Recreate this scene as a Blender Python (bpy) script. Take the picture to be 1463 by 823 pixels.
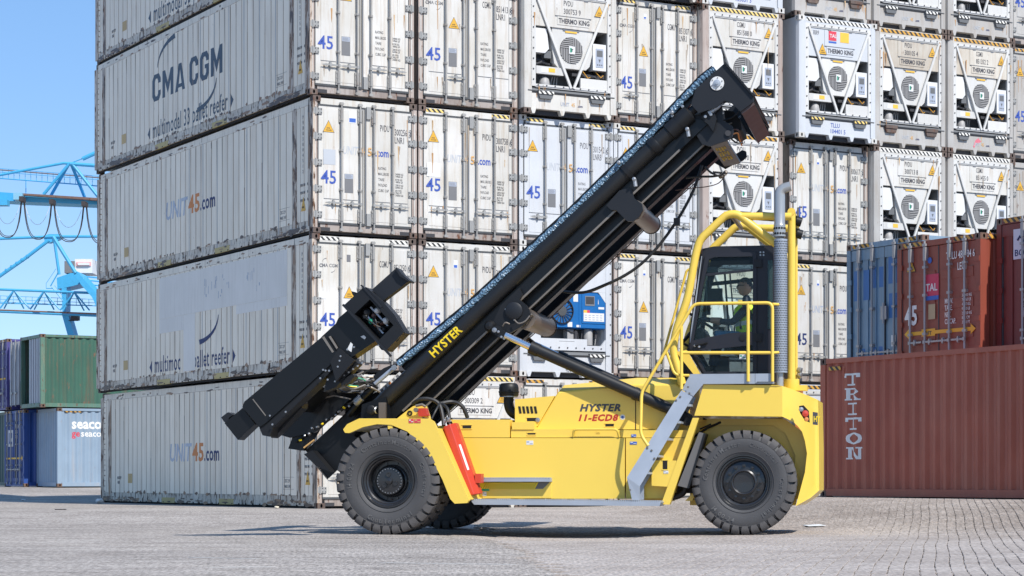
import bpy, bmesh, math, random
from mathutils import Vector, Matrix, Euler
random.seed(7)
for o in list(bpy.data.objects):
    bpy.data.objects.remove(o)
S = bpy.context.scene
COL = S.collection
R = math.radians

# ------------------------------------------------------------------ camera
F = 3126.0            # focal length in photograph pixels (photograph is 1463 wide)
CX, CY, CH = 731.5, 684.0, 0.714
cam_d = bpy.data.cameras.new("camera")
cam = bpy.data.objects.new("camera", cam_d)
COL.objects.link(cam)
cam.location = (0, 0, CH)
cam.rotation_euler = (R(90), 0, 0)
cam_d.sensor_width = 36
cam_d.lens = 36 * F / 1463
cam_d.shift_y = (CY - 411.5) / 1463
cam_d.clip_start = 0.2
cam_d.clip_end = 6000
S.camera = cam

# ------------------------------------------------------------------ light
SUN = Vector((0.593, -0.814, 1.105)).normalized()
elev = math.asin(SUN.z)
azim = math.atan2(SUN.x, SUN.y)
world = bpy.data.worlds.new("World")
S.world = world
world.use_nodes = True
wn = world.node_tree
bg = wn.nodes["Background"]
sky = wn.nodes.new("ShaderNodeTexSky")
sky.sky_type = 'NISHITA'
sky.sun_disc = False
sky.sun_elevation = elev
sky.sun_rotation = azim
sky.altitude = 1500
sky.air_density = 1.0
sky.dust_density = 0.15
sky.ozone_density = 3.0
smix = wn.nodes.new("ShaderNodeMix"); smix.data_type = 'RGBA'
smix.inputs[0].default_value = 0.50
smix.inputs[7].default_value = (0.95, 2.3, 4.7, 1)      # even clear-sky blue
wn.links.new(sky.outputs[0], smix.inputs[6])
wn.links.new(smix.outputs[2], bg.inputs[0])
bg.inputs[1].default_value = 0.125
sd = bpy.data.lights.new("sun", 'SUN')
sd.energy = 3.85
sd.angle = R(0.53)
sd.color = (1.0, 0.96, 0.90)
so = bpy.data.objects.new("sun", sd)
COL.objects.link(so)
so.rotation_euler = SUN.to_track_quat('Z', 'Y').to_euler()
so.location = (10, -10, 30)
S.view_settings.view_transform = 'Standard'
S.view_settings.look = 'None'
S.view_settings.exposure = 0.52
S.view_settings.gamma = 1.0
try:
    S.cycles.max_bounces = 6
    S.cycles.transparent_max_bounces = 12
except Exception:
    pass

# ------------------------------------------------------------------ materials
def lin(c):
    return tuple(((x / 255.0) / 12.92 if x / 255.0 <= 0.04045 else (((x / 255.0) + 0.055) / 1.055) ** 2.4) for x in c)

def _mat(name):
    m = bpy.data.materials.new(name)
    m.use_nodes = True
    nt = m.node_tree
    return m, nt, nt.nodes["Principled BSDF"]

def flat(name, col, rough=0.5, metal=0.0, emit=0.0, spec=0.5, bump=0.0, var=0.06, coat=0.0):
    """paint / plastic / metal with a little cloudy variation and fine grain"""
    m, nt, b = _mat(name)
    N, L = nt.nodes, nt.links
    b.inputs["Roughness"].default_value = rough
    b.inputs["Metallic"].default_value = metal
    b.inputs["Specular IOR Level"].default_value = spec
    b.inputs["Coat Weight"].default_value = coat
    tc = N.new("ShaderNodeTexCoord")
    n = N.new("ShaderNodeTexNoise")
    n.inputs["Scale"].default_value = 3.1
    n.inputs["Detail"].default_value = 5
    L.new(tc.outputs["Object"], n.inputs["Vector"])
    mx = N.new("ShaderNodeMix"); mx.data_type = 'RGBA'
    mx.inputs[6].default_value = (*[c * (1 - var) for c in col], 1)
    mx.inputs[7].default_value = (*[min(1, c * (1 + var)) for c in col], 1)
    L.new(n.outputs["Fac"], mx.inputs[0])
    L.new(mx.outputs[2], b.inputs["Base Color"])
    rr = N.new("ShaderNodeMapRange")
    rr.inputs[3].default_value = max(0.03, rough - 0.08); rr.inputs[4].default_value = min(1, rough + 0.10)
    L.new(n.outputs["Fac"], rr.inputs[0]); L.new(rr.outputs[0], b.inputs["Roughness"])
    if bump:
        n2 = N.new("ShaderNodeTexNoise"); n2.inputs["Scale"].default_value = 60; n2.inputs["Detail"].default_value = 3
        L.new(tc.outputs["Object"], n2.inputs["Vector"])
        bp = N.new("ShaderNodeBump"); bp.inputs["Strength"].default_value = bump; bp.inputs["Distance"].default_value = 0.01
        L.new(n2.outputs["Fac"], bp.inputs["Height"]); L.new(bp.outputs[0], b.inputs["Normal"])
    return m

def worn(name, col, dirt=(0.30, 0.22, 0.14), dirt_amt=0.35, rust=0.2, rough=0.45, col2=None, streak=(7, 7, 0.55), rustcol=(0.13, 0.05, 0.025)):
    """container paint: cloudy tint, long vertical dirt runs, patches and runs of rust"""
    m, nt, b = _mat(name)
    N, L = nt.nodes, nt.links
    tc = N.new("ShaderNodeTexCoord")
    oi = N.new("ShaderNodeObjectInfo")
    mul = N.new("ShaderNodeMath"); mul.operation = 'MULTIPLY'; mul.inputs[1].default_value = 37.0
    L.new(oi.outputs["Random"], mul.inputs[0])
    va = N.new("ShaderNodeVectorMath"); va.operation = 'ADD'
    L.new(tc.outputs["Object"], va.inputs[0]); L.new(mul.outputs[0], va.inputs[1])
    mp = N.new("ShaderNodeMapping"); mp.inputs["Scale"].default_value = streak
    L.new(va.outputs[0], mp.inputs[0])
    ns = N.new("ShaderNodeTexNoise"); ns.inputs["Scale"].default_value = 1.6; ns.inputs["Detail"].default_value = 6; ns.inputs["Roughness"].default_value = 0.65
    L.new(mp.outputs[0], ns.inputs["Vector"])
    nc = N.new("ShaderNodeTexNoise"); nc.inputs["Scale"].default_value = 1.1; nc.inputs["Detail"].default_value = 4
    L.new(va.outputs[0], nc.inputs["Vector"])
    nr = N.new("ShaderNodeTexNoise"); nr.inputs["Scale"].default_value = 5.5; nr.inputs["Detail"].default_value = 9; nr.inputs["Roughness"].default_value = 0.7
    mp2 = N.new("ShaderNodeMapping"); mp2.inputs["Scale"].default_value = (1.6, 1.6, 0.5)
    L.new(va.outputs[0], mp2.inputs[0]); L.new(mp2.outputs[0], nr.inputs["Vector"])
    m0 = N.new("ShaderNodeMix"); m0.data_type = 'RGBA'
    m0.inputs[6].default_value = (*col, 1)
    m0.inputs[7].default_value = (*(col2 or [c * 0.88 for c in col]), 1)
    r0 = N.new("ShaderNodeMapRange"); r0.inputs[1].default_value = 0.35; r0.inputs[2].default_value = 0.65
    L.new(nc.outputs["Fac"], r0.inputs[0]); L.new(r0.outputs[0], m0.inputs[0])
    m1 = N.new("ShaderNodeMix"); m1.data_type = 'RGBA'
    m1.inputs[7].default_value = (*dirt, 1)
    L.new(m0.outputs[2], m1.inputs[6])
    r1 = N.new("ShaderNodeMapRange"); r1.inputs[1].default_value = 0.50; r1.inputs[2].default_value = 0.80; r1.inputs[4].default_value = dirt_amt
    L.new(ns.outputs["Fac"], r1.inputs[0]); L.new(r1.outputs[0], m1.inputs[0])
    m2 = N.new("ShaderNodeMix"); m2.data_type = 'RGBA'
    m2.inputs[7].default_value = (*rustcol, 1)
    L.new(m1.outputs[2], m2.inputs[6])
    r2 = N.new("ShaderNodeMapRange"); r2.inputs[1].default_value = 0.70 - 0.3 * rust; r2.inputs[2].default_value = 0.78 - 0.28 * rust; r2.inputs[4].default_value = min(1.0, 0.55 + rust)
    L.new(nr.outputs["Fac"], r2.inputs[0]); L.new(r2.outputs[0], m2.inputs[0])
    hv = N.new("ShaderNodeHueSaturation"); hm = N.new("ShaderNodeMapRange"); hm.inputs[3].default_value = 0.93; hm.inputs[4].default_value = 1.05
    L.new(oi.outputs["Random"], hm.inputs[0]); L.new(hm.outputs[0], hv.inputs["Value"]); L.new(m2.outputs[2], hv.inputs["Color"])
    L.new(hv.outputs[0], b.inputs["Base Color"])
    b.inputs["Roughness"].default_value = rough
    rr = N.new("ShaderNodeMapRange"); rr.inputs[3].default_value = rough; rr.inputs[4].default_value = 0.85
    L.new(r2.outputs[0], rr.inputs[0]); L.new(rr.outputs[0], b.inputs["Roughness"])
    bp = N.new("ShaderNodeBump"); bp.inputs["Strength"].default_value = 0.25; bp.inputs["Distance"].default_value = 0.012
    L.new(nr.outputs["Fac"], bp.inputs["Height"]); L.new(bp.outputs[0], b.inputs["Normal"])
    return m

def stripes(name, ca, cb, k, dx=1.0, dz=1.0, wear=0.25):
    """printed warning tape, diagonal bars"""
    m, nt, b = _mat(name)
    N, L = nt.nodes, nt.links
    tc = N.new("ShaderNodeTexCoord")
    dp = N.new("ShaderNodeVectorMath"); dp.operation = 'DOT_PRODUCT'; dp.inputs[1].default_value = (dx * k, 0, dz * k)
    L.new(tc.outputs["Object"], dp.inputs[0])
    fr = N.new("ShaderNodeMath"); fr.operation = 'FRACT'; L.new(dp.outputs["Value"], fr.inputs[0])
    gt = N.new("ShaderNodeMath"); gt.operation = 'GREATER_THAN'; gt.inputs[1].default_value = 0.5; L.new(fr.outputs[0], gt.inputs[0])
    mx = N.new("ShaderNodeMix"); mx.data_type = 'RGBA'; mx.inputs[6].default_value = (*ca, 1); mx.inputs[7].default_value = (*cb, 1)
    L.new(gt.outputs[0], mx.inputs[0])
    n = N.new("ShaderNodeTexNoise"); n.inputs["Scale"].default_value = 14; n.inputs["Detail"].default_value = 5
    L.new(tc.outputs["Object"], n.inputs["Vector"])
    rr = N.new("ShaderNodeMapRange"); rr.inputs[1].default_value = 0.55; rr.inputs[2].default_value = 0.7; rr.inputs[4].default_value = wear
    L.new(n.outputs["Fac"], rr.inputs[0])
    m2 = N.new("ShaderNodeMix"); m2.data_type = 'RGBA'; m2.inputs[7].default_value = (0.45, 0.36, 0.28, 1)
    L.new(rr.outputs[0], m2.inputs[0]); L.new(mx.outputs[2], m2.inputs[6]); L.new(m2.outputs[2], b.inputs["Base Color"])
    b.inputs["Roughness"].default_value = 0.55
    return m

M = {}
M['white'] = worn('reefer_white', (0.64, 0.622, 0.588), dirt=(0.36, 0.235, 0.115), dirt_amt=0.62, rust=0.17, col2=(0.565, 0.54, 0.485))
M['whitecool'] = worn('reefer_cool_white', (0.59, 0.605, 0.62), dirt_amt=0.16, rust=0.03, col2=(0.545, 0.56, 0.585))
M['whitenew'] = worn('reefer_new_white', (0.58, 0.60, 0.625), dirt_amt=0.08, rust=0.0, col2=(0.545, 0.565, 0.59))
M['cream'] = worn('reefer_cream', (0.61, 0.57, 0.495), dirt=(0.34, 0.22, 0.12), dirt_amt=0.55, rust=0.22, col2=(0.48, 0.42, 0.34))
M['greywhite'] = worn('reefer_grey_white', (0.47, 0.455, 0.43), dirt_amt=0.5, rust=0.22, col2=(0.40, 0.375, 0.345))
M['post'] = worn('post_paint', (0.47, 0.40, 0.355), dirt=(0.20,0.12,0.08), dirt_amt=0.65, rust=0.38, col2=(0.38, 0.305, 0.265))
M['side'] = worn('side_panel_paint', (0.89, 0.785, 0.635), dirt=(0.46, 0.34, 0.23), dirt_amt=0.5, rust=0.14, col2=(0.83, 0.725, 0.58), streak=(3, 3, 0.3))
M['sideclean'] = worn('side_panel_repaint', (0.80, 0.745, 0.685), dirt=(.45,.38,.30), dirt_amt=0.30, rust=0.03, col2=(0.74, 0.69, 0.63))
M['siderail'] = worn('side_rail_paint', (0.66, 0.59, 0.49), dirt=(0.14, 0.08, 0.045), dirt_amt=0.85, rust=0.62, rustcol=(0.055, 0.028, 0.016), col2=(0.52, 0.44, 0.35))
M['sidepost'] = worn('side_post_paint', (0.60, 0.50, 0.40), dirt=(0.15, 0.075, 0.035), dirt_amt=0.95, rust=0.66, col2=(0.46, 0.38, 0.31), streak=(9, 9, 0.3), rustcol=(0.10, 0.045, 0.022))
M['joint'] = flat('panel_joint', (0.16, 0.10, 0.06), 0.8, var=.5)
M['sill'] = worn('sill_paint', (0.40, 0.355, 0.32), dirt=(0.13, 0.085, 0.06), dirt_amt=0.8, rust=0.5, col2=(0.28, 0.23, 0.20))
M['casting'] = worn('casting_steel', (0.13, 0.095, 0.08), dirt_amt=0.5, rust=0.5, col2=(0.09, 0.065, 0.055), rustcol=(0.12, 0.045, 0.022), rough=0.7)
M['castpaint'] = worn('casting_painted', (0.62, 0.60, 0.56), dirt_amt=0.4, rust=0.35)
M['steel'] = worn('galvanised_fitting', (0.33, 0.33, 0.32), dirt=(0.16, 0.13, 0.10), dirt_amt=0.4, rust=0.10, rough=0.45, streak=(12, 12, 3))
M['bar'] = worn('lock_bar_steel', (0.35, 0.34, 0.32), dirt=(0.17, 0.12, 0.08), dirt_amt=0.55, rust=0.22, rough=0.42)
M['gasket'] = flat('rubber_gasket', (0.065, 0.07, 0.075), 0.7)
M['seal'] = flat('seal_and_shade_grey', (0.17, 0.18, 0.20), 0.6)
M['black'] = flat('black_hole', (0.012, 0.012, 0.013), 0.9)
M['dark'] = flat('dark_interior', (0.045, 0.045, 0.05), 0.8)
M['ink'] = flat('black_print', (0.06, 0.06, 0.07), 0.6)
M['ink2'] = flat('faded_print', (0.16, 0.16, 0.17), 0.6)
M['navy'] = flat('navy_print', (0.015, 0.03, 0.12), 0.6)
M['blueprint'] = flat('blue_print', (0.04, 0.085, 0.36), 0.55)
M['orange'] = flat('orange_print', (0.62, 0.22, 0.06), 0.6)
M['orangepale'] = flat('faded_orange_print', (0.62, 0.36, 0.13), 0.6)
M['greyprint'] = flat('faded_grey_print', (0.36, 0.40, 0.48), 0.6)
M['ghost'] = flat('ghost_print', (0.45, 0.475, 0.51), 0.6)
M['yellowsign'] = flat('warning_yellow', (0.66, 0.37, 0.04), 0.5)
M['plate'] = flat('data_plate_grey', (0.17, 0.17, 0.175), 0.5)
M['sticker'] = flat('white_sticker', (0.68, 0.68, 0.67), 0.5)
M['stickerblue'] = flat('blue_sticker', (0.04, 0.12, 0.45), 0.5)
M['stickerred'] = flat('red_sticker', (0.62, 0.05, 0.08), 0.5)
M['stickeryel'] = flat('yellow_sticker', (0.80, 0.48, 0.06), 0.5)
M['haz'] = stripes('hazard_tape', (0.83, 0.60, 0.18), (0.03, 0.03, 0.03), 8.0)
M['hazw'] = stripes('hazard_tape_white', (0.80, 0.78, 0.72), (0.03, 0.03, 0.03), 8.0)
M['hazd'] = stripes('hazard_tape_dirty', (0.62, 0.33, 0.05), (0.035, 0.03, 0.025), 6.5, wear=0.5)
M['tkpanel'] = worn('unit_panel_white', (0.63, 0.62, 0.595), dirt=(0.33,0.24,0.15), dirt_amt=0.22, rust=0.05, col2=(0.59, 0.58, 0.55))
M['grille'] = flat('grille_grey', (0.07, 0.07, 0.075), 0.5)
M['slat'] = flat('grille_slat', (0.34, 0.33, 0.32), 0.5)
M['tray'] = flat('unit_inner_grey', (0.13, 0.135, 0.14), 0.6)
M['cablew'] = flat('cable_amber', (0.55, 0.27, 0.03), 0.5)
M['green'] = flat('green_plastic', (0.02, 0.30, 0.17), 0.4)

# ------------------------------------------------------------------ mesh builder
class MB:
    def __init__(s):
        s.v, s.f, s.m, s.sm = [], [], [], []
    def add(s, vs, fs, mat=0, smooth=False):
        n = len(s.v)
        s.v += [tuple(v) for v in vs]
        for f in fs:
            s.f.append(tuple(i + n for i in f)); s.m.append(mat); s.sm.append(smooth)
        return s
    def box(s, a, b, mat=0, skip=()):
        x0, y0, z0 = [min(p, q) for p, q in zip(a, b)]; x1, y1, z1 = [max(p, q) for p, q in zip(a, b)]
        vs = [(x0, y0, z0), (x1, y0, z0), (x1, y1, z0), (x0, y1, z0), (x0, y0, z1), (x1, y0, z1), (x1, y1, z1), (x0, y1, z1)]
        fs = {'-z': (3, 2, 1, 0), '+z': (4, 5, 6, 7), '-y': (0, 1, 5, 4), '+x': (1, 2, 6, 5), '+y': (2, 3, 7, 6), '-x': (3, 0, 4, 7)}
        return s.add(vs, [f for k, f in fs.items() if k not in skip], mat)
    def prism(s, pts, vec, mat=0, smooth=False):
        pts = [Vector(p) for p in pts]; vec = Vector(vec); n = len(pts)
        nr = Vector((0, 0, 0))
        for i in range(n):
            nr += (pts[i] - pts[0]).cross(pts[(i + 1) % n] - pts[0])
        if nr.dot(vec) > 0:
            pts = pts[::-1]
        vs = pts + [p + vec for p in pts]
        fs = [tuple(range(n)), tuple(range(2 * n - 1, n - 1, -1))]
        s.add(vs, fs, mat)
        s.add(vs, [((i + 1) % n, i, i + n, (i + 1) % n + n) for i in range(n)], mat, smooth)
        return s
    def tube(s, path, r, n=8, mat=0, cap=True, smooth=True):
        P = [Vector(p) for p in path]
        rs = r if isinstance(r, (list, tuple)) else [r] * len(P)
        T = []
        for i in range(len(P)):
            a = P[min(i + 1, len(P) - 1)] - P[max(i - 1, 0)]
            T.append(a.normalized())
        up = Vector((0, 0, 1)) if abs(T[0].z) < 0.9 else Vector((0, 1, 0))
        e = T[0].cross(up).normalized()
        vs = []
        for i, p in enumerate(P):
            if i:
                e = (e - T[i] * e.dot(T[i])).normalized()
            g = T[i].cross(e)
            for k in range(n):
                a = 2 * math.pi * k / n
                vs.append(p + (e * math.cos(a) + g * math.sin(a)) * rs[i])
        fs = []
        for i in range(len(P) - 1):
            for k in range(n):
                fs.append((i * n + k, i * n + (k + 1) % n, (i + 1) * n + (k + 1) % n, (i + 1) * n + k))
        s.add(vs, fs, mat, smooth)
        if cap:
            s.add(vs[:n], [tuple(range(n - 1, -1, -1))], mat)
            s.add(vs[-n:], [tuple(range(n))], mat)
        return s
    def lathe(s, prof, org, axis, n=24, mat=0, smooth=True, a0=0.0, a1=2 * math.pi):
        """prof: list of (radius, distance along axis)"""
        ax = Vector(axis).normalized()
        e = ax.cross(Vector((0, 0, 1)) if abs(ax.z) < 0.9 else Vector((1, 0, 0))).normalized()
        g = ax.cross(e)
        full = abs(a1 - a0 - 2 * math.pi) < 1e-6
        m = n if full else n + 1
        vs = []
        for r, h in prof:
            for k in range(m):
                a = a0 + (a1 - a0) * k / n
                vs.append(Vector(org) + ax * h + (e * math.cos(a) + g * math.sin(a)) * r)
        fs = []
        for i in range(len(prof) - 1):
            for k in range(n):
                k2 = (k + 1) % m
                fs.append((i * m + k, i * m + k2, (i + 1) * m + k2, (i + 1) * m + k))
        return s.add(vs, fs, mat, smooth)
    def holed(s, org, ex, ey, w, h, c, rx, ry, depth, mat=0, hmat=1, n=16):
        """rectangular face with an oval hole; the hole has real depth"""
        org, ex, ey = Vector(org), Vector(ex), Vector(ey)
        nz = ex.cross(ey).normalized()
        inn, out = [], []
        for k in range(n):
            a = 2 * math.pi * (k + 0.5) / n
            d = (math.cos(a), math.sin(a))
            inn.append((c[0] + rx * d[0], c[1] + ry * d[1]))
            t = 1e9
            if d[0] > 1e-6: t = min(t, (w - c[0]) / d[0])
            if d[0] < -1e-6: t = min(t, -c[0] / d[0])
            if d[1] > 1e-6: t = min(t, (h - c[1]) / d[1])
            if d[1] < -1e-6: t = min(t, -c[1] / d[1])
            out.append((c[0] + t * d[0], c[1] + t * d[1]))
        P = lambda q, z=0: org + ex * q[0] + ey * q[1] - nz * z
        vs = [P(q) for q in out] + [P(q) for q in inn] + [P(q, depth) for q in inn]
        fs = [(k, (k + 1) % n, (k + 1) % n + n, k + n) for k in range(n)]
        s.add(vs, fs, mat)
        # close the rectangle's four corners
        for cx_, cy_ in ((0, 0), (w, 0), (w, h), (0, h)):
            best = sorted(range(n), key=lambda k: (out[k][0] - cx_) ** 2 + (out[k][1] - cy_) ** 2)[:2]
            a, b = best
            if (b - a) % n != 1: a, b = b, a
            s.add([P(out[a]), P((cx_, cy_)), P(out[b])], [(0, 1, 2)], mat)
        s.add(vs, [(k + n, (k + 1) % n + n, (k + 1) % n + 2 * n, k + 2 * n) for k in range(n)], hmat)
        s.add(vs, [tuple(range(2 * n, 3 * n))], hmat)
        return s
    def text(s, t, mtx, size, mat=0, ext=0.0015, **kw):
        vs, fs = glyphs(t, ext / size, **kw)
        mw = mtx @ Matrix.Scale(size, 4)
        return s.add([mw @ v for v in vs], fs, mat)
    def fit(s, t, mtx, w, h, mat=0, ext=0.0015, **kw):
        """text stretched to an exact width and capital height"""
        vs, fs = glyphs(t, 0.002, **kw)
        ch = max(v.y for v in glyphs('H', 0.002, bold=kw.get('bold', 0))[0])
        x0 = min(v.x for v in vs); x1 = max(v.x for v in vs)
        sx, sy = w / (x1 - x0), h / ch
        return s.add([mtx @ Vector(((v.x - x0) * sx, v.y * sy, v.z * ext / 0.004)) for v in vs], fs, mat)
    def mesh(s, name, mats):
        me = bpy.data.meshes.new(name)
        me.from_pydata(s.v, [], s.f)
        for m in mats:
            me.materials.append(m)
        me.polygons.foreach_set('material_index', s.m)
        me.polygons.foreach_set('use_smooth', s.sm)
        me.update()
        if any(s.sm): me.set_sharp_from_angle(angle=R(38))
        return me
    def build(s, name, mats, parent=None, loc=(0, 0, 0), rot=None, bev=0, seg=2):
        if not isinstance(mats, (list, tuple)): mats = [mats]
        o = bpy.data.objects.new(name, s.mesh(name, mats))
        COL.objects.link(o)
        o.location = loc
        if rot: o.rotation_euler = rot
        if parent: o.parent = parent
        if bev:
            md = o.modifiers.new('bevel', 'BEVEL'); md.width = bev; md.segments = seg
            md.limit_method = 'ANGLE'; md.angle_limit = R(35); md.harden_normals = False
        return o

_gc = {}
def glyphs(t, ext=0.003, bold=0.0, xs=1.0, shear=0.0, align='LEFT', res=2, sp=1.0):
    key = (t, round(ext, 4), bold, xs, shear, align, res, sp)
    if key in _gc: return _gc[key]
    cu = bpy.data.curves.new('t', 'FONT')
    cu.body = t; cu.extrude = ext; cu.offset = bold; cu.shear = shear; cu.align_x = align; cu.resolution_u = res; cu.space_character = sp
    o = bpy.data.objects.new('t', cu); COL.objects.link(o)
    dg = bpy.context.evaluated_depsgraph_get()
    me = bpy.data.meshes.new_from_object(o.evaluated_get(dg))
    vs = [Vector((v.co.x * xs, v.co.y, v.co.z + ext)) for v in me.vertices]
    fs = [tuple(p.vertices) for p in me.polygons]
    bpy.data.meshes.remove(me); bpy.data.objects.remove(o); bpy.data.curves.remove(cu)
    _gc[key] = (vs, fs)
    return _gc[key]

def tag(o, label, cat=None, group=None, kind=None):
    if label: o['label'] = label
    if cat: o['category'] = cat
    if group: o['group'] = group
    if kind: o['kind'] = kind
    return o
def empty(name, loc=(0, 0, 0), rz=0.0):
    o = bpy.data.objects.new(name, None); COL.objects.link(o)
    o.location = loc; o.rotation_euler = (0, 0, rz); o.empty_display_size = 0.3
    return o
def inst(name, me, parent, loc=(0, 0, 0), mat=None, rot=None, scl=None):
    o = bpy.data.objects.new(name, me); COL.objects.link(o)
    o.parent = parent; o.location = loc
    if rot: o.rotation_euler = rot
    if scl: o.scale = scl
    if mat is not None:
        for i, mm in enumerate(mat if isinstance(mat, (list, tuple)) else [mat]):
            if mm is not None and i < len(o.material_slots):
                o.material_slots[i].link = 'OBJECT'; o.material_slots[i].material = mm
    return o
def FACE(x, z, y=0.0):      # text frame on a container's door end: reads along +x, up +z, faces -y
    return Matrix(((1, 0, 0, x), (0, 0, -1, y), (0, 1, 0, z), (0, 0, 0, 1)))
def SIDE(t, z, x=0.0):      # text frame on a container's left side: reads along -y, up +z, faces -x
    return Matrix(((0, 0, -1, x), (-1, 0, 0, t), (0, 1, 0, z), (0, 0, 0, 1)))
def W(px, py, d):           # a place in the yard from its direction in the picture and its distance
    return Vector(((px - CX) / F * d, d, CH - (py - CY) / F * d))

# ------------------------------------------------------------------ ground
def sm(a, b, x):
    t = max(0.0, min(1.0, (x - a) / (b - a))); return t * t * (3 - 2 * t)
def ground_h(x, y):
    base = 0.084 * sm(31, 44, y)
    dt = 0.873 * (x - 5.79) + 0.488 * (y - 41.1)          # distance behind the long side of the brown container
    ridge = (0.372 - base) * sm(-7.5, -0.15, dt) * (1 - sm(2.6, 4.6, dt)) * sm(1.6, 5.3, x)
    far = 0.33 * sm(62, 78, y) * (1 - sm(-9, -4, x))
    dip = 0.055 * math.exp(-((x - 0.75) / 1.5) ** 2) * sm(24.5, 27.5, y) * (1 - sm(29.5, 32.5, y))
    return base + ridge + far - dip
TC, TS = math.cos(R(11)), math.sin(R(11))
TOX, TOY = -1.604, 28.09
def truck_uv(x, y):
    dx, dy = x - TOX, y - TOY
    return dx * TC - dy * TS, dx * TS + dy * TC
def edge_u(v):                # left edge of the paved part, in the truck's own axes
    return 1.2 - 0.25 * v
def in_paving(x, y):
    u, v = truck_uv(x, y)
    return v > -14.5 and v < 17.5 and u > edge_u(v) and u < 19
def grid_axis(segs):
    out = []
    for a, b, st in segs:
        n = max(1, int(round((b - a) / st)))
        out += [a + (b - a) * i / n for i in range(n)]
    return out + [segs[-1][1]]
xs_ = grid_axis([(-3000, -300, 300), (-300, -40, 20), (-40, -14, 2), (-14, 14, 0.5), (14, 40, 2), (40, 300, 20), (300, 3000, 300)])
ys_ = grid_axis([(-400, -20, 40), (-20, 12, 4), (12, 50, 0.5), (50, 120, 2), (120, 400, 20), (400, 4000, 300)])
g = MB()
vs = []
for y in ys_:
    for x in xs_:
        vs.append((x, y, ground_h(x, y) - (0.02 if in_paving(x, y) else 0)))
nx = len(xs_)
g.add(vs, [(j * nx + i, j * nx + i + 1, (j + 1) * nx + i + 1, (j + 1) * nx + i) for j in range(len(ys_) - 1) for i in range(nx - 1)], 0, True)

def asphalt():
    m, nt, b = _mat('worn_asphalt')
    N, L = nt.nodes, nt.links
    tc = N.new("ShaderNodeTexCoord")
    def noise(sc, det, rough=0.6):
        n = N.new("ShaderNodeTexNoise"); n.inputs["Scale"].default_value = sc; n.inputs["Detail"].default_value = det; n.inputs["Roughness"].default_value = rough
        L.new(tc.outputs["Object"], n.inputs["Vector"]); return n
    big, mid, fine = noise(0.22, 6), noise(1.7, 7, 0.7), noise(34, 4, 0.8)
    mp = N.new("ShaderNodeMapping"); mp.inputs["Scale"].default_value = (1, 0.13, 1)      # stones standing proud, seen at a very low angle
    L.new(tc.outputs["Object"], mp.inputs[0]); L.new(mp.outputs[0], fine.inputs["Vector"])
    cr = N.new("ShaderNodeValToRGB")
    cr.color_ramp.elements[0].position = 0.34; cr.color_ramp.elements[0].color = (0.345, 0.306, 0.272, 1)
    cr.color_ramp.elements[1].position = 0.66; cr.color_ramp.elements[1].color = (0.445, 0.40, 0.358, 1)
    L.new(big.outputs["Fac"], cr.inputs[0])
    cm = N.new("ShaderNodeMix"); cm.data_type = 'RGBA'; cm.blend_type = 'MULTIPLY'; cm.inputs[0].default_value = 0.75
    c2 = N.new("ShaderNodeValToRGB"); c2.color_ramp.elements[0].position = 0.33; c2.color_ramp.elements[0].color = (0.62, 0.60, 0.58, 1); c2.color_ramp.elements[1].position = 0.55; c2.color_ramp.elements[1].color = (1, 1, 1, 1)
    L.new(mid.outputs["Fac"], c2.inputs[0]); L.new(cr.outputs[0], cm.inputs[6]); L.new(c2.outputs[0], cm.inputs[7])
    c3 = N.new("ShaderNodeValToRGB"); c3.color_ramp.elements[0].position = 0.36; c3.color_ramp.elements[0].color = (0.30, 0.29, 0.28, 1); c3.color_ramp.elements[1].position = 0.66; c3.color_ramp.elements[1].color = (1.5, 1.5, 1.5, 1)
    L.new(fine.outputs["Fac"], c3.inputs[0])
    cm2 = N.new("ShaderNodeMix"); cm2.data_type = 'RGBA'; cm2.blend_type = 'MULTIPLY'; cm2.inputs[0].default_value = 0.8
    L.new(cm.outputs[2], cm2.inputs[6]); L.new(c3.outputs[0], cm2.inputs[7])
    # tyre scrubs and drag marks, long across the yard
    ms_ = N.new("ShaderNodeMapping"); ms_.inputs["Scale"].default_value = (0.10, 1.3, 1); ms_.inputs["Rotation"].default_value = (0, 0, 0.12)
    L.new(tc.outputs["Object"], ms_.inputs[0])
    st = N.new("ShaderNodeTexNoise"); st.inputs["Scale"].default_value = 1.4; st.inputs["Detail"].default_value = 7; st.inputs["Roughness"].default_value = 0.7
    L.new(ms_.outputs[0], st.inputs["Vector"])
    sc_ = N.new("ShaderNodeValToRGB"); e = sc_.color_ramp.elements
    e[0].position = 0.36; e[0].color = (0.84, 0.83, 0.82, 1); e[1].position = 0.70; e[1].color = (1.10, 1.08, 1.05, 1); q = e.new(0.5); q.color = (1, 1, 1, 1)
    L.new(st.outputs["Fac"], sc_.inputs[0])
    cm3 = N.new("ShaderNodeMix"); cm3.data_type = 'RGBA'; cm3.blend_type = 'MULTIPLY'; cm3.inputs[0].default_value = 1.0
    L.new(cm2.outputs[2], cm3.inputs[6]); L.new(sc_.outputs[0], cm3.inputs[7])
    L.new(cm3.outputs[2], b.inputs["Base Color"])
    b.inputs["Roughness"].default_value = 0.9
    bp = N.new("ShaderNodeBump"); bp.inputs["Strength"].default_value = 0.5; bp.inputs["Distance"].default_value = 0.02
    L.new(fine.outputs["Fac"], bp.inputs["Height"]); L.new(bp.outputs[0], b.inputs["Normal"])
    return m
ground = g.build('ground', asphalt())
tag(ground, None, kind='structure')

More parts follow.
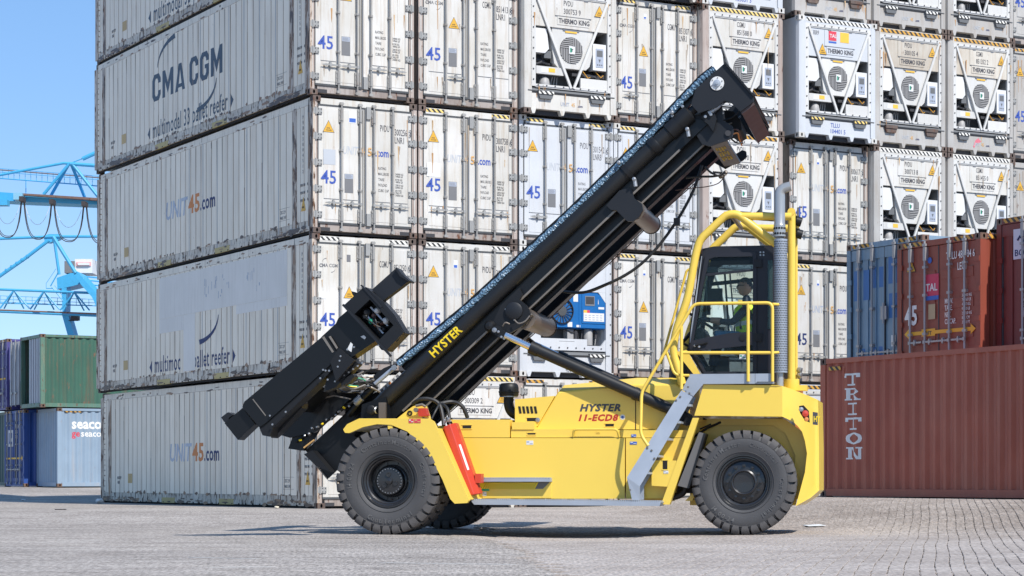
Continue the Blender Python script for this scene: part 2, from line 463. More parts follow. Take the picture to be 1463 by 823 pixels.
def paver_mat():
    m, nt, b = _mat('concrete_paver')
    N, L = nt.nodes, nt.links
    tc = N.new("ShaderNodeTexCoord"); geo = N.new("ShaderNodeNewGeometry"); oi = N.new("ShaderNodeObjectInfo")
    big = N.new("ShaderNodeTexNoise"); big.inputs["Scale"].default_value = 0.5; big.inputs["Detail"].default_value = 6
    L.new(geo.outputs["Position"], big.inputs["Vector"])
    fine = N.new("ShaderNodeTexNoise"); fine.inputs["Scale"].default_value = 36; fine.inputs["Detail"].default_value = 4
    mp = N.new("ShaderNodeMapping"); mp.inputs["Scale"].default_value = (1, 0.14, 1)
    L.new(geo.outputs["Position"], mp.inputs[0]); L.new(mp.outputs[0], fine.inputs["Vector"])
    ad = N.new("ShaderNodeMath"); ad.operation = 'ADD'
    L.new(big.outputs["Fac"], ad.inputs[0])
    rp = N.new("ShaderNodeMath"); rp.operation = 'MULTIPLY'; rp.inputs[1].default_value = 0.16
    L.new(geo.outputs["Random Per Island"], rp.inputs[0])
    L.new(rp.outputs[0], ad.inputs[1])
    cr = N.new("ShaderNodeValToRGB")
    cr.color_ramp.elements[0].position = 0.42; cr.color_ramp.elements[0].color = (0.32, 0.274, 0.24, 1)
    cr.color_ramp.elements[1].position = 0.74; cr.color_ramp.elements[1].color = (0.425, 0.375, 0.335, 1)
    L.new(ad.outputs[0], cr.inputs[0])
    c3 = N.new("ShaderNodeValToRGB"); c3.color_ramp.elements[0].position = 0.34; c3.color_ramp.elements[0].color = (0.5, 0.49, 0.48, 1); c3.color_ramp.elements[1].position = 0.64; c3.color_ramp.elements[1].color = (1.28, 1.28, 1.28, 1)
    L.new(fine.outputs["Fac"], c3.inputs[0])
    cm2 = N.new("ShaderNodeMix"); cm2.data_type = 'RGBA'; cm2.blend_type = 'MULTIPLY'; cm2.inputs[0].default_value = 0.6
    L.new(cr.outputs[0], cm2.inputs[6]); L.new(c3.outputs[0], cm2.inputs[7]); L.new(cm2.outputs[2], b.inputs["Base Color"])
    b.inputs["Roughness"].default_value = 0.92
    bp = N.new("ShaderNodeBump"); bp.inputs["Strength"].default_value = 0.4; bp.inputs["Distance"].default_value = 0.015
    L.new(fine.outputs["Fac"], bp.inputs["Height"]); L.new(bp.outputs[0], b.inputs["Normal"])
    return m
PM = paver_mat()
JOINT = flat('joint_sand', (0.105, 0.09, 0.078), 0.95)
# bedding sheet under the bricks
BU, BV = 0.122, 0.24
pv = MB(); rows = []
for i in range(0, 190):
    u = -3.5 + i * BU
    rows.append(u)
nv = 70
vs = []
for i in range(60):
    for j in range(nv):
        v = -14.3 + 31.6 * j / (nv - 1); u = edge_u(v) + 0.32 + (17.0 * i / 59)
        x = TOX + u * TC + v * TS; y = TOY - u * TS + v * TC
        vs.append((x, y, ground_h(x, y) - 0.011))
pv.add(vs, [(i * nv + j, (i + 1) * nv + j, (i + 1) * nv + j + 1, i * nv + j + 1) for i in range(59) for j in range(nv - 1)], 0, True)
paving = pv.build('pavement', JOINT)
tag(paving, None, kind='structure')
# the bricks themselves: rows run away from the camera, edges nicked by a slight zigzag
spots = []
for i, u0 in enumerate(rows):
    for j in range(int(31.6 / BV)):
        v = -14.3 + (j + 0.5 * (i % 2)) * BV + random.uniform(-.004, .004)
        u = u0 + 0.014 * math.sin(v * 0.33 + 0.6) + 0.008 * math.sin(v * 1.1 + 2) + random.uniform(-.0045, .0045)
        if u < edge_u(v) + 0.12 + random.uniform(0, .22): continue
        x = TOX + u * TC + v * TS; y = TOY - u * TS + v * TC
        if y < 15.4 or y > 45: continue
        lim = 0.236 * y + 0.9
        if abs(x) > lim: continue
        if 0.873 * (x - 5.79) + 0.488 * (y - 41.1) > 0.3: continue     # under the brown container
        spots.append((x, y, u, v))
spots.sort(key=lambda q: q[1])
def brick_shape(h=0.03):
    a, b, c = BU / 2 - 0.0034, BV / 2 - 0.0012, 0.004
    vs = []
    for z, k in ((-h, 0), (-c, 0), (0, c)):
        vs += [(-a + k, -b + k * .2, z), (a - k, -b + k * .2, z), (a - k, b - k * .2, z), (-a + k, b - k * .2, z)]
    fs = [(8, 9, 10, 11)]
    for l in (0, 4):
        fs += [(l + q, l + (q + 1) % 4, l + 4 + (q + 1) % 4, l + 4 + q) for q in range(4)]
    return vs, fs
bv, bf = brick_shape()
bm0 = MB().add(bv, bf)
brick_me = bm0.mesh('brick', [PM])
rot = Matrix.Rotation(-R(11), 3, 'Z')
near = spots[:300]
for x, y, u, v in near:
    o = bpy.data.objects.new('brick', brick_me); COL.objects.link(o); o.parent = paving
    o.location = (x, y, ground_h(x, y) + random.uniform(-.001, .001))
    o.rotation_euler = (random.uniform(-.002, .002), random.uniform(-.003, .003), -R(11) + random.uniform(-.01, .01))
rest = MB()
for x, y, u, v in spots[300:]:
    c = Vector((x, y, ground_h(x, y) + random.uniform(-.001, .001)))
    q = Matrix.Rotation(-R(11) + random.uniform(-.012, .012), 3, 'Z') @ Matrix.Rotation(random.uniform(-.002, .002), 3, 'X')
    rest.add([c + q @ Vector(p) for p in bv], bf)
ro = rest.build('bricks_beyond', PM, paving)
ro['kind'] = 'stuff'
# ================================================================== containers
CW, CHT, PITCH = 2.44, 2.885, 2.9
XS = [0, 2.48, 4.97, 7.43, 9.70, 12.33, 14.69, 17.0, 19.2]
XW = {0: 1, 2.48: 1, 4.97: 1, 7.43: .925, 9.70: .955, 12.33: .955, 14.69: .935, 17.0: .89, 19.2: .93}
SX, SY = -4.173, 45.9
FX, FY = 0.873, 0.488
YAW = math.atan2(FY, FX)
def casting_mesh():
    b = MB(); w, d, h = 0.178, 0.162, 0.118
    b.holed((0, 0, 0), (1, 0, 0), (0, 0, 1), w, h, (w * .52, h * .5), .026, .042, .06)
    b.holed((0, d, 0), (0, -1, 0), (0, 0, 1), d, h, (d * .5, h * .5), .026, .040, .06)
    b.holed((w, 0, 0), (0, 1, 0), (0, 0, 1), d, h, (d * .5, h * .5), .026, .040, .06)
    b.box((0, 0, 0), (w, d, h), 0, skip=('-y', '-x', '+x'))
    return b.mesh('corner_casting', [M['casting'], M['black']])
ME = {}
ME['casting'] = casting_mesh()
b = MB(); b.box((0, 0.012, 0.118), (0.085, 0.2, CHT - 0.118)); b.box((0.0, 0.03, 0.118), (0.115, 0.1, CHT - 0.118))
ME['post'] = b.mesh('corner_post', [M['post']])
b = MB(); b.box((0.178, 0.02, CHT - 0.175), (CW - 0.178, 0.16, CHT - 0.045))
ME['rail'] = b.mesh('top_rail', [M['white']])
b = MB(); b.box((0.178, 0.03, 0.055), (CW - 0.178, 0.16, 0.20)); b.box((0.178, 0.162, 0.0), (CW - 0.178, 0.17, 0.19), 1)  # dark plate behind the sill paints the shaded gap between tiers
for x in (0.18, CW - 0.40): b.box((x, 0.022, 0.050), (x + 0.22, 0.03, 0.125), 1)
ME['sill'] = b.mesh('bottom_sill', [M['sill'], M['dark']])
b = MB(); b.box((0, 0, 0), (0.44, 0.003, 0.072)); ME['haz'] = b.mesh('hazard_stripe', [M['hazw']])
# doors
def door(left):
    b = MB()
    x0, x1 = (0.125, 1.205) if left else (1.235, CW - 0.125)
    b.box((x0, 0.035, 0.225), (x1, 0.10, 2.70))
    b.box((x0 + 0.01, 0.020, 0.235), (x1 - 0.01, 0.036, 2.69), 0)
    strips = ((0.255, 0.60), (0.70, 1.04)) if left else ((1.455, 1.80), (1.90, 2.215))
    for a, c in strips:
        b.box((a, 0.012, 0.735), (c, 0.021, 2.62)); b.box((a - .004, 0.016, 0.722), (c + .004, 0.021, 0.736), 1)  # grey strip paints the shadow line under each plate
        b.box((a, 0.014, 0.30), (c, 0.021, 0.60))
    for a, c in strips:                                            # grey strips painting shadow gaps beside the plates
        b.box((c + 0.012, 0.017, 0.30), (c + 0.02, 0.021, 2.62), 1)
    return b.mesh('door', [M['white'], M['seal']])
ME['door_l'], ME['door_r'] = door(True), door(False)
b = MB()
for x0, x1 in ((0.125, 1.205), (1.235, CW - 0.125)):
    b.box((x0, 0.006, 0.20), (x1, 0.034, 0.242)); b.box((x0, 0.008, 2.682), (x1, 0.034, 2.712))
b.box((0.112, 0.022, 0.20), (0.128, 0.05, 2.71)); b.box((CW - 0.128, 0.022, 0.20), (CW - 0.112, 0.05, 2.71))
ME['gasket'] = b.mesh('door_gasket', [M['gasket']])
b = MB(); b.box((1.202, 0.012, 0.21), (1.216, 0.03, 2.70), 0); b.box((1.216, 0.018, 0.21), (1.238, 0.03, 2.70), 1)
b.tube([(1.165, 0.012, 0.25), (1.165, 0.012, 2.66)], 0.017, 6, 2)
ME['seal'] = b.mesh('door_seal', [M['gasket'], M['seal'], M['bar']])
b = MB(); b.box((0, 0, 0), (0.10, 0.035, 0.26)); b.box((0.10, 0.012, 0.06), (0.17, 0.03, 0.20))
for z in (0.08, 0.18): b.lathe([(0.014, 0), (0.014, 0.012), (0, 0.012)], (0.14, 0.012, z), (0, -1, 0), 6)
ME['latch'] = b.mesh('door_latch', [M['steel']])
# lock bar, origin at its foot
def lockbar():
    b = MB(); r = 0.019
    b.tube([(0, -0.028, -0.09), (0, -0.028, 2.58)], r, 8)
    for z in (0.05, 2.17):
        b.box((-0.055, -0.02, z), (0.045, 0.006, z + 0.30))
        b.tube([(0, -0.030, z + 0.03), (0, -0.030, z + 0.27)], 0.030, 8)
        for q in (0.05, 0.15, 0.25): b.box((-0.05, -0.028, z + q - 0.012), (-0.03, -0.018, z + q + 0.012))
    for z in (0.72, 1.55):
        b.lathe([(r, 0), (0.034, 0.005), (0.034, 0.05), (r, 0.055)], (0, -0.028, z), (0, 0, 1), 8)
        b.box((-0.05, -0.01, z + 0.005), (0.05, 0.006, z + 0.05))
    for z in (-0.13, 2.53):
        b.box((-0.04, -0.05, z), (0.035, 0.0, z + 0.055)); b.box((-0.055, -0.035, z + 0.015), (0.055, -0.012, z + 0.04))
    return b.mesh('lock_bar', [M['bar']])
ME['bar'] = lockbar()
b = MB()
b.box((-0.30, -0.045, -0.018), (0.0, -0.028, 0.018)); b.prism([(-0.40, -0.04, 0.0), (-0.28, -0.04, 0.026), (-0.28, -0.04, -0.03)], (0, 0.012, 0))
b.prism([(-0.19, -0.055, 0.065), (-0.15, -0.055, 0.0), (-0.19, -0.055, -0.065), (-0.23, -0.055, 0.0)], (0, 0.05, 0))
b.box((-0.21, -0.03, -0.06), (-0.17, 0.01, 0.06)); b.box((-0.02, -0.06, -0.03), (0.03, -0.01, 0.03))
ME['handle'] = b.mesh('door_handle', [M['steel']])
b = MB(); b.box((0, 0.0, 0), (0.20, 0.018, 0.125)); b.tube([(0.055, 0.004, -0.02), (0.055, 0.004, 0.145)], 0.020, 8)
for x in (0.11, 0.175):
    for z in (0.025, 0.10): b.box((x - .010, -0.008, z - .010), (x + .010, 0.002, z + .010), 1)
ME['hinge'] = b.mesh('hinge', [M['steel'], M['gasket']])
b = MB(); b.tube([(0.055, 0.02, 0.25), (0.055, 0.02, 2.68)], 0.017, 6); ME['pin'] = b.mesh('hinge_rod', [M['white']])
def sign_mesh(s):
    b = MB(); h = s * 0.95
    T = lambda k, y: [(-s * k / 2, y, -h * k * 0.36 ), (s * k / 2, y, -h * k * 0.36), (0, y, h * k * 0.64)]
    b.prism(T(1.0, 0), (0, 0.003, 0), 1); b.prism(T(0.90, -0.001), (0, 0.002, 0), 0)
    b.text('AVIS', FACE(-s * .17, -h * .06, -0.0012), s * .14, 1, bold=.01); b.text('DANGER', FACE(-s * .23, -h * .22, -0.0012), s * .12, 1)
    return b.mesh('warning_sign', [M['yellowsign'], M['ink']])
ME['sign'] = sign_mesh(0.27)
b = MB(); b.box((0, 0.008, 0), (0.20, 0.012, 0.40)); b.box((0.008, 0.0065, 0.30), (0.192, 0.0085, 0.392), 1)
for k in range(4): b.box((0.02, 0.0055, 0.316 + k * .018), (0.18 - .03 * (k % 2), 0.007, 0.323 + k * .018), 2)
ME['plate'] = b.mesh('data_plate', [M['plate'], M['greyprint'], M['ink2']])

def container_root(name, col_x, tier, dy, label, group, dx=0.0, cat='container'):
    t = tag(empty(name), label, cat, group)
    lx = col_x + dx
    t.location = (SX + FX * lx - FY * dy, SY + FY * lx + FX * dy, 0.084 + PITCH * (tier - 1))
    t.rotation_euler = (0, 0, YAW); t.scale = (XW[col_x], 1, 1)
    return t
def castings(t, depth, mat=None, far=False):
    for x, sx in ((0, 1), (CW, -1)):
        for z in (0, CHT - 0.118):
            inst('corner_casting', ME['casting'], t, (x, 0, z), mat, scl=(sx, 1, 1))
            if far and sx > 0:
                inst('corner_casting', ME['casting'], t, (x, depth, z), mat, scl=(sx, -1, 1))
_bodies = {}
def body_mesh(depth, rnd=False):
    k = (depth, rnd)
    if k not in _bodies:
        b = MB()
        x0 = 0.006
        if rnd:
            b.box((x0, 0.66, 0.10), (CW - x0, depth, CHT - 0.03)); b.box((x0, 0.10, 0.10), (0.2, 0.66, CHT - 0.03)); b.box((CW - 0.2, 0.10, 0.10), (CW - x0, 0.66, CHT - 0.03)); b.box((0.2, 0.12, 2.0), (CW - 0.2, 0.66, CHT - 0.03)); b.box((0.2, 0.12, 0.10), (CW - 0.2, 0.66, 0.60))
        else: b.box((x0, 0.10, 0.10), (CW - x0, depth, CHT - 0.03))
        for x in (0.0, CW - 0.012):
            for y in range(1, 9): b.box((x - 0.004 if x == 0 else x, y * 0.9, 0.15), (x + 0.0 if x == 0 else x + 0.016, y * 0.9 + 0.05, CHT - 0.08))
        _bodies[k] = b.mesh('body', [M['greywhite']])
    return _bodies[k]

def rating_lines(b, wear=True):
    for k, tx in enumerate(('RATING', 'MAX.GROSS', 'TARE', 'PAYLOAD', 'CUBIC CAP')):
        b.fit(tx, FACE(1.52, 1.42 - k * 0.118, 0.0105), 0.021 * len(tx) + .06, 0.058, 1, bold=.006)
    for k in range(4):
        for j in range(2 if k < 3 else 3):
            b.text(('34000 KG', '74960 LB', '8190 KG', '18056 LB', '25810 KG', '56904 LB', '83.9 M3', '2963 FT')[(k * 2 + j) % 8], FACE(1.925, 1.33 - k * 0.118 - j * 0.05, 0.0105), 0.058, 1, xs=.78)

RUN = [flat('rust_run', (0.42, 0.235, 0.10), .7, var=.35), flat('pale_rust_run', (0.52, 0.36, 0.20), .7, var=.25), flat('dirt_run', (0.34, 0.28, 0.22), .8, var=.3)]
def rust_runs(t, n, seed, y=0.0085, zs=((2.60, .9), (1.9, .5), (0.70, .35))):
    """thin stains that start at fittings and taper downwards, different on every container"""
    rnd = random.Random(seed)
    for k in range(n):
        z0, lmax = rnd.choice(zs); L_ = rnd.uniform(.15, lmax); x = rnd.choice((rnd.uniform(.16, .6), rnd.uniform(1.9, 2.3), rnd.uniform(.2, 2.3))); w = rnd.uniform(.012, .045)
        z0 += rnd.uniform(-.08, .06)
        pts = [(x - w / 2, y, z0), (x + w / 2, y, z0)]
        for j in range(1, 4): pts.append((x + w / 2 * (1 - j / 3.4) + rnd.uniform(-.006, .006), y, z0 - L_ * j / 3))
        for j in range(3, 0, -1): pts.append((x - w / 2 * (1 - j / 3.4) + rnd.uniform(-.006, .006), y, z0 - L_ * j / 3 + .01))
        MB().add(pts, [tuple(range(len(pts)))[::-1] if False else tuple(range(len(pts)))]).build('rust_run', rnd.choice(RUN), t)
def door_container(col_x, tier, prefix, number, code, label, depth=13.7, dy=0.0, dx=0.0, white='white', sign=(0.36, 2.22), f45=1.05, unit45=0, cma=False,
                   sticker=None, hz='hazw', castmat=None, plate=(0.83, 0.88), group='white reefer containers stacked in the wall', handles=(1, 1, 1, 1), postmat=None, patches=(), blue45=True, weights=True, sillmat=None):
    t = container_root('reefer_container', col_x, tier, dy, label, group, dx)
    wm = M[white]
    inst('body', body_mesh(depth), t, mat=wm if white != 'white' else None)
    castings(t, depth, castmat)
    for x, sx in ((0, 1), (CW, -1)): inst('corner_post', ME['post'], t, (x, 0, 0), postmat or (M['post'] if white in ('white', 'cream') else wm), scl=(sx, 1, 1))
    inst('top_rail', ME['rail'], t, mat=wm)
    inst('bottom_sill', ME['sill'], t, mat=sillmat)
    if hz:
        for x in (0.19, CW - 0.64): inst('hazard_stripe', ME['haz'], t, (x, 0.015, CHT - 0.130), M[hz])
    inst('door', ME['door_l'], t, mat=wm); inst('door', ME['door_r'], t, mat=wm)
    inst('door_gasket', ME['gasket'], t); inst('door_seal', ME['seal'], t)
    for z in (0.20, 2.47): inst('door_latch', ME['latch'], t, (1.235, -0.02, z))
    for i, x in enumerate((0.648, 1.085, 1.405, 1.850)):
        inst('lock_bar', ME['bar'], t, (x, 0, 0.19))
        if handles[i]:
            inst('door_handle', ME['handle'], t, (x if i < 2 else x + 0.0, 0.0, 0.645), scl=(1 if i < 2 else -1, 1, 1))
    for z in (0.33, 0.87, 1.42, 1.97, 2.50):
        inst('hinge', ME['hinge'], t, (0.008, -0.006, z)); inst('hinge', ME['hinge'], t, (CW - 0.008, -0.006, z), scl=(-1, 1, 1))
    inst('hinge_rod', ME['pin'], t, mat=wm); inst('hinge_rod', ME['pin'], t, (CW - 0.11, 0, 0), mat=wm)
    if sign: inst('warning_sign', ME['sign'], t, (sign[0], 0.009, sign[1]))
    if plate: inst('data_plate', ME['plate'], t, (plate[0] - 0.1, 0, plate[1]))
    b = MB()
    y = 0.0105
    if f45: b.fit('45', FACE(0.185, f45, y), 0.35, 0.275, 0, bold=.012)
    if prefix: b.fit(prefix, FACE(1.565, 2.24, y), 0.215, 0.135, 1, bold=.008)
    if number:
        b.fit(number[:6], FACE(1.91, 2.18, y), 0.295 * len(number[:6]) / 6, 0.135, 1, bold=.008)
        if len(number) > 6: b.fit(number[-1], FACE(2.25, 2.18, -0.0075), 0.055, 0.135, 1, bold=.008)
    if code: b.fit(code, FACE(1.91, 2.01, y), 0.22, 0.135, 1, bold=.008)
    if weights: rating_lines(b)
    b.build('lettering', [M['blueprint'] if blue45 else M['navy'], M['ink'] if white != 'whitecool' else M['ink2']], t)
    if unit45:
        b = MB()
        b.fit('UNIT', FACE(0.70, 1.70, 0.0105), 0.35, 0.17, 3 if unit45 == 1 else 0, bold=.012, shear=.18)
        b.fit('4', FACE(1.115, 1.70, 0.005), 0.08, 0.17, 1, bold=.012); b.fit('5', FACE(1.275, 1.70, 0.005), 0.09, 0.17, 1, bold=.012)
        b.fit('.com', FACE(1.455, 1.70, 0.0105), 0.31, 0.165, 2, bold=.025)
        for q in ((1.06, 1.205), (1.24, 1.38)): pass
        b.build('lettering', [M['ghost'] if unit45 < 3 else M['greyprint'], M['orangepale'], M['blueprint'], M['ghost']], t)
    if cma:
        b = MB(); b.fit('CMA CGM', FACE(0.17, 2.19, 0.0105), 0.42, 0.07, 0, bold=.02)
        arc(b, FACE(0.27, 2.285, 0.0105), 0.075, 0); arc(b, FACE(0.50, 2.165, 0.0105), -0.075, 0)
        b.build('emblem', [M['ink2']], t)
    if sticker: 
        b = MB(); x, z, w, h, mt = sticker
        b.box((x, 0.0088, z), (x + w, 0.011, z + h), 0); b.box((x + .01, 0.0078, z + h * .08), (x + w - .01, 0.009, z + h * .42), 1)
        b.build('sticker', [M['sticker'], M[mt]], t)
    rust_runs(t, {'white': 9, 'greywhite': 9}.get(white, 4), hash_of(label))
    for x, z, w, h, mt in patches:
        MB().box((x, 0.0088, z), (x + w, 0.0112, z + h)).build('patch', M[mt], t)
    return t

def hash_of(tx): return sum((i + 1) * ord(c) for i, c in enumerate(tx))
def arc(b, mtx, s, mat, kx=1.0):
    """a swoosh: thin crescent, mirrored through the name when s < 0"""
    n = 8; outer, inner = [], []
    for k in range(n + 1):
        a = R(180 - 78 * k / n); w = 0.03 + 0.22 * (k / n)
        outer.append((math.cos(a) * 1.6 + 1.1, math.sin(a) * 1.3)); inner.append((math.cos(a) * (1.6 - w) + 1.1, math.sin(a) * (1.3 - w)))
    P = outer + inner[::-1]
    vs = [mtx @ Vector((p[0] * s * kx, p[1] * s, 0.0)) for p in P]
    m = len(outer)
    b.add(vs, [(k, k + 1, 2 * m - 2 - k, 2 * m - 1 - k) for k in range(m - 1)], mat)

# ---------------------------------------------------------------- machinery-end containers
def tk_meshes():
    W0, W1 = 0.24, 2.22
    b = MB()      # frame round the unit: flange with bolts
    for a, c in (((W0 - .06, 0.0, 0.60), (W0 + .06, 0.05, 2.72)), ((W1 - .06, 0.0, 0.60), (W1 + .06, 0.05, 2.72))): b.box(a, c)
    b.box((W0 + .06, 0.001, 2.62), (W1 - .06, 0.05, 2.72)); b.box((W0 + .06, 0.001, 0.58), (W1 - .06, 0.05, 0.655))
    b.box((W0 + .065, -0.008, 0.60), (W1 - .065, 0.002, 0.612), 1); b.box((W0 + .065, -0.006, 2.64), (W1 - .065, 0.002, 2.648), 1)
    for k in range(9):
        x = W0 + .12 + k * (W1 - W0 - .24) / 8
        for z in (2.685, 0.632): b.lathe([(.017, 0), (.017, .014), (0, .014)], (x, 0.001, z), (0, -1, 0), 6, 2)
    for k in range(9):
        z = 0.75 + k * 0.23
        for x in (W0, W1): b.lathe([(.017, 0), (.017, .014), (0, .014)], (x, 0.0, z), (0, -1, 0), 6, 2)
    ME['tk_frame'] = b.mesh('unit_frame', [M['tkpanel'], M['seal'], M['grille']])
    b = MB(); b.box((W0 + .05, 0.62, 0.6), (W1 - .05, 0.64, 2.7)); b.box((W0 + .05, 0.05, 0.6), (W0 + .07, 0.63, 2.0)); b.box((W1 - .07, 0.05, 0.6), (W1 - .05, 0.63, 2.0))
    b.box((W0 + .05, 0.06, 1.93), (W1 - .05, 0.63, 1.95)); b.box((W0 + .05, 0.05, 0.60), (W1 - .05, 0.63, 0.62))
    ME['tk_bay'] = b.mesh('machinery_bay', [M['tray']])
    b = MB(); b.box((W0 + .06, 0.02, 1.95), (W1 - .06, 0.10, 2.62)); b.box((0.80, 0.008, 2.22), (1.74, 0.021, 2.60)); b.box((0.86, 0.010, 2.02), (1.68, 0.021, 2.205))
    b.box((0.80, 0.004, 2.208), (1.74, 0.02, 2.216), 1); b.box((0.82, 0.006, 2.60), (1.72, 0.02, 2.612), 1)
    for x in (0.9, 1.55): b.box((x, 0.0, 2.585), (x + .10, 0.012, 2.602), 1)
    ME['tk_cover'] = b.mesh('upper_cover', [M['tkpanel'], M['seal']])
    # V brace
    for s_, nm in ((1, 'a'), (-1, 'b')):
        b = MB(); x0, x1 = (0.30, 1.20) if s_ > 0 else (2.16, 1.27)
        d = Vector((x1 - x0, 0, 0.62 - 2.64)).normalized(); p = Vector((-d.z, 0, d.x)) * 0.028
        b.prism([Vector((x0, -0.025, 2.64)) + p, Vector((x0, -0.025, 2.64)) - p, Vector((x1, -0.025, 0.62)) - p, Vector((x1, -0.025, 0.62)) + p], (0, 0.04, 0))
        ME['tk_brace' + nm] = b.mesh('brace', [M['tkpanel']])
    b = MB(); y = 0.05
    pts = [(0.74, 1.95), (0.74, 1.5), (0.80, 1.16), (0.90, 1.07), (1.62, 1.07), (1.72, 1.16), (1.80, 1.5), (1.80, 1.95)]
    # panel with a round opening for the fan
    n = 24; cx, cz, r = 1.24, 1.48, 0.30
    ring_o = []
    def ray(a):
        d = (math.cos(a), math.sin(a)); best = 9
        for i in range(len(pts)):
            p, q = pts[i], pts[(i + 1) % len(pts)]
            ex, ez = q[0] - p[0], q[1] - p[1]; den = d[0] * ez - d[1] * ex
            if abs(den) < 1e-9: continue
            t = ((p[0] - cx) * ez - (p[1] - cz) * ex) / den; u = ((p[0] - cx) * d[1] - (p[1] - cz) * d[0]) / den
            if t > 0 and -1e-6 <= u <= 1 + 1e-6: best = min(best, t)
        return (cx + d[0] * best, cz + d[1] * best)
    A = [2 * math.pi * k / n for k in range(n)]
    vs = [(*ray(a)[:1], y, ray(a)[1]) for a in A] + [(cx + r * math.cos(a), y, cz + r * math.sin(a)) for a in A] + [(cx + r * math.cos(a), y + .05, cz + r * math.sin(a)) for a in A]
    b.add(vs, [(k, (k + 1) % n, n + (k + 1) % n, n + k) for k in range(n)] + [(n + k, n + (k + 1) % n, 2 * n + (k + 1) % n, 2 * n + k) for k in range(n)], 0)
    b.prism([(p[0], 0.052, p[1]) for p in pts], (0, 0.16, 0), 0)
    b.box((1.02, 0.035, 1.90), (1.44, 0.06, 1.945), 1); b.box((1.08, 0.034, 1.865), (1.38, 0.05, 1.90), 2)
    ME['tk_fanpanel'] = b.mesh('condenser_panel', [M['tkpanel'], M['seal'], M['stickeryel']])
    b = MB(); b.lathe([(0.0, 0), (r, 0)], (cx, 0.05, cz), (0, -1, 0), 24, 1, False)
    for q in range(4):
        for k in range(6):
            o = 0.055 + k * 0.043
            h = math.sqrt(max(0.001, r * r - o * o)) * .97
            lo = -0.03
            if q == 0: b.box((cx + o - .011, 0.03, cz + lo), (cx + o + .011, 0.05, cz + h))
            if q == 1: b.box((cx - h, 0.03, cz + o - .011), (cx - lo, 0.05, cz + o + .011))
            if q == 2: b.box((cx - o - .011, 0.03, cz - h), (cx - o + .011, 0.05, cz - lo))
            if q == 3: b.box((cx + lo, 0.03, cz - o - .011), (cx + h, 0.05, cz - o + .011))
    ME['tk_fan'] = b.mesh('fan_grille', [M['slat'], M['grille']])
    b = MB(); b.box((cx - .075, 0.015, cz - .085), (cx + .075, 0.03, cz + .085)); b.box((cx - .05, 0.011, cz - .05), (cx - .01, 0.016, cz + .05), 1); b.box((cx - .015, 0.009, cz - .03), (cx + .01, 0.012, cz + .03), 2); b.box((cx - .03, 0.009, cz + .015), (cx + .03, 0.012, cz + .03), 2)
    ME['tk_badge'] = b.mesh('badge', [M['sticker'], M['green'], M['ink']])
    b = MB(); b.box((1.79, 0.02, 1.09), (2.13, 0.22, 1.68)); b.box((1.86, 0.012, 1.16), (2.06, 0.021, 1.58), 1); b.box((1.885, 0.008, 1.40), (2.035, 0.014, 1.54), 2)
    b.prism([(1.93, 0.006, 1.34), (1.99, 0.006, 1.34), (1.96, 0.006, 1.27)], (0, 0.006, 0), 2)
    for k in range(3): b.box((1.89 + k * .055, 0.009, 1.20), (1.92 + k * .055, 0.014, 1.23), 2)
    ME['tk_ctrl'] = b.mesh('controller', [M['sticker'], M['greyprint'], M['tray']])
    b = MB(); b.prism([(0.30, 0.04, 1.90), (0.30, 0.04, 1.36), (0.56, 0.04, 1.36), (0.66, 0.04, 1.46), (0.60, 0.04, 1.90)], (0, 0.2, 0))
    b.box((0.56, 0.08, 1.26), (0.74, 0.25, 1.42), 1)
    ME['tk_boxl'] = b.mesh('electrical_box', [M['sticker'], M['tray']])
    b = MB(); b.box((0.32, 0.015, 0.89), (1.02, 0.10, 1.06)); b.box((0.45, 0.011, 0.92), (0.62, 0.016, 1.03), 1); b.box((0.64, 0.011, 0.94), (0.80, 0.016, 1.03), 2)
    ME['tk_tray'] = b.mesh('service_tray', [M['tkpanel'], M['sticker'], M['stickeryel']])
    b = MB(); b.box((1.46, 0.015, 0.66), (2.16, 0.08, 0.88)); ME['tk_pr'] = b.mesh('lower_panel', [M['tkpanel']])
    b = MB(); b.lathe([(0.0, 0.17), (0.06, 0.16), (0.11, 0.11), (0.13, 0.0), (0.13, -0.05)], (0.60, 0.16, 0.69), (0, 0, 1), 12)
    for k in range(3): b.tube([(0.78 + k * .08, 0.2, 0.66), (0.84 + k * .06, 0.2, 0.88)], 0.012, 6)
    b.tube([(0.40, 0.2, 1.12), (0.55, 0.18, 1.18), (0.75, 0.2, 1.14), (0.95, 0.2, 1.2)], 0.03, 6, 1); b.tube([(0.42, 0.25, 1.24), (0.62, 0.2, 1.2)], 0.05, 6, 1)
    b.tube([(1.50, 0.1, 1.02), (1.62, 0.08, 0.92), (1.80, 0.08, 0.96), (2.0, 0.1, 0.90), (2.1, 0.12, 1.05)], 0.017, 6, 1)
    b.tube([(1.55, 0.09, 1.06), (1.68, 0.06, 0.90), (1.75, 0.08, 0.93)], 0.012, 6, 2); b.tube([(1.9, 0.09, 1.06), (2.02, 0.06, 0.94), (2.1, 0.09, 1.0)], 0.011, 6, 2)
    b.box((1.3, 0.12, 0.93), (2.15, 0.3, 1.0), 1)
    ME['tk_guts'] = b.mesh('compressor', [M['slat'], M['dark'], M['cablew']])
    # lower end: sloping ledge, two lifting steps, cut-outs
    b = MB()
    b.box((0.178, 0.03, 0.11), (CW - 0.178, 0.2, 0.50)); b.prism([(0.10, -0.015, 0.50), (0.10, 0.06, 0.59), (0.10, 0.2, 0.59), (0.10, 0.2, 0.42), (0.10, 0.06, 0.42)], (CW - 0.2, 0, 0), 1)
    for x in (0.178, 0.92, CW - 0.86, CW - 0.30): b.prism([(x, 0.01, 0.11), (x + .14, 0.01, 0.11), (x + .10, 0.01, 0.0), (x + .04, 0.01, 0.0)], (0, 0.12, 0), 0)
    b.box((0.178, 0.14, 0.0), (CW - 0.178, 0.24, 0.11), 2)
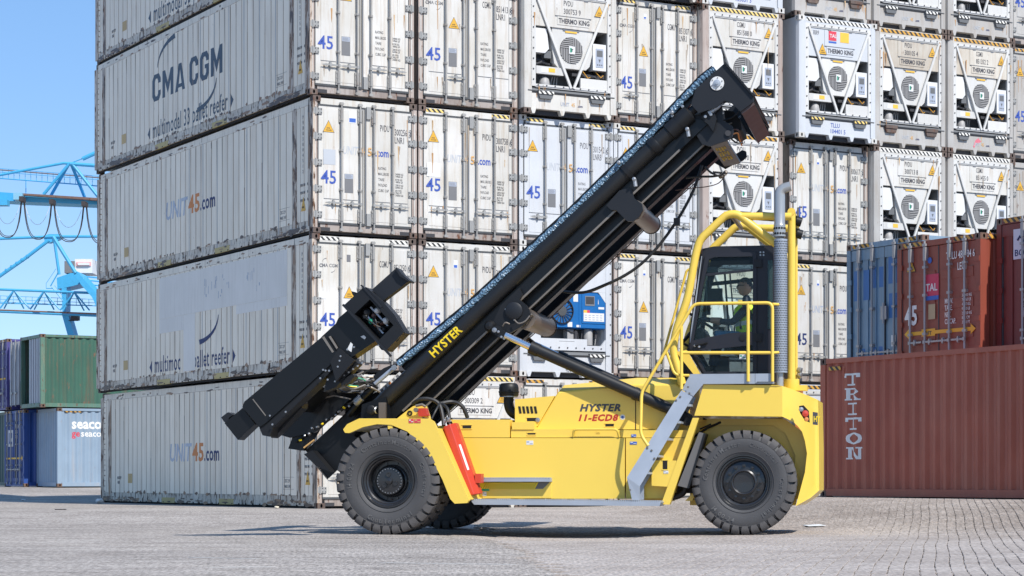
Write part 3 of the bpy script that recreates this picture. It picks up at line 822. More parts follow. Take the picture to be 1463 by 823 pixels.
    ME['tk_base'] = b.mesh('lower_end_panel', [M['white'], M['tray'], M['dark']])
    b = MB()
    b.prism([(0.0, -0.03, 0.17), (0.42, -0.03, 0.17), (0.36, -0.03, 0.0), (0.06, -0.03, 0.0)], (0, 0.08, 0), 0); b.box((0.02, -0.05, 0.10), (0.40, -0.028, 0.165), 1); b.box((0.0, -0.05, 0.165), (0.42, 0.06, 0.18), 0)
    ME['tk_step'] = b.mesh('lift_step', [M['tray'], M['hazw']])
    b = MB(); b.prism([(0.0, 0.12, 0), (0.03, 0.035, 0), (0.10, 0.0, 0), (0.20, 0.0, 0), (0.20, 0.12, 0)], (0, 0, CHT - 0.236), 0, True)
    ME['tk_post'] = b.mesh('corner_post', [M['post']])
    b = MB(); b.box((0.178, 0.0, CHT - 0.168), (CW - 0.178, 0.16, CHT - 0.02)); ME['tk_rail'] = b.mesh('top_rail', [M['white']])
    b = MB(); b.box((0, 0, 0), (1.98, 0.003, 0.085)); ME['tk_haz'] = b.mesh('hazard_stripe', [M['hazw']])
tk_meshes()

def tk_container(col_x, tier, prefix, number, label, depth=13.7, dy=-0.20, dx=0.0, white='white', hz='hazw', sign=(1.95, 2.38), owner=None, low=None, castmat=None, new=False, base=None, group='white reefer containers stacked in the wall', step_rust=False):
    t = container_root('reefer_container', col_x, tier, dy, label, group, dx)
    wm = M[white]
    inst('body', body_mesh(depth, True), t, mat=wm)
    castings(t, depth, castmat)
    for x, sx in ((0, 1), (CW, -1)): inst('corner_post', ME['tk_post'], t, (x, 0, 0.118), wm if new else M['post'] if not base else M[base], scl=(sx, 1, 1))
    inst('top_rail', ME['tk_rail'], t, mat=wm)
    if hz: inst('hazard_stripe', ME['tk_haz'], t, (0.23, -0.006, CHT - 0.125), M[hz])
    inst('unit_frame', ME['tk_frame'], t); inst('machinery_bay', ME['tk_bay'], t)
    inst('upper_cover', ME['tk_cover'], t, mat=wm if white != 'cream' else M['cream'])
    inst('brace', ME['tk_bracea'], t); inst('brace', ME['tk_braceb'], t)
    inst('condenser_panel', ME['tk_fanpanel'], t); inst('fan_grille', ME['tk_fan'], t); inst('badge', ME['tk_badge'], t)
    inst('controller', ME['tk_ctrl'], t); inst('electrical_box', ME['tk_boxl'], t); inst('service_tray', ME['tk_tray'], t)
    inst('lower_panel', ME['tk_pr'], t); inst('compressor', ME['tk_guts'], t)
    inst('lower_end_panel', ME['tk_base'], t, mat=M[base] if base else wm)
    for x in (0.34, CW - 0.34 - 0.42): inst('lift_step', ME['tk_step'], t, (x, 0, 0.335), mat=[M['casting'] if step_rust else None, M['casting'] if step_rust else (M['haz'] if new else None)])
    if sign: inst('warning_sign', ME['sign'], t, (sign[0], 0.005, sign[1]))
    b = MB()
    if prefix: b.fit(prefix, FACE(1.02, 2.45, 0.006), 0.24, 0.115, 0, bold=.006)
    if number: b.fit(number, FACE(1.02, 2.27, 0.006), 0.44, 0.115, 0, bold=.006)
    b.fit('THERMO KING', FACE(0.89, 2.06, 0.008), 0.80, 0.105, 0, bold=.03)
    b.build('lettering', [M['ink']], t)
    if not new: rust_runs(t, 8, hash_of(label), -0.004, ((2.66, .5), (0.58, .30), (2.3, .8))); rust_runs(t, 5, hash_of(label) + 7, 0.0265, ((0.46, .3),))
    b = MB()
    if owner:
        b.fit(owner[0], FACE(1.0, 0.30, 0.028), 0.28, 0.10, 0, bold=.006); b.fit(owner[1], FACE(1.0, 0.16, 0.028), 0.46, 0.10, 0, bold=.006)
        b.build('lettering', [M['blueprint']], t)
    elif low:
        b.text('UNIT', FACE(0.95, 0.22, 0.028), 0.12, 0, xs=.8, bold=.01); b.text('45', FACE(1.23, 0.22, 0.028), 0.12, 1, xs=.8, bold=.01); b.text('.com', FACE(1.39, 0.22, 0.028), 0.085, 2, xs=.8, bold=.01)
        b.build('lettering', [M['ghost'] if low == 1 else M['greyprint'], M['orangepale'], M['navy']], t)
    return t

GR = 'white reefer containers stacked in the wall'

# ---- first column (its long left side is in view)
D1 = 13.9
def side_meshes():
    n = 36; y0, y1 = 1.07, D1 - 0.71; w = (y1 - y0) / n
    b = MB(); b.box((-0.002, 0.016, 0.272), (0.03, w - 0.016, 2.695)); ME['panel'] = b.mesh('side_panel', [M['side']])
    b = MB(); b.box((0.004, 0.2, 0.25), (0.02, D1 - 0.2, 2.72)); ME['sidejoint'] = b.mesh('panel_joint', [M['joint']])
    b = MB(); b.box((-0.012, 0.17, 0.05), (0.08, D1 - 0.17, 0.15)); b.box((0.03, 0.17, 0.0), (0.05, D1 - .17, 0.06), 2); b.box((-0.003, 0.17, 0.15), (0.06, D1 - 0.17, 0.268)); 
    for y in (5.1, 8.9): b.box((-0.016, y - .45, 0.040), (0.06, y + .45, 0.17), 1)
    for y in [0.6 + k * 0.41 for k in range(33)]: b.box((-0.017, y, 0.05), (-0.011, y + 0.07, 0.075), 2)
    ME['siderail'] = b.mesh('bottom_rail', [M['siderail'], worn('pocket_yellow', (0.50, 0.38, 0.12), dirt_amt=0.5, rust=0.3), M['black']])
    b = MB(); b.box((-0.006, 0.17, 2.70), (0.06, D1 - 0.17, CHT - 0.035)); ME['sidetop'] = b.mesh('top_rail', [worn('top_rail_paint', (0.78, 0.70, 0.58), dirt=(0.2, 0.12, 0.07), dirt_amt=0.5, rust=0.34, rustcol=(.07, .033, .018))])
    b = MB(); b.box((-0.004, 0.0, 0.118), (0.05, 0.24, CHT - 0.118)); ME['sidepost'] = b.mesh('side_post', [M['sidepost']])
    b = MB(); b.box((-0.008, 0.0, 0.16), (0.03, 0.22, 2.72)); ME['siderib'] = b.mesh('side_rib', [M['sidepost']])
    b = MB()
    for k in range(18): b.lathe([(.016, 0), (.016, .02), (0, .02)], (0, 0, 0.3 + k * 0.138), (-1, 0, 0), 6)
    ME['rivets'] = b.mesh('rivet_row', [M['sidepost']])
    return n, y0, w
SN, SY0, SWD = side_meshes()
OCT = [(0, .20), (.22, 0), (.78, 0), (1, .20), (1, .80), (.78, 1), (.22, 1), (0, .80)]
OCI = [(.30, .26), (.40, .17), (.60, .17), (.70, .26), (.70, .74), (.60, .83), (.40, .83), (.30, .74)]
def _ring(skip): return [[OCT[k], OCT[(k + 1) % 8], OCI[(k + 1) % 8], OCI[k]] for k in range(8) if k != skip]
BLOCK = {
 'C': (1.0, _ring(3) + [[(1, .20), (1, .36), (.70, .36), (.70, .26)], [(.70, .74), (.70, .64), (1, .64), (1, .80)]]),
 'G': (1.0, _ring(3) + [[(1, .20), (1, .54), (.70, .54), (.70, .26)], [(.70, .40), (.70, .54), (.54, .54), (.54, .40)], [(.70, .74), (.70, .66), (1, .66), (1, .80)]]),
 'M': (1.28, [[(0, 0), (.24, 0), (.24, 1), (0, 1)], [(.76, 0), (1, 0), (1, 1), (.76, 1)], [(.24, 1), (.24, .58), (.5, .10), (.5, .50)], [(.76, 1), (.5, .50), (.5, .10), (.76, .58)]]),
 'A': (1.12, [[(0, 0), (.27, 0), (.50, .80), (.50, 1), (.36, 1)], [(1, 0), (.64, 1), (.50, 1), (.50, .80), (.73, 0)], [(.345, .26), (.307, .13), (.693, .13), (.655, .26)]]),
}
def block(b, word, t0, t1, z, h, x):
    """heavy condensed capitals cut as flat stencil pieces"""
    tot = sum(BLOCK[c][0] for c in word) + .22 * (len(word) - 1); k = (t0 - t1) / tot; p = t0
    for c in word:
        w = BLOCK[c][0] * k
        for q in BLOCK[c][1]:
            b.prism([SIDE(p - 0, z, x) @ Vector((u * w, v * h, 0)) for u, v in q], (-0.002, 0, 0), 0)
        p -= w + .22 * k
RUSTD = worn('dark_rust_stain', (0.085, 0.042, 0.024), dirt=(.05, .03, .02), dirt_amt=.6, rust=.3)
RUSTM = worn('brown_rust_stain', (0.30, 0.165, 0.085), dirt=(.2, .12, .07), dirt_amt=.5, rust=.2)
def side_stains(t, seed):
    """ragged rust along the bottom rail, the castings and posts, and thin brown runs in the panel joints"""
    rnd = random.Random(seed); b = MB()
    def blob(y, z, w, h, x, mat):
        n = 9; b.add([(x, y + w * math.cos(2 * math.pi * k / n) * rnd.uniform(.45, 1.0), z + h * math.sin(2 * math.pi * k / n) * rnd.uniform(.4, 1.0)) for k in range(n)], [tuple(range(n))], mat)
    for k in range(70):
        y = rnd.choice((rnd.uniform(.2, D1 - .2), rnd.uniform(.2, 2.5), rnd.uniform(11, D1 - .2)))
        blob(y, rnd.choice((.07, .10, .14)) + rnd.uniform(-.015, .02), rnd.uniform(.05, .32), rnd.uniform(.02, .06), -0.0165 - k * 2e-5, 0 if rnd.random() < .7 else 1)
    for k in range(46):
        y = rnd.uniform(.25, D1 - .3); blob(y, 0.275 + rnd.uniform(-.01, .03), rnd.uniform(.03, .14), rnd.uniform(.02, .07), -0.0066 - k * 2e-5, 0 if rnd.random() < .4 else 1)
    for k in range(30):
        y = rnd.uniform(.25, D1 - .3); blob(y, 2.72 + rnd.uniform(-.03, .08), rnd.uniform(.04, .25), rnd.uniform(.012, .04), -0.0075 - k * 2e-5, 1 if rnd.random() < .6 else 0)
    for yb in (0.06, 0.14, 0.20, 0.90, 1.0, D1 - .64, D1 - .58):          # posts and ribs
        for k in range(7):
            z = rnd.uniform(.2, 2.6); blob(yb + rnd.uniform(-.03, .03), z, rnd.uniform(.02, .06), rnd.uniform(.10, .50), -0.0095 - k * 3e-5, 0 if rnd.random() < .45 else 1)
    for k in range(34):                                               # runs in the joints
        y = SY0 + rnd.randrange(SN) * SWD + rnd.uniform(-.006, .006); z0 = rnd.choice((2.66, 2.66, rnd.uniform(.8, 2.5))); L_ = rnd.uniform(.15, 1.3); w = rnd.uniform(.012, .035)
        b.add([(-0.0068, y - w / 2, z0), (-0.0068, y + w / 2, z0), (-0.0068, y + w * .3, z0 - L_ * .6), (-0.0068, y, z0 - L_), (-0.0068, y - w * .35, z0 - L_ * .5)], [(0, 1, 2, 3, 4)], 1 if rnd.random() < .7 else 0)
    o = b.build('rust_stains', [RUSTD, RUSTM], t); o['kind'] = 'stuff'
def side_wall(t, kind):
    inst('panel_joint', ME['sidejoint'], t)
    for k in range(SN):
        y = SY0 + k * SWD
        mt = None
        if kind == 'repaint':
            z_t = k / SN
            mt = M['sideclean'] if False else None
        inst('side_panel', ME['panel'], t, (-0.001 + random.uniform(-.0015, .0015), y, 0), mt)
    for y0, y1 in ((0.25, 0.45), (0.45, 0.65), (0.65, 0.86), (D1 - 0.50, D1 - 0.32), (D1 - 0.31, D1 - 0.12)):
        o = inst('side_panel', ME['panel'], t, (-0.001, y0, 0)); o.scale = (1, (y1 - y0) / SWD, 1)
    inst('bottom_rail', ME['siderail'], t); inst('top_rail', ME['sidetop'], t)
    inst('side_post', ME['sidepost'], t, (0, 0.0, 0)); inst('side_post', ME['sidepost'], t, (0, D1 - 0.10, 0))
    inst('side_rib', ME['siderib'], t, (0, 0.84, 0)); inst('side_rib', ME['siderib'], t, (0, D1 - 0.70, 0))
    inst('rivet_row', ME['rivets'], t, (-0.002, D1 - 0.20, 0))
    for z, m in ((0.118, None), (CHT, None)): pass
    for z in (0, CHT - 0.118): inst('corner_casting', ME['casting'], t, (0, D1, z), scl=(1, -1, 1))
    side_stains(t, hash_of(kind) + int(t.location.z * 10))
    X = -0.005
    b = MB()                                                        # marks every side carries
    T = [(0.44, 0.60), (0.44, 0.34), (0.44, 0.47)]
    b.prism([SIDE(0.37, 0.50, X) @ Vector(p) for p in ((0, 0, 0), (-.24, 0, 0), (-.12, .30, 0))], (-0.003, 0, 0), 0)
    b.text('AVIS', SIDE(0.56, 0.56, X - .0035), 0.06, 1)
    b.build('warning_sign', [M['yellowsign'], M['ink']], t)
    b = MB(); b.box((X, 11.55, 0.52), (X - .003, 11.87, 0.76)); b.build('sticker', worn('faded_orange_sticker', (0.55, 0.36, 0.12), dirt_amt=.4, rust=.1), t)
    b = MB()
    for k in range(3):
        b.text('PVDU 300', SIDE(0.66, 1.02 - k * .16, X), 0.085, 0, xs=.7); b.text('45', SIDE(0.30, 1.02 - k * .16, X), 0.085, 0, xs=.7)
    b.text('NO STEP', SIDE(12.7, 0.62, X), 0.11, 0, xs=.7); b.text('45R1', SIDE(12.68, 0.50, X), 0.11, 0, xs=.7)
    b.text('CSC 2.9', SIDE(1.75, 0.55, X), 0.10, 0, xs=.9); b.text('MAX 34T', SIDE(1.75, 0.43, X), 0.10, 0, xs=.9)
    for p in (((1.22, .40), (1.80, .405)), ((1.22, .66), (1.80, .665))): b.box((X, p[0][0], p[0][1]), (X - .002, p[1][0], p[1][1]))
    col = 'PVDU3004512' if kind != 'cma' else 'CGMU8512500'
    for k, ch in enumerate(col): b.text(ch, SIDE(0.53, 2.45 - k * .115, X), 0.105, 0, xs=.8, bold=.01)
    b.build('lettering', [M['ink2']], t)
    b = MB(); Xl = -0.0042
    def multimodal(z, patch=False):
        pr = SIDE(9.92, z, Xl)
        b.prism([SIDE(9.92, z, Xl) @ Vector(p) for p in ((0, .14, 0), (.17, 0.0, 0), (.17, .30, 0))], (-0.002, 0, 0), 0)
        if not patch: b.fit('multimodal 33 pallet reefer', SIDE(9.55, z, Xl), 4.95, 0.40, 0, bold=.006, sp=1.08)
        else:
            b.fit('multimoc', SIDE(9.55, z, Xl), 1.78, 0.40, 0, bold=.006, sp=1.08); b.fit('pallet reefer', SIDE(6.88, z, Xl), 2.28, 0.40, 0, bold=.006, sp=1.08)
        b.prism([SIDE(4.42, z, Xl) @ Vector(p) for p in ((0, 0, 0), (.17, .16, 0), (0, .32, 0))], (-0.002, 0, 0), 0)
    if kind == 'cma':
        multimodal(0.36)
        block(b, 'CMA', 9.58, 7.32, 1.25, 0.66, Xl); block(b, 'CGM', 7.02, 4.92, 1.25, 0.66, Xl)
        arc(b, SIDE(8.75, 2.06, Xl - .003), 0.50, 0, 1.9); arc(b, SIDE(5.75, 1.18, Xl - .003), -0.50, 0, 1.9)
        b.build('lettering', [worn('logo_blue_black', (0.022, 0.035, 0.065), dirt=(.12, .12, .13), dirt_amt=.3, rust=0.0)], t)
    elif kind == 'patch':
        multimodal(0.36, True)
        arc(b, SIDE(5.75, 1.52, Xl - .003), -0.50, 0, 1.9)
        b.build('lettering', [M['navy']], t)
        def sheet(y0, y1, z0, z1):
            return MB().box((Xl, y0, z0), (Xl - .0035, y1, z1)).build('patch', M['sideclean'], t)
        sheet(1.3, 9.2, 1.66, 2.66); sheet(7.55, 9.2, 1.30, 1.655); sheet(6.78, 7.545, 0.30, 1.655); sheet(1.3, 4.2, 1.45, 1.655)
        c = MB(); random.seed(3)
        for k in range(26):
            y = random.choice((random.uniform(2.8, 3.6), random.uniform(4.4, 6.2))); z = random.uniform(1.85, 2.35); h = random.uniform(.03, .20)
            c.box((Xl - .0036, y, z), (Xl - .0045, y + random.uniform(.012, .05), z + h))
        c.build('scuff', M['greyprint'], t)
    else:
        z = 1.16 if kind == 'unit' else 1.06
        b.fit('UNIT', SIDE(8.80, z, Xl), 1.48, 0.42, 0, bold=.02, shear=.16); b.fit('45', SIDE(7.28, z, Xl), 0.74, 0.42, 1, bold=.025, sp=1.05); b.fit('.com', SIDE(6.50, z, Xl), 0.95, 0.34, 2, bold=.02, sp=1.05)
        b.build('lettering', [worn('faded_unit_print', (0.44, 0.48, 0.58), dirt=(.62, .62, .62), dirt_amt=.8, rust=0), M['orange'], M['navy']], t)

c = door_container(0, 5, None, None, None, 'topmost container at the left corner, only the lower part of its long side in view', D1, dx=-0.05); side_wall(c, 'cma')
c = door_container(0, 4, None, None, None, 'weathered reefer container with a large CMA CGM logo across its long side', D1, dx=-0.07, sign=(0.84, 2.13), hz=None, f45=0.98, patches=((0.80, 2.55, 0.1, .1, 'ghost'), (1.50, 2.5, .1, .15, 'ghost'))); side_wall(c, 'cma')
c = door_container(0, 3, 'PVDU', '300256 3', 'LNR1', 'corner reefer container, third tier, with UNIT45.com on its unpatched long side', D1, unit45=1, sticker=(0.83, 2.36, .17, .25, 'stickerblue'), hz=None, patches=((0.24, 1.45, .28, .32, 'ghost'),)); side_wall(c, 'unit')
c = door_container(0, 2, 'CGMU', '851250 0', 'LNR1', 'corner reefer container whose long side is partly painted over in pale blue', D1, dx=-0.02, sign=(0.86, 1.64), f45=0.95, cma=True, patches=((0.80, 2.32, .09, .15, 'ink2'), (0.16, 1.52, .17, .15, 'sticker')), plate=None); side_wall(c, 'patch')
c = door_container(0, 1, None, None, None, 'bottom corner reefer container on the ground with UNIT45.com on its side', D1, dx=0.10, sign=None, f45=0); side_wall(c, 'unit45')
# ---- second column
door_container(XS[1], 4, 'CGMU', '851413 8', 'LNR1', 'doored reefer container with CMA CGM mark beside the top left corner container', white='white', cma=True, sign=(0.86, 1.80), f45=0.98, handles=(0, 1, 0, 0), hz=None)
door_container(XS[1], 3, 'PVDU', '300758 6', 'LNR1', 'doored reefer container with a white patch by its left hinges and UNIT45.com', unit45=1, sign=(0.36, 2.20), hz='haz', patches=((0.20, 1.36, .33, .30, 'sticker'),))
door_container(XS[1], 2, 'PVDU', '3004', '', 'white doored container half hidden by the mast foot, second tier', unit45=2, sign=(0.36, 2.18), hz='hazw', sticker=(0.85, 2.3, .1, .18, 'stickerblue'), weights=False)
tk_container(XS[1], 1, 'PVDU', '300309 2', 'reefer container with fan unit at ground level behind the air intake', hz='haz')
# ---- third column
tk_container(XS[2], 4, 'PVDU', '300753 9', 'reefer container PVDU 300753 9 showing its fan unit, between two doored containers near the top', hz=None, low=2, white='white', step_rust=False, base='white')
door_container(XS[2], 3, 'PVDU', '301542 6', 'LNRB', 'clean bluish white reefer container numbered PVDU 301542 6', white='whitecool', unit45=2, sign=(0.34, 2.18), hz='haz', castmat=M['castpaint'], handles=(1, 0, 0, 0))
door_container(XS[2], 1, None, None, None, 'white doored container at ground level behind the yellow engine hood', sign=None, f45=0, hz='hazd', sticker=(0.85, 2.25, .1, .12, 'stickerblue'), weights=False, castmat=None)
# ---- fourth column
tk_container(XS[3], 5, None, None, 'container whose rusty bottom edge shows at the top of the picture, fourth from the corner', hz=None, base='white')
door_container(XS[3], 4, 'CGMU', '851307 0', 'LNR1', 'doored reefer container with CMA CGM mark just left of the mast head', cma=True, sign=(0.86, 1.66), f45=0.80, hz='haz', castmat=None, sticker=(0.86, 2.42, .08, .12, 'stickerblue'), handles=(1, 0, 0, 0))
door_container(XS[3], 3, 'PVDU', '301533 7', 'LNRB', 'bluish white doored container largely covered by the raised mast', white='whitecool', sign=(0.34, 2.2), hz='haz', castmat=M['castpaint'], unit45=0)
door_container(XS[3], 2, 'CGMU', '851402 5', 'LNR1', 'white doored container left of the cab, small CMA CGM mark and a warning triangle', cma=True, sign=(0.86, 1.62), f45=0.92, hz='haz', sticker=(0.84, 2.36, .08, .13, 'stickerblue'), weights=False)
door_container(XS[3], 1, None, None, None, 'white doored container at ground level behind the engine hood, right of its neighbour', sign=None, f45=0, weights=False)
# ---- fifth column
tk_container(XS[4], 5, None, None, 'clean white container at the picture top numbered 155051 3', white='whitenew', new=True, hz=None, owner=('TLLU', '155051 3'), castmat=M['castpaint'])
tk_container(XS[4], 4, 'CGMU', '851588 0', 'reefer container with a fan unit partly hidden by the mast head', hz='haz', sign=(1.97, 2.36))
tk_container(XS[4], 3, 'PVDU', '300370 2', 'reefer container with a fan unit directly above the cab guard frame', hz='hazd', sign=(1.95, 2.38))
tk_container(XS[4], 2, 'PVDU', '300412 6', 'rust streaked reefer container seen through the cab windows', hz='haz', white='cream', base='cream')
tk_container(XS[4], 1, None, None, 'reefer container hidden behind the cab platform at ground level', hz=None, white='cream')
# ---- sixth column
tk_container(XS[5], 5, None, None, 'dirty reefer container with a white low panel, above the new TLLU container', hz=None, white='greywhite', base='greywhite', low=1, step_rust=True)
tk_container(XS[5], 4, None, None, 'clean new reefer container numbered TLLU 104401 5 with red and orange stickers', white='whitenew', new=True, hz='hazw', sign=(0.73, 2.10), owner=('TLLU', '104401 5'), castmat=M['castpaint'], dy=-0.36)
door_container(XS[5], 3, 'PVDU', '300617 3', 'LNR1', 'doored reefer container PVDU 300617 3 beside the exhaust pipe tip', unit45=2, sign=(0.36, 2.2), hz=None, sticker=(0.84, 2.34, .08, .14, 'stickerblue'))
door_container(XS[5], 2, 'PVDU', '300588 1', 'LNR1', 'reefer container with a clear UNIT45.com mark, half in shade right of the exhaust pipe', unit45=3, sign=(0.36, 2.2), hz='haz', sticker=(0.84, 2.34, .08, .14, 'stickerblue'), blue45=False, f45=0.92, castmat=None)
tk_container(XS[5], 1, None, None, 'reefer container with an orange rusted corner post at ground level right of the counterweight', hz='hazd', white='whitecool', base=None)
# ---- seventh, eighth and ninth columns
tk_container(XS[6], 5, None, None, 'dirty reefer container cut by the picture top, second from the right', hz=None, white='greywhite', base='greywhite', low=1)
tk_container(XS[6], 4, 'PVDU', '300105 4', 'cream streaked reefer container with fan unit, right of the new TLLU container', hz='hazd', white='cream', base='greywhite', step_rust=True, low=1)
tk_container(XS[6], 3, 'PVDU', '300713 8', 'reefer container with fan unit standing right above the faded blue container', hz='hazw', white='white', base='greywhite', low=1)
tk_container(XS[7], 5, None, None, 'dirty reefer container cut by the picture top, next to the doored corner one', hz=None, white='greywhite', base='greywhite', low=1)
tk_container(XS[7], 4, 'CGMU', '851352 2', 'reefer container with a pink smear on its lower end', hz='hazd', white='cream', base='greywhite', low=1)
tk_container(XS[7], 3, 'CGMU', '851455 0', 'reefer container with fan unit above the rust red TAL container', hz='hazw', base='greywhite')
door_container(XS[8], 5, None, None, None, 'doored container at the top right corner of the picture', white='greywhite', unit45=0, f45=0.98, hz=None)
door_container(XS[8], 4, 'CGMU', '851377 1', None, 'doored container cut by the right picture edge, fourth tier', white='greywhite', cma=True, f45=0.98, hz='hazd')
door_container(XS[8], 3, 'CGMU', '851420 9', None, 'doored container cut by the right picture edge, third tier, above the dark red container', white='greywhite', cma=True, f45=0.98, hz=None)
for cx_ in (6, 7, 8):
    for tr in (1, 2):
        tk_container(XS[cx_], tr, None, None, 'lower reefer container hidden behind the brown TRITON container', hz=None, white='greywhite', base='greywhite')
# pink smear and the two stickers of their containers
def child_of(label_part):
    return next(o for o in bpy.data.objects if o.get('label') and label_part in o['label'])
t = child_of('red and orange stickers')
b = MB(); b.box((0.92, 0.003, 2.36), (1.16, 0.007, 2.58), 0); b.text('TAL', FACE(0.95, 2.43, 0.002), 0.12, 1, bold=.02); b.box((0.92, 0.003, 2.30), (1.16, 0.007, 2.34), 2); b.build('sticker', [M['stickerred'], M['sticker'], M['stickerblue']], t)
MB().box((1.28, 0.003, 2.34), (1.55, 0.007, 2.58)).build('sticker', M['stickeryel'], t)
b = MB(); b.text('LRR9', FACE(0.40, 2.46, 0.017), 0.15, 0, xs=.7); b.build('lettering', [M['ink2']], t)
t = next(o for o in bpy.data.objects if o.get('label') == 'reefer container with a pink smear on its lower end')
b = MB(); b.prism([(0.93, 0.026, 0.20), (1.02, 0.026, 0.36), (1.12, 0.026, 0.42), (1.22, 0.026, 0.34), (1.12, 0.026, 0.28), (1.05, 0.026, 0.30), (0.97, 0.026, 0.16)], (0, 0.003, 0)); b.build('smear', flat('pink_smear', (0.62, 0.16, 0.20), .7), t)
# orange post on the ground level container by the counterweight
t = next(o for o in bpy.data.objects if o.get('label', '').startswith('reefer container with an orange rusted'))
MB().prism([(0.0, -0.012, 0.118), (0.24, -0.012, 0.118), (0.24, -0.012, 2.76), (0.0, -0.012, 2.76)], (0, 0.012, 0)).build('corner_plate', worn('orange_primer', (0.50, 0.16, 0.04), dirt_amt=.4, rust=.4), t)

# ---- the container with the blue refrigeration unit (third column, second tier)
def blue_unit():
    t = container_root('reefer_container', XS[2], 2, 0.0, 'reefer container with a bright blue refrigeration unit in its end', GR)
    w = M['whitecool']; inst('body', body_mesh(13.7, True), t, mat=w); castings(t, 13.7, M['castpaint'])
    for x, sx in ((0, 1), (CW, -1)): inst('corner_post', ME['tk_post'], t, (x, 0, 0.118), w, scl=(sx, 1, 1))
    inst('top_rail', ME['tk_rail'], t, mat=w); inst('lower_end_panel', ME['tk_base'], t, mat=w)
    b = MB(); b.box((0.18, 0.01, 0.60), (0.55, 0.06, 2.72)); b.box((2.30, 0.01, 0.60), (CW - 0.17, 0.06, 2.72)); b.box((0.55, 0.01, 1.93), (2.30, 0.06, 2.72)); b.box((0.55, 0.011, 0.60), (1.75, 0.06, 0.86)); b.box((1.75, 0.011, 0.60), (2.30, 0.06, 0.72))
    b.prism([(2.30, 0.011, 0.72), (2.12, 0.011, 0.72), (2.30, 0.011, 0.94)], (0, 0.049, 0)); b.prism([(2.05, 0.012, 1.93), (2.30, 0.012, 1.93), (2.30, 0.012, 1.62)], (0, 0.03, 0))
    for k in range(9):
        b.lathe([(.018, 0), (.018, .012), (0, .012)], (0.36 + k * .22, 0.01, 0.66), (0, -1, 0), 6, 1); b.lathe([(.018, 0), (.018, .012), (0, .012)], (2.36, 0.01, 0.75 + k * .23), (0, -1, 0), 6, 1)
    b.box((1.02, 0.009, 0.80), (1.42, 0.012, 0.806), 1)
    b.build('end_panel', [w, M['grille']], t)
    MB().box((0.5, 0.45, 0.6), (2.35, 0.47, 2.0)).build('machinery_bay', M['tray'], t)
    BL = flat('unit_blue', (0.012, 0.125, 0.36), 0.35, var=.12)
    b = MB(); n = 28; cx, cz, r = 1.10, 1.48, 0.27
    b.prism([(0.56, 0.03, 1.28), (0.78, 0.03, 1.12), (2.29, 0.03, 1.12), (2.29, 0.03, 1.68), (2.02, 0.03, 1.93), (0.72, 0.03, 1.93), (0.56, 0.03, 1.75)], (0, 0.06, 0)); b.box((1.62, 0.018, 1.22), (2.24, 0.031, 1.88)); b.box((0.56, 0.06, 1.10), (2.29, 0.4, 1.125)); b.box((1.545, 0.022, 1.13), (1.565, 0.031, 1.92))
    b.build('unit_casing', [BL], t)
    b = MB(); b.lathe([(r + .02, 0.0), (r + .02, 0.03), (r, 0.03), (r, -.05), (0, -.05)], (cx, 0.02, cz), (0, -1, 0), 28, 0, False)
    b.lathe([(.11, -.03), (.11, .02), (0, .025)], (cx, 0.02, cz), (0, -1, 0), 16, 1)
    for k in range(18):
        a = k * math.pi / 9; d = Vector((math.cos(a), 0, math.sin(a))); p = Vector((-d.z, 0, d.x)) * .008
        b.prism([Vector((cx, 0.0, cz)) + d * .1 + p, Vector((cx, 0.0, cz)) + d * .1 - p, Vector((cx, 0.0, cz)) + d * r - p, Vector((cx, 0.0, cz)) + d * r + p], (0, 0.01, 0), 2)
    b.build('fan', [M['black'], M['gasket'], M['dark']], t)
    b = MB(); b.box((1.70, 0.010, 1.62), (1.95, 0.02, 1.84)); b.box((1.72, 0.006, 1.66), (1.93, 0.012, 1.82), 1); b.build('display', [M['seal'], M['dark']], t)
    b = MB(); b.box((1.66, 0.012, 1.27), (2.20, 0.019, 1.46)); b.box((1.66, 0.011, 1.46), (1.75, 0.019, 1.52), 2); b.box((1.75, 0.011, 1.46), (1.82, 0.019, 1.52), 3)
    for k in range(5):
        for j in range(3): b.box((1.69 + k * .1, 0.010, 1.30 + j * .05), (1.75 + k * .1, 0.013, 1.315 + j * .05), 1)
    b.box((2.05, 0.012, 1.55), (2.20, 0.018, 1.60)); b.box((1.40, 0.024, 1.70), (1.52, 0.031, 1.88)); b.box((1.22, 0.024, 1.84), (1.38, 0.031, 1.90), 4); b.box((1.25, 0.024, 1.13), (1.37, 0.031, 1.24)); b.box((1.48, 0.024, 1.13), (1.58, 0.031, 1.18))
    b.text('i', FACE(2.03, 1.66, 0.0165), 0.16, 0)
    b.build('sticker', [M['sticker'], M['greyprint'], M['stickeryel'], M['stickerred'], M['green']], t)
    b = MB(); b.lathe([(.11, 0), (.11, .34), (.08, .38), (0, .38)], (1.88, 0.2, 0.74), (0, 0, 1), 14, 0); b.box((1.30, 0.12, 0.78), (1.46, 0.3, 1.08), 0); b.tube([(1.25, .15, 1.06), (1.4, .1, 1.02), (1.56, .12, 1.0), (1.6, .15, 0.85), (1.68, .15, 0.84), (1.7, .15, 1.08)], .018, 6, 1); b.tube([(1.5, .1, 0.78), (1.5, .1, 1.05)], .04, 8, 1); b.box((2.04, 0.15, 0.9), (2.10, 0.2, 1.05), 1); b.tube([(2.07, .17, 0.9), (2.05, .17, 0.74)], .012, 6, 0)
    b.build('compressor', [M['slat'], M['dark']], t)
    b = MB(); b.text('SXRU', FACE(1.20, 0.25, 0.028), 0.17, 0, xs=.62, bold=.006); b.text('450912 7', FACE(1.20, 0.12, 0.028), 0.17, 0, xs=.62, bold=.006); b.build('lettering', [M['ink2']], t)
    inst('lift_step', ME['tk_step'], t, (1.78, 0, 0.36)); inst('lift_step', ME['tk_step'], t, (0.3, 0, 0.36))
blue_unit()

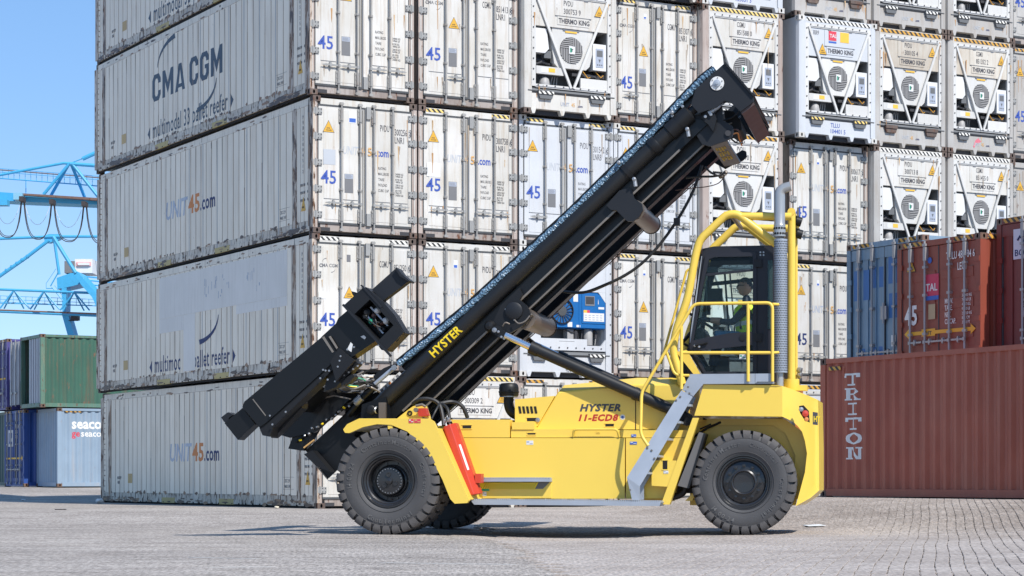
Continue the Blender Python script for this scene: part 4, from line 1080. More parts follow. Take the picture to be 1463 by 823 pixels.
# ================================================================== steel dry containers
def corrugated(b, org, along, out, length, z0, z1, pitch=0.278, depth=0.036, mat=0, edge=0.0):
    """trapezoidal corrugated wall, one pressed sheet"""
    org, along, out = Vector(org), Vector(along), Vector(out)
    n = max(1, int(round(length / pitch))); p = length / n
    pr = []
    for k in range(n):
        s = k * p
        pr += [(s, 0), (s + p * .25, 0), (s + p * .5, -depth), (s + p * .75, -depth)]
    pr.append((length, 0))
    vs = []
    for s, d in pr:
        q = org + along * s + out * d
        vs += [(q.x, q.y, z0), (q.x, q.y, z1)]
    fl = along.cross(Vector((0, 0, 1))).dot(out) > 0
    for i in range(len(pr) - 1):
        f = (2 * i, 2 * i + 2, 2 * i + 3, 2 * i + 1)
        b.add([vs[k] for k in f], [(0, 1, 2, 3) if fl else (3, 2, 1, 0)], mat)

_dry_cast = {}
def dry_container(name, label, loc, yaw, L_, H_, mat, railmat, cast, cat='container', group='steel freight containers around the wall', simple=False, doors=None, depth=0.036):
    """local x along its long side, local y into its width, z up; the long side y=0 faces -y; the end x=0 faces -x"""
    t = tag(empty(name, loc, yaw), label, cat, group)
    b = MB(); Wd = 2.43
    corrugated(b, (0.16, 0.02, 0), (1, 0, 0), (0, -1, 0), L_ - 0.32, 0.15, H_ - 0.09, depth=depth)
    corrugated(b, (L_ - 0.16, Wd - 0.02, 0), (-1, 0, 0), (0, 1, 0), L_ - 0.32, 0.15, H_ - 0.09, depth=depth)
    corrugated(b, (L_ - 0.02, 0.15, 0), (0, 1, 0), (1, 0, 0), Wd - 0.3, 0.15, H_ - 0.09, depth=depth)
    if not doors: corrugated(b, (0.02, Wd - 0.15, 0), (0, -1, 0), (-1, 0, 0), Wd - 0.3, 0.15, H_ - 0.09, depth=depth)
    b.build('corrugated_wall', mat, t)
    b = MB(); b.box((0.1, 0.05, H_ - 0.05), (L_ - .1, Wd - .05, H_ - 0.02)); b.box((0.1, 0.08, 0.05), (L_ - .1, Wd - .08, 0.14)); b.build('roof', mat, t)
    b = MB()
    for y in (0.0, Wd - 0.07): b.box((0.17, y, H_ - 0.10), (L_ - 0.17, y + 0.07, H_ - 0.012))
    for x in (0.0, L_ - 0.1): b.box((x, 0.16, H_ - 0.12), (x + 0.1, Wd - 0.16, H_ - 0.01))
    b.build('top_rail', railmat, t)
    b = MB()
    for y in (0.0, Wd - 0.07): b.box((0.17, y, 0.02), (L_ - 0.17, y + 0.07, 0.155))
    for x in (0.0, L_ - 0.1): b.box((x, 0.17, 0.02), (x + 0.1, Wd - 0.17, 0.16))
    b.build('bottom_rail', railmat, t)
    for x in (0.0, L_ - 0.155):
        for y in (0.0, Wd - 0.13):
            MB().box((x + .002, y + .002, 0.116), (x + 0.153, y + 0.128, H_ - 0.116)).build('corner_post', railmat, t)
            for z in (0, H_ - 0.118):
                inst('corner_casting', ME['casting'], t, (x if x == 0 else x + .155, y if y == 0 else y + .13, z), cast, scl=(1 if x == 0 else -1, 1 if y == 0 else -1, 1))
    return t
# ------------------------------------------------------------------ right hand group
M['brown'] = worn('brown_container_paint', (0.43, 0.108, 0.062), dirt=(0.50, 0.21, 0.14), dirt_amt=0.45, rust=0.04, col2=(0.36, 0.088, 0.05), rustcol=(0.10, 0.04, 0.03), streak=(1.5, 1.5, 0.3))
M['oxide'] = worn('oxide_container_paint', (0.28, 0.066, 0.040), dirt=(0.15, 0.05, 0.035), dirt_amt=0.4, rust=0.05, rustcol=(0.07, 0.03, 0.025))
M['maroon'] = worn('maroon_container_paint', (0.20, 0.040, 0.033), dirt=(0.06, 0.03, 0.03), dirt_amt=0.5, rust=0.08, rustcol=(0.05, 0.03, 0.025))
M['bluedry'] = worn('blue_container_paint', (0.20, 0.31, 0.41), dirt=(0.10, 0.10, 0.10), dirt_amt=0.5, rust=0.18)
M['bluepatch'] = worn('blue_patch_paint', (0.035, 0.16, 0.42), dirt_amt=0.2, rust=0.05)
M['greendry'] = worn('green_container_paint', (0.052, 0.135, 0.095), dirt=(0.20, 0.085, 0.05), dirt_amt=0.8, rust=0.36, rustcol=(0.22, 0.085, 0.05), streak=(3, 3, 0.18))
M['palebluedry'] = worn('pale_blue_container_paint', (0.27, 0.36, 0.46), dirt=(0.42, 0.36, 0.32), dirt_amt=0.5, rust=0.26, streak=(4, 4, 0.2), rustcol=(0.28, 0.14, 0.09))
M['bluedeep'] = worn('deep_blue_container_paint', (0.022, 0.075, 0.30), dirt=(0.12, 0.14, 0.18), dirt_amt=0.4, rust=0.05)
M['purple'] = worn('purple_container_paint', (0.085, 0.075, 0.26), dirt_amt=0.3, rust=0.06)
M['teal'] = worn('teal_container_paint', (0.035, 0.10, 0.10), dirt_amt=0.3, rust=0.1)
M['greydoor'] = worn('grey_door_paint', (0.40, 0.42, 0.46), dirt_amt=0.5, rust=0.25)
M['rustrail'] = worn('rusty_rail', (0.16, 0.10, 0.075), dirt_amt=0.5, rust=0.5)
M['zincbar'] = flat('zinc_lock_bar', (0.36, 0.355, 0.36), 0.45, metal=0.4, var=.15)
M['wprint'] = flat('white_print', (0.78, 0.77, 0.74), 0.6)
M['hazo'] = stripes('hazard_tape_orange', (0.62, 0.33, 0.05), (0.035, 0.03, 0.025), 6.5, wear=0.4)
M['hazy'] = M['hazo']
def hazard_y():
    m = stripes('hazard_tape_end', (0.62, 0.33, 0.05), (0.035, 0.03, 0.025), 6.5, wear=0.4)
    for n in m.node_tree.nodes:
        if n.type == 'VECT_MATH': n.inputs[1].default_value = (0, -6.5, 6.5)
    return m
M['hazend'] = hazard_y()

def dry_doors(t, H_, mat, panels=True, bars=(0.42, 0.86, 1.57, 2.01), z0=0.17):
    """door end at x = 0, facing -x"""
    Wd = 2.43; z1 = H_ - 0.13
    for a, c in ((0.14, 1.205), (1.225, Wd - 0.14)):
        b = MB()
        if panels:
            b.box((0.03, a, z0), (0.09, c, z1))
            for q in range(3):
                zz = z0 + (z1 - z0) * (q + 1) / 4.0
                b.box((0.018, a + .08, zz - .09), (0.031, c - .06, zz + .09)); b.box((0.012, a + .09, zz + .07), (0.031, c - .07, zz + .10))
        else:
            n = 4; p = (c - a) / n
            for k in range(n):
                b.box((0.03, a + k * p, z0), (0.09, a + k * p + p * .62, z1)); b.box((0.055, a + k * p + p * .62, z0), (0.09, a + (k + 1) * p, z1))
            b.box((0.02, a, z1 - .22), (0.05, c, z1)); b.box((0.02, a, z0), (0.05, c, z0 + .14))
        b.build('door', mat, t)
    b = MB(); b.box((0.02, 1.205, z0), (0.06, 1.225, z1)); b.box((0.022, 0.125, z0), (0.06, 0.142, z1)); b.box((0.022, Wd - 0.142, z0), (0.06, Wd - 0.125, z1)); b.build('door_gasket', M['gasket'], t)
    for y in bars:
        b = MB(); b.tube([(-0.025, y, 0.08), (-0.025, y, H_ - 0.02)], 0.021, 8)
        for z in (0.10, 0.75, 1.5, H_ - 0.55, H_ - 0.12): b.box((-0.05, y - .045, z), (0.03, y + .045, z + .05))
        b.box((-0.055, y - .05, H_ - .40), (0.028, y + .02, H_ - .14))
        b.build('lock_bar', M['zincbar'], t)
        b = MB(); s = 1 if y < 1.2 else -1
        b.box((-0.05, y, 0.60), (-0.03, y + s * .36, 0.635)); b.prism([(-0.06, y + s * .16, 0.68), (-0.06, y + s * .20, 0.615), (-0.06, y + s * .16, 0.55), (-0.06, y + s * .12, 0.615)], (0.05, 0, 0)); b.box((-0.055, y - .03, .585), (-0.02, y + .03, .65))
        b.build('door_handle', M['zincbar'], t)
    for y in (0.02, Wd - 0.16):
        for k in range(4):
            MB().box((-0.012, y, 0.38 + k * .56), (0.02, y + .14, 0.48 + k * .56)).build('hinge', mat, t)
    for y in (0.2, Wd - 0.75): MB().box((-0.004, y, H_ - .10), (0.0, y + .55, H_ - .02)).build('hazard_stripe', M['hazend'], t)

YT = math.atan2(-0.873, 0.488)
fv, lv = Vector((FX, FY, 0)), Vector((-FY, FX, 0))
# long brown container lying along the right edge
TP0 = Vector((5.79, 41.1, 0.372))
tri = dry_container('freight_container', 'long brown corrugated container with TRITON in white letters down its side', TP0, YT, 12.19, 2.59, M['brown'], M['brown'], [worn('brown_casting', (0.10, 0.045, 0.035), rust=.3), M['black']], group=None, depth=0.046)
STROKES = {
 'T': [((0, .84), (1, .84), (1, 1), (0, 1)), ((0, .66), (.16, .66), (.16, .84), (0, .84)), ((.84, .66), (1, .66), (1, .84), (.84, .84)), ((.40, .13), (.60, .13), (.60, .84), (.40, .84)), ((.22, 0), (.78, 0), (.78, .13), (.22, .13))],
 'R': [((.02, 0), (.40, 0), (.40, .12), (.02, .12)), ((.12, .12), (.30, .12), (.30, .88), (.12, .88)), ((.02, .88), (.66, .88), (.66, 1), (.02, 1)), ((.66, .88), (.86, .80), (.74, .98), (.66, 1)), ((.86, .80), (.90, .70), (.72, .70), (.70, .80)), ((.86, .60), (.90, .70), (.72, .70), (.68, .62)), ((.30, .45), (.66, .45), (.86, .60), (.68, .62), (.62, .56), (.30, .56)), ((.50, .45), (.66, .45), (.90, .12), (.72, .12)), ((.66, 0), (1.0, 0), (1.0, .12), (.66, .12))],
 'I': [((.18, 0), (.82, 0), (.82, .13), (.18, .13)), ((.40, .13), (.60, .13), (.60, .87), (.40, .87)), ((.18, .87), (.82, .87), (.82, 1), (.18, 1))],
 'N': [((0, 0), (.34, 0), (.34, .12), (0, .12)), ((.10, .12), (.26, .12), (.26, .88), (.10, .88)), ((0, .88), (.26, .88), (.26, 1), (0, 1)), ((.26, .88), (.26, 1), (.36, 1), (.78, .22), (.78, 0), (.70, 0)), ((.78, 0), (.92, 0), (.92, .88), (.78, .88)), ((.66, .88), (1, .88), (1, 1), (.66, 1))],
}
ringO = []
for k in range(16):
    a0, a1 = 2 * math.pi * k / 16, 2 * math.pi * (k + 1) / 16
    ringO.append(((.5 + .5 * math.cos(a0), .5 + .5 * math.sin(a0)), (.5 + .5 * math.cos(a1), .5 + .5 * math.sin(a1)), (.5 + .31 * math.cos(a1), .5 + .36 * math.sin(a1)), (.5 + .31 * math.cos(a0), .5 + .36 * math.sin(a0))))
STROKES['O'] = ringO
def drape(polys, L_, depth=0.036, x_first=0.16):
    """cut flat letter shapes at the folds of the pressed wall and press them onto it"""
    n = max(1, int(round((L_ - 0.32) / 0.278))); p = (L_ - 0.32) / n
    bm = bmesh.new()
    for poly in polys:
        vs = [bm.verts.new((x, 0, z)) for x, z in poly]
        try: bm.faces.new(vs)
        except Exception: pass
    x0 = min(v.co.x for v in bm.verts); x1 = max(v.co.x for v in bm.verts)
    k = 0
    while k * p / 4 + x_first < x1 + .1:
        xx = k * p / 4 + x_first; k += 1
        if xx < x0: continue
        bmesh.ops.bisect_plane(bm, geom=bm.verts[:] + bm.edges[:] + bm.faces[:], plane_co=(xx, 0, 0), plane_no=(1, 0, 0))
    out = MB()
    bm.verts.ensure_lookup_table()
    for i, v in enumerate(bm.verts): v.index = i
    def off(x):
        s = ((x - x_first) % p) / p
        return 0 if s <= .25 else depth * (s - .25) / .25 if s <= .5 else depth if s <= .75 else depth * (1 - (s - .75) / .25)
    out.add([(v.co.x, 0.02 + off(v.co.x) - 0.003, v.co.z) for v in bm.verts], [tuple(q.index for q in f.verts) for f in bm.faces])
    bm.free()
    return out
polys = []
for i, ch in enumerate('TRITON'):
    for q in STROKES[ch]:
        polys.append([(0.70 + .42 * x + .012 * i, 2.06 - i * .272 + .225 * z) for x, z in q])
drape(polys, 12.19, 0.046).build('lettering', M['wprint'], tri)
b = MB(); b.box((0.24, 0.014, 2.36), (0.60, 0.0165, 2.43)); b.build('hazard_stripe', M['hazo'], tri)
b = MB(); b.box((0.66, 0.012, 2.24), (0.72, 0.03, 2.42)); b.box((0.675, 0.006, 2.27), (0.705, 0.02, 2.39)); b.build('vent', M['brown'], tri)
# red door-end container
TL = Vector((8.77, 40.97, 2.74))
tal = dry_container('freight_container', 'rust red container with TAL sign and a yellow arrow across its doors', TL, YAW, 13.7, 2.59, M['oxide'], M['oxide'], [M['rustrail'], M['black']], doors=True)
dry_doors(tal, 2.59, M['oxide'])
SE = lambda y, z, x=-0.0: SIDE(y, z, x)
b = MB(); b.box((0.010, 1.60, 1.42), (0.014, 1.18 + .02, 1.92), 0); b.box((0.006, 1.60, 1.42), (0.0105, 1.20, 1.50), 2); b.text('TAL', SE(1.57, 1.60, 0.008), 0.20, 1, bold=.02, xs=.95); b.build('sign_plate', [flat('sign_red', (.55, .03, .09), .4), M['sticker'], M['stickerblue']], tal)
b = MB(); b.text('45', SE(2.20, 0.98, 0.010), 0.52, 0, bold=.03, xs=.72)
b.text('TCLU 480784 6', SE(0.98, 2.16, 0.010), 0.20, 0, xs=.62, bold=.01); b.text('LEG1', SE(0.66, 1.94, 0.010), 0.20, 0, xs=.62, bold=.01)
for k, tx in enumerate(('MGW.', 'TARE.', 'NET.', 'CU.CAP.')): b.text(tx, SE(1.02, 1.32 - k * .13, 0.009), 0.14, 0, xs=.62, bold=.015)
for k in range(7): b.text(('34 000 KG', '74 960 LB', '4 240 KG', '9 350 LB', '29 760 KG', '86.2 CM', '3 044 FT')[k], SE(0.53, 1.42 - k * .085, 0.010), 0.085, 0, xs=.75)
b.build('lettering', [M['wprint']], tal)
b = MB(); b.prism([(0.008, 2.22, 0.80), (0.008, 2.08, 0.90), (0.008, 2.08, 0.70)], (0.004, 0, 0)); b.box((0.008, 2.08, 0.765), (0.012, 0.28, 0.835)); b.prism([(0.008, 0.14, 0.80), (0.008, 0.28, 0.90), (0.008, 0.28, 0.70)], (0.004, 0, 0)); b.box((0.0075, 1.70, 0.73), (0.0115, 1.30, 0.87)); b.text('45 FT', SE(1.66, 0.75, 0.0072), 0.11, 1, bold=.02); b.build('arrow_mark', [flat('arrow_yellow', (.78, .40, .03), .5), M['ink']], tal)
inst('warning_sign', ME['sign'], tal, (0.012, 2.02, 2.10), rot=(0, 0, -R(90)))
MB().box((0.009, 1.50, 1.05), (0.012, 1.30, 1.34)).build('data_plate', flat('brass_plate', (.45, .35, .20), .5), tal)
b = MB(); b.lathe([(0.06, 0), (0.06, .003), (0, .003)], (0.012, 1.46, 2.19), (-1, 0, 0), 12); b.build('sticker', M['stickerblue'], tal)
MB().box((0.009, 2.15, 0.23), (0.012, 1.75, 0.42)).build('sticker', M['sticker'], tal)
b = MB(); b.box((0.18, -0.004, 2.49), (0.60, 0.0, 2.57)); b.build('hazard_stripe', M['hazo'], tal)
b = MB(); b.text('45', SIDE(0, 0, 0), .01, 0)
# blue door-end container
BLp = Vector((8.17, 43.55, 2.68)) - Vector((0, 0, 0))
blu = dry_container('freight_container', 'faded blue container with ribbed doors beside the rust red one', BLp, YAW, 13.7, 2.9, M['bluedry'], M['bluedry'], [M['rustrail'], M['black']], doors=True)
dry_doors(blu, 2.9, M['bluedry'], panels=False)
for y, z, w, h in ((2.22, 1.72, .50, .62), (1.62, 1.95, .36, .42), (1.1, 2.0, .40, .55), (1.62, .42, .34, .32), (2.1, .5, .25, .22), (1.08, 1.3, .3, .5)):
    n = 4; 
    b = MB(); b.box((0.0285, y, z), (0.0300, y - w * .36, z + h)); b.box((0.0285, y - w * .62, z), (0.0300, y - w, z + h)); b.build('patch', M['bluepatch'], blu)
MB().box((0.020, 1.0, 0.72), (0.024, 0.86, 0.95)).build('sticker', M['sticker'], blu)
b = MB(); b.box((-0.03, 1.28, 1.28), (0.02, 1.10, 1.55)); b.tube([(-0.02, 1.19, 1.2), (-0.02, 1.19, 1.62)], 0.03, 8); b.build('lock_box', M['zincbar'], blu)
# dark red container at the edge
DKp = Vector((8.794, 40.93, 2.69)) + fv * 0.35 - lv * 2.43
dk = dry_container('freight_container', 'dark red container cut by the right picture edge with a pale sign on its end', DKp, YAW, 13.7, 2.9, M['maroon'], M['maroon'], [M['rustrail'], M['black']], doors=True)
dry_doors(dk, 2.9, M['maroon'], panels=False, bars=(0.42, 0.86, 1.40, 1.70))
b = MB(); b.box((0.012, 1.98, 2.10), (0.016, 1.15, 2.66), 0); b.text('BONON', SE(1.95, 2.16, 0.011), 0.17, 1, bold=.01, xs=1.15)
b.tube([(0.010, 1.86, 2.45), (0.010, 1.80, 2.52), (0.010, 1.72, 2.46), (0.010, 1.66, 2.36)], 0.022, 6, 1); b.tube([(0.010, 1.56, 2.36), (0.010, 1.50, 2.50), (0.010, 1.42, 2.56), (0.010, 1.36, 2.46), (0.010, 1.26, 2.40)], 0.03, 6, 1); b.tube([(0.010, 1.48, 2.48), (0.010, 1.56, 2.57)], 0.018, 6, 1); b.build('sign_plate', [flat('pale_sign', (.62, .62, .70), .5), M['navy']], dk)
b = MB(); b.prism([(0.014, 1.60, 1.80), (0.014, 1.42, 1.80), (0.014, 1.44, 1.98)], (0.003, 0, 0)); b.build('sticker', flat('pale_blue_sticker', (.45, .62, .75), .5), dk)
MB().box((0.012, 1.75, 1.02), (0.016, 1.42, 1.14)).build('sticker', flat('pale_label', (.6, .52, .58), .6), dk)
b = MB()
for k in range(5): b.text(('PAY 2014', 'TCNU', '45 G1', 'CAP 86', '9X6')[k], SE(1.72, 1.48 - k * .085, 0.013), .08, 0, xs=.8)
b.build('lettering', [M['wprint']], dk)
# lower tier under those three (mostly out of sight)
for p, nm in ((TL, 'rust red'), (BLp, 'faded blue'), (DKp, 'dark red')):
    q = Vector((p.x, p.y, p.z - 2.59))
    dry_container('freight_container', 'container standing under the %s container, hidden by the long brown one' % nm, q, YAW, 13.7, 2.585, M['oxide'], M['oxide'], [M['rustrail'], M['black']])

# ------------------------------------------------------------------ far left group
def at76(px, z): v = W(px, 684, 76); return Vector((v.x, v.y, z))
gl = 'freight containers far behind on the left'
sea0 = at76(82, 0.43)
sea = dry_container('freight_container', 'pale blue container with seaco lettering, on the ground far left', sea0, YAW, 12.19, 2.75, M['palebluedry'], M['palebluedry'], [M['rustrail'], M['black']], group=gl)
def drape_text(t, tx, x, z, size, mat, L_, **kw):
    vs, fs = glyphs(tx, 0.0001, **kw)
    polys = [[(x + vs[i].x * size, z + vs[i].y * size) for i in f] for f in fs]
    drape(polys, L_).build('lettering', mat, t)
def flat_glyph(tx, x, z, size, **kw):
    cu = bpy.data.curves.new('t', 'FONT'); cu.body = tx; cu.offset = kw.get('bold', 0); cu.resolution_u = 2
    o = bpy.data.objects.new('t', cu); COL.objects.link(o)
    me = bpy.data.meshes.new_from_object(o.evaluated_get(bpy.context.evaluated_depsgraph_get()))
    P = [[(x + me.vertices[i].co.x * size * kw.get('xs', 1), z + me.vertices[i].co.y * size) for i in p.vertices] for p in me.polygons]
    bpy.data.meshes.remove(me); bpy.data.objects.remove(o); bpy.data.curves.remove(cu)
    return P
drape(flat_glyph('seaco', 0.52, 2.04, 0.50, bold=.03, xs=.95), 12.19).build('lettering', M['wprint'], sea)
drape(flat_glyph('seaco', 0.86, 1.76, 0.32, bold=.02), 12.19).build('lettering', M['wprint'], sea)
drape(flat_glyph('ge', 0.53, 1.76, 0.32, bold=.02), 12.19).build('lettering', M['stickerred'], sea)
b = MB(); b.box((0.25, 0.014, 2.60), (0.9, 0.0165, 2.66)); b.build('hazard_stripe', M['hazo'], sea)
grn0 = at76(58, 3.20)
grn = dry_container('freight_container', 'weathered green container with one grey door standing open, far left upper tier', grn0, YAW, 12.19, 2.55, M['greendry'], worn('green_rail', (.10, .20, .15), dirt_amt=.6, rust=.45), [M['rustrail'], M['black']], group=gl, doors=True)
def leaf(t, y0, y1, x, mat):
    b = MB(); n = 5; p = (y1 - y0) / n
    for k in range(n):
        b.box((x, y0 + k * p, .16), (x + .05, y0 + k * p + p * .6, 2.42)); b.box((x + .025, y0 + k * p + p * .6, .16), (x + .05, y0 + (k + 1) * p, 2.42))
    return b.build('door', mat, t)
leaf(grn, 0.13, 1.5, 0.02, M['greydoor'])
d2 = leaf(grn, 2.45, 3.62, -0.05, M['greydoor'])
for y in (2.75, 3.25):
    b = MB(); b.tube([(-0.08, y, .1), (-0.08, y, 2.5)], .022, 6); b.box((-.1, y - .12, .55), (-.06, y + .12, .62)); b.build('lock_bar', M['zincbar'], grn)
blu2 = dry_container('freight_container', 'deep blue container with a white square emblem, on the ground far left', sea0 + lv * 2.55 - fv * 0.42, YAW, 12.19, 2.75, M['bluedeep'], M['bluedeep'], [M['rustrail'], M['black']], group=gl, doors=True)
dry_doors(blu2, 2.75, M['bluedeep'], panels=False)
b = MB(); b.box((0.012, 2.0, 1.45), (0.018, 1.40, 2.05), 0); b.box((0.008, 1.9, 1.55), (0.0125, 1.82, 1.95), 1); b.box((0.008, 1.82, 1.55), (0.0125, 1.50, 1.63), 1); b.box((0.008, 1.72, 1.75), (0.0125, 1.52, 1.95), 1); b.build('emblem', [M['sticker'], M['bluedeep']], blu2)
b = MB(); b.prism([(0.006, 2.25, 1.02), (0.006, 2.1, 1.12), (0.006, 2.1, .92)], (.004, 0, 0)); b.box((.006, 2.1, .99), (.01, .3, 1.05)); b.prism([(0.006, .15, 1.02), (0.006, .3, 1.12), (0.006, .3, .92)], (.004, 0, 0)); b.build('arrow_mark', M['stickeryel'], blu2)
b = MB()
for k in range(3): b.text(('MSKU 45', '22 G1', 'TARE')[k], SIDE(1.1, 2.1 - k * .18, .014), .16, 0, xs=.7)
b.build('lettering', [M['wprint']], blu2)
pur = dry_container('freight_container', 'purple container with a thin orange stripe at the left picture edge, upper tier', grn0 + lv * 3.75 - fv * 0.1, YAW, 12.19, 2.59, M['purple'], M['purple'], [M['rustrail'], M['black']], group=gl, doors=True)
dry_doors(pur, 2.59, M['purple'], panels=False)
MB().box((0.006, 2.25, 1.12), (0.010, 0.2, 1.18)).build('stripe', M['stickeryel'], pur)
dry_container('freight_container', 'dark teal container on the ground at the left picture edge', sea0 + lv * 5.2 - fv * 0.30, YAW, 12.19, 2.75, M['teal'], M['teal'], [M['rustrail'], M['black']], group=gl)

# ------------------------------------------------------------------ blue quay cranes
M['crane'] = flat('crane_blue', (0.055, 0.36, 0.62), 0.45, var=.12)
M['cranerail'] = worn('rusty_crane_rail', (0.20, 0.12, 0.09), dirt_amt=.4, rust=.5)
M['craneC'] = flat('hose_dark', (0.045, 0.038, 0.038), 0.7)
def crane_a():
    D = 190.0; K = D / F
    t = tag(empty('quay_crane', W(75, 684, D)), 'blue quay crane with a white machine house and lattice boom behind the containers', 'crane', 'blue quay cranes on the skyline')
    o = t.location
    P = lambda px, py, dd=0: W(px, py, D + dd) - o
    def tb(name, pts, r, mat='crane', n=8):
        return MB().tube([P(*p) for p in pts], r * K, n).build(name, M[mat], t)
    tb('tie_beam', [(-60, 342), (0, 341), (75, 338), (142, 338), (320, 335)], 2.0)
    b = MB(); b.prism([P(62, 337), P(70, 334.5), P(86, 334.5), P(90, 338), (P(84, 342)), P(70, 347), P(64, 346)], (0, 0.8, 0)); b.build('node_plate', M['crane'], t)
    tb('brace', [(70, 343), (36, 369), (-20, 408)], 2.6); b = MB()
    for k in range(5):
        c = P(40 - k * 7.5, 366 + k * 5.0); b.lathe([(3.0 * K, 0), (3.0 * K, .12), (2.4 * K, .12)], c, (P(36, 369) - P(70, 343)), 10)
    b.build('spiral_strake', M['crane'], t)
    tb('leg', [(77, 339), (84.5, 392)], 2.1); tb('leg', [(76, 338, -4), (108, 390, -4)], 2.6)
    b = MB(); b.prism([P(81, 397), P(104, 389), P(112, 391), P(118, 404), P(110, 407), P(102, 409), P(82, 413)], (0, 3.0, 0)); b.build('portal_beam', M['crane'], t)
    b = MB(); b.prism([P(104, 389, -4), P(110, 387.5, -4), P(135, 416, -4), P(142, 430, -4), P(142, 446, -4), P(137, 436, -4), P(131, 424, -4), P(116, 407, -4)], (0, 4, 0)); b.build('portal_leg', M['crane'], t)
    b = MB(); b.prism([P(138, 430), P(146, 430), P(176, 560), P(176, 693), P(168, 693), P(168, 560)], (0, 3, 0)); b.build('portal_leg', M['crane'], t)
    b = MB(); b.prism([P(88, 412), P(95, 410), P(94, 445), P(89, 445)], (0, 2, 0)); b.prism([P(88, 448), P(97, 448), P(106, 480), P(118, 520), P(118, 693), P(108, 693), P(108, 520)], (0, 2, 0)); b.build('portal_leg', M['crane'], t)
    b = MB(); b.box(P(107, 390), P(132, 370) + Vector((0, 3, 0)), 0); b.box(P(92, 390), P(106.9, 373) + Vector((0, 2.6, 0)), 2); b.box(P(109, 380, -.1), P(130, 374.5, 0), 1)
    b.box(P(111, 378.8, -.2), P(128, 375.6, -.1), 0)
    b.build('machine_house', [M['sticker'], flat('faded_red_print', (.72, .36, .36), .6), M['plate']], t)
    tb('top_chord', [(-60, 411), (0, 413.5), (63, 416), (142, 419), (320, 424)], 1.8)
    tb('bottom_chord', [(-60, 443), (0, 445), (142, 451), (320, 458)], 2.0)
    tb('crane_rail', [(-60, 441, -1), (0, 443, -1), (142, 448.5, -1), (320, 455, -1)], 1.3, 'cranerail', 6)
    for a in (-23, 20, 63, 106):
        y = 416 + (a - 63) * .033
        for dx, dd in ((-20, 0), (-14, 2), (14, 2), (22, 0)): tb('diagonal', [(a, y), (a + dx, y + 26, dd)], 1.2, n=6)
    b = MB()
    for yy in (424, 429, 433): b.tube([P(-40, yy - 3, 1), P(142, yy + 4, 1)], .35 * K, 4)
    for k in range(18): x = k * 9 - 8; y = 424 + (x + 40) / 182 * 7 - 3; b.tube([P(x, y, 1), P(x, y + 10, 1)], .35 * K, 4)
    b.tube([P(-40, 432, 1), P(142, 437, 1)], .8 * K, 6)
    b.build('walkway_railing', M['crane'], t)
    b = MB(); b.tube([P(84, 388), P(72, 409)], .9 * K, 6); b.tube([P(80, 384), P(66, 405)], .35 * K, 4); b.tube([P(66, 405), P(66, 412)], .35 * K, 4); b.tube([P(66, 412), P(76, 412)], .6 * K, 4); b.tube([P(74, 410), P(90, 430)], .8 * K, 6); b.tube([P(78, 408), P(92, 426)], .35 * K, 4); b.build('stairway', M['crane'], t)
    b = MB(); b.box(P(101, 457), P(111, 449) + Vector((0, 1, 0)), 0); b.tube([P(98, 458), P(112, 458)], .7 * K, 4, 0); b.build('hanging_platform', M['craneC'], t)
    for y in (394, 399, 405): tb('beam', [(112, y), (150, y + 4), (300, y + 10)], 1.1, n=6)
crane_a()
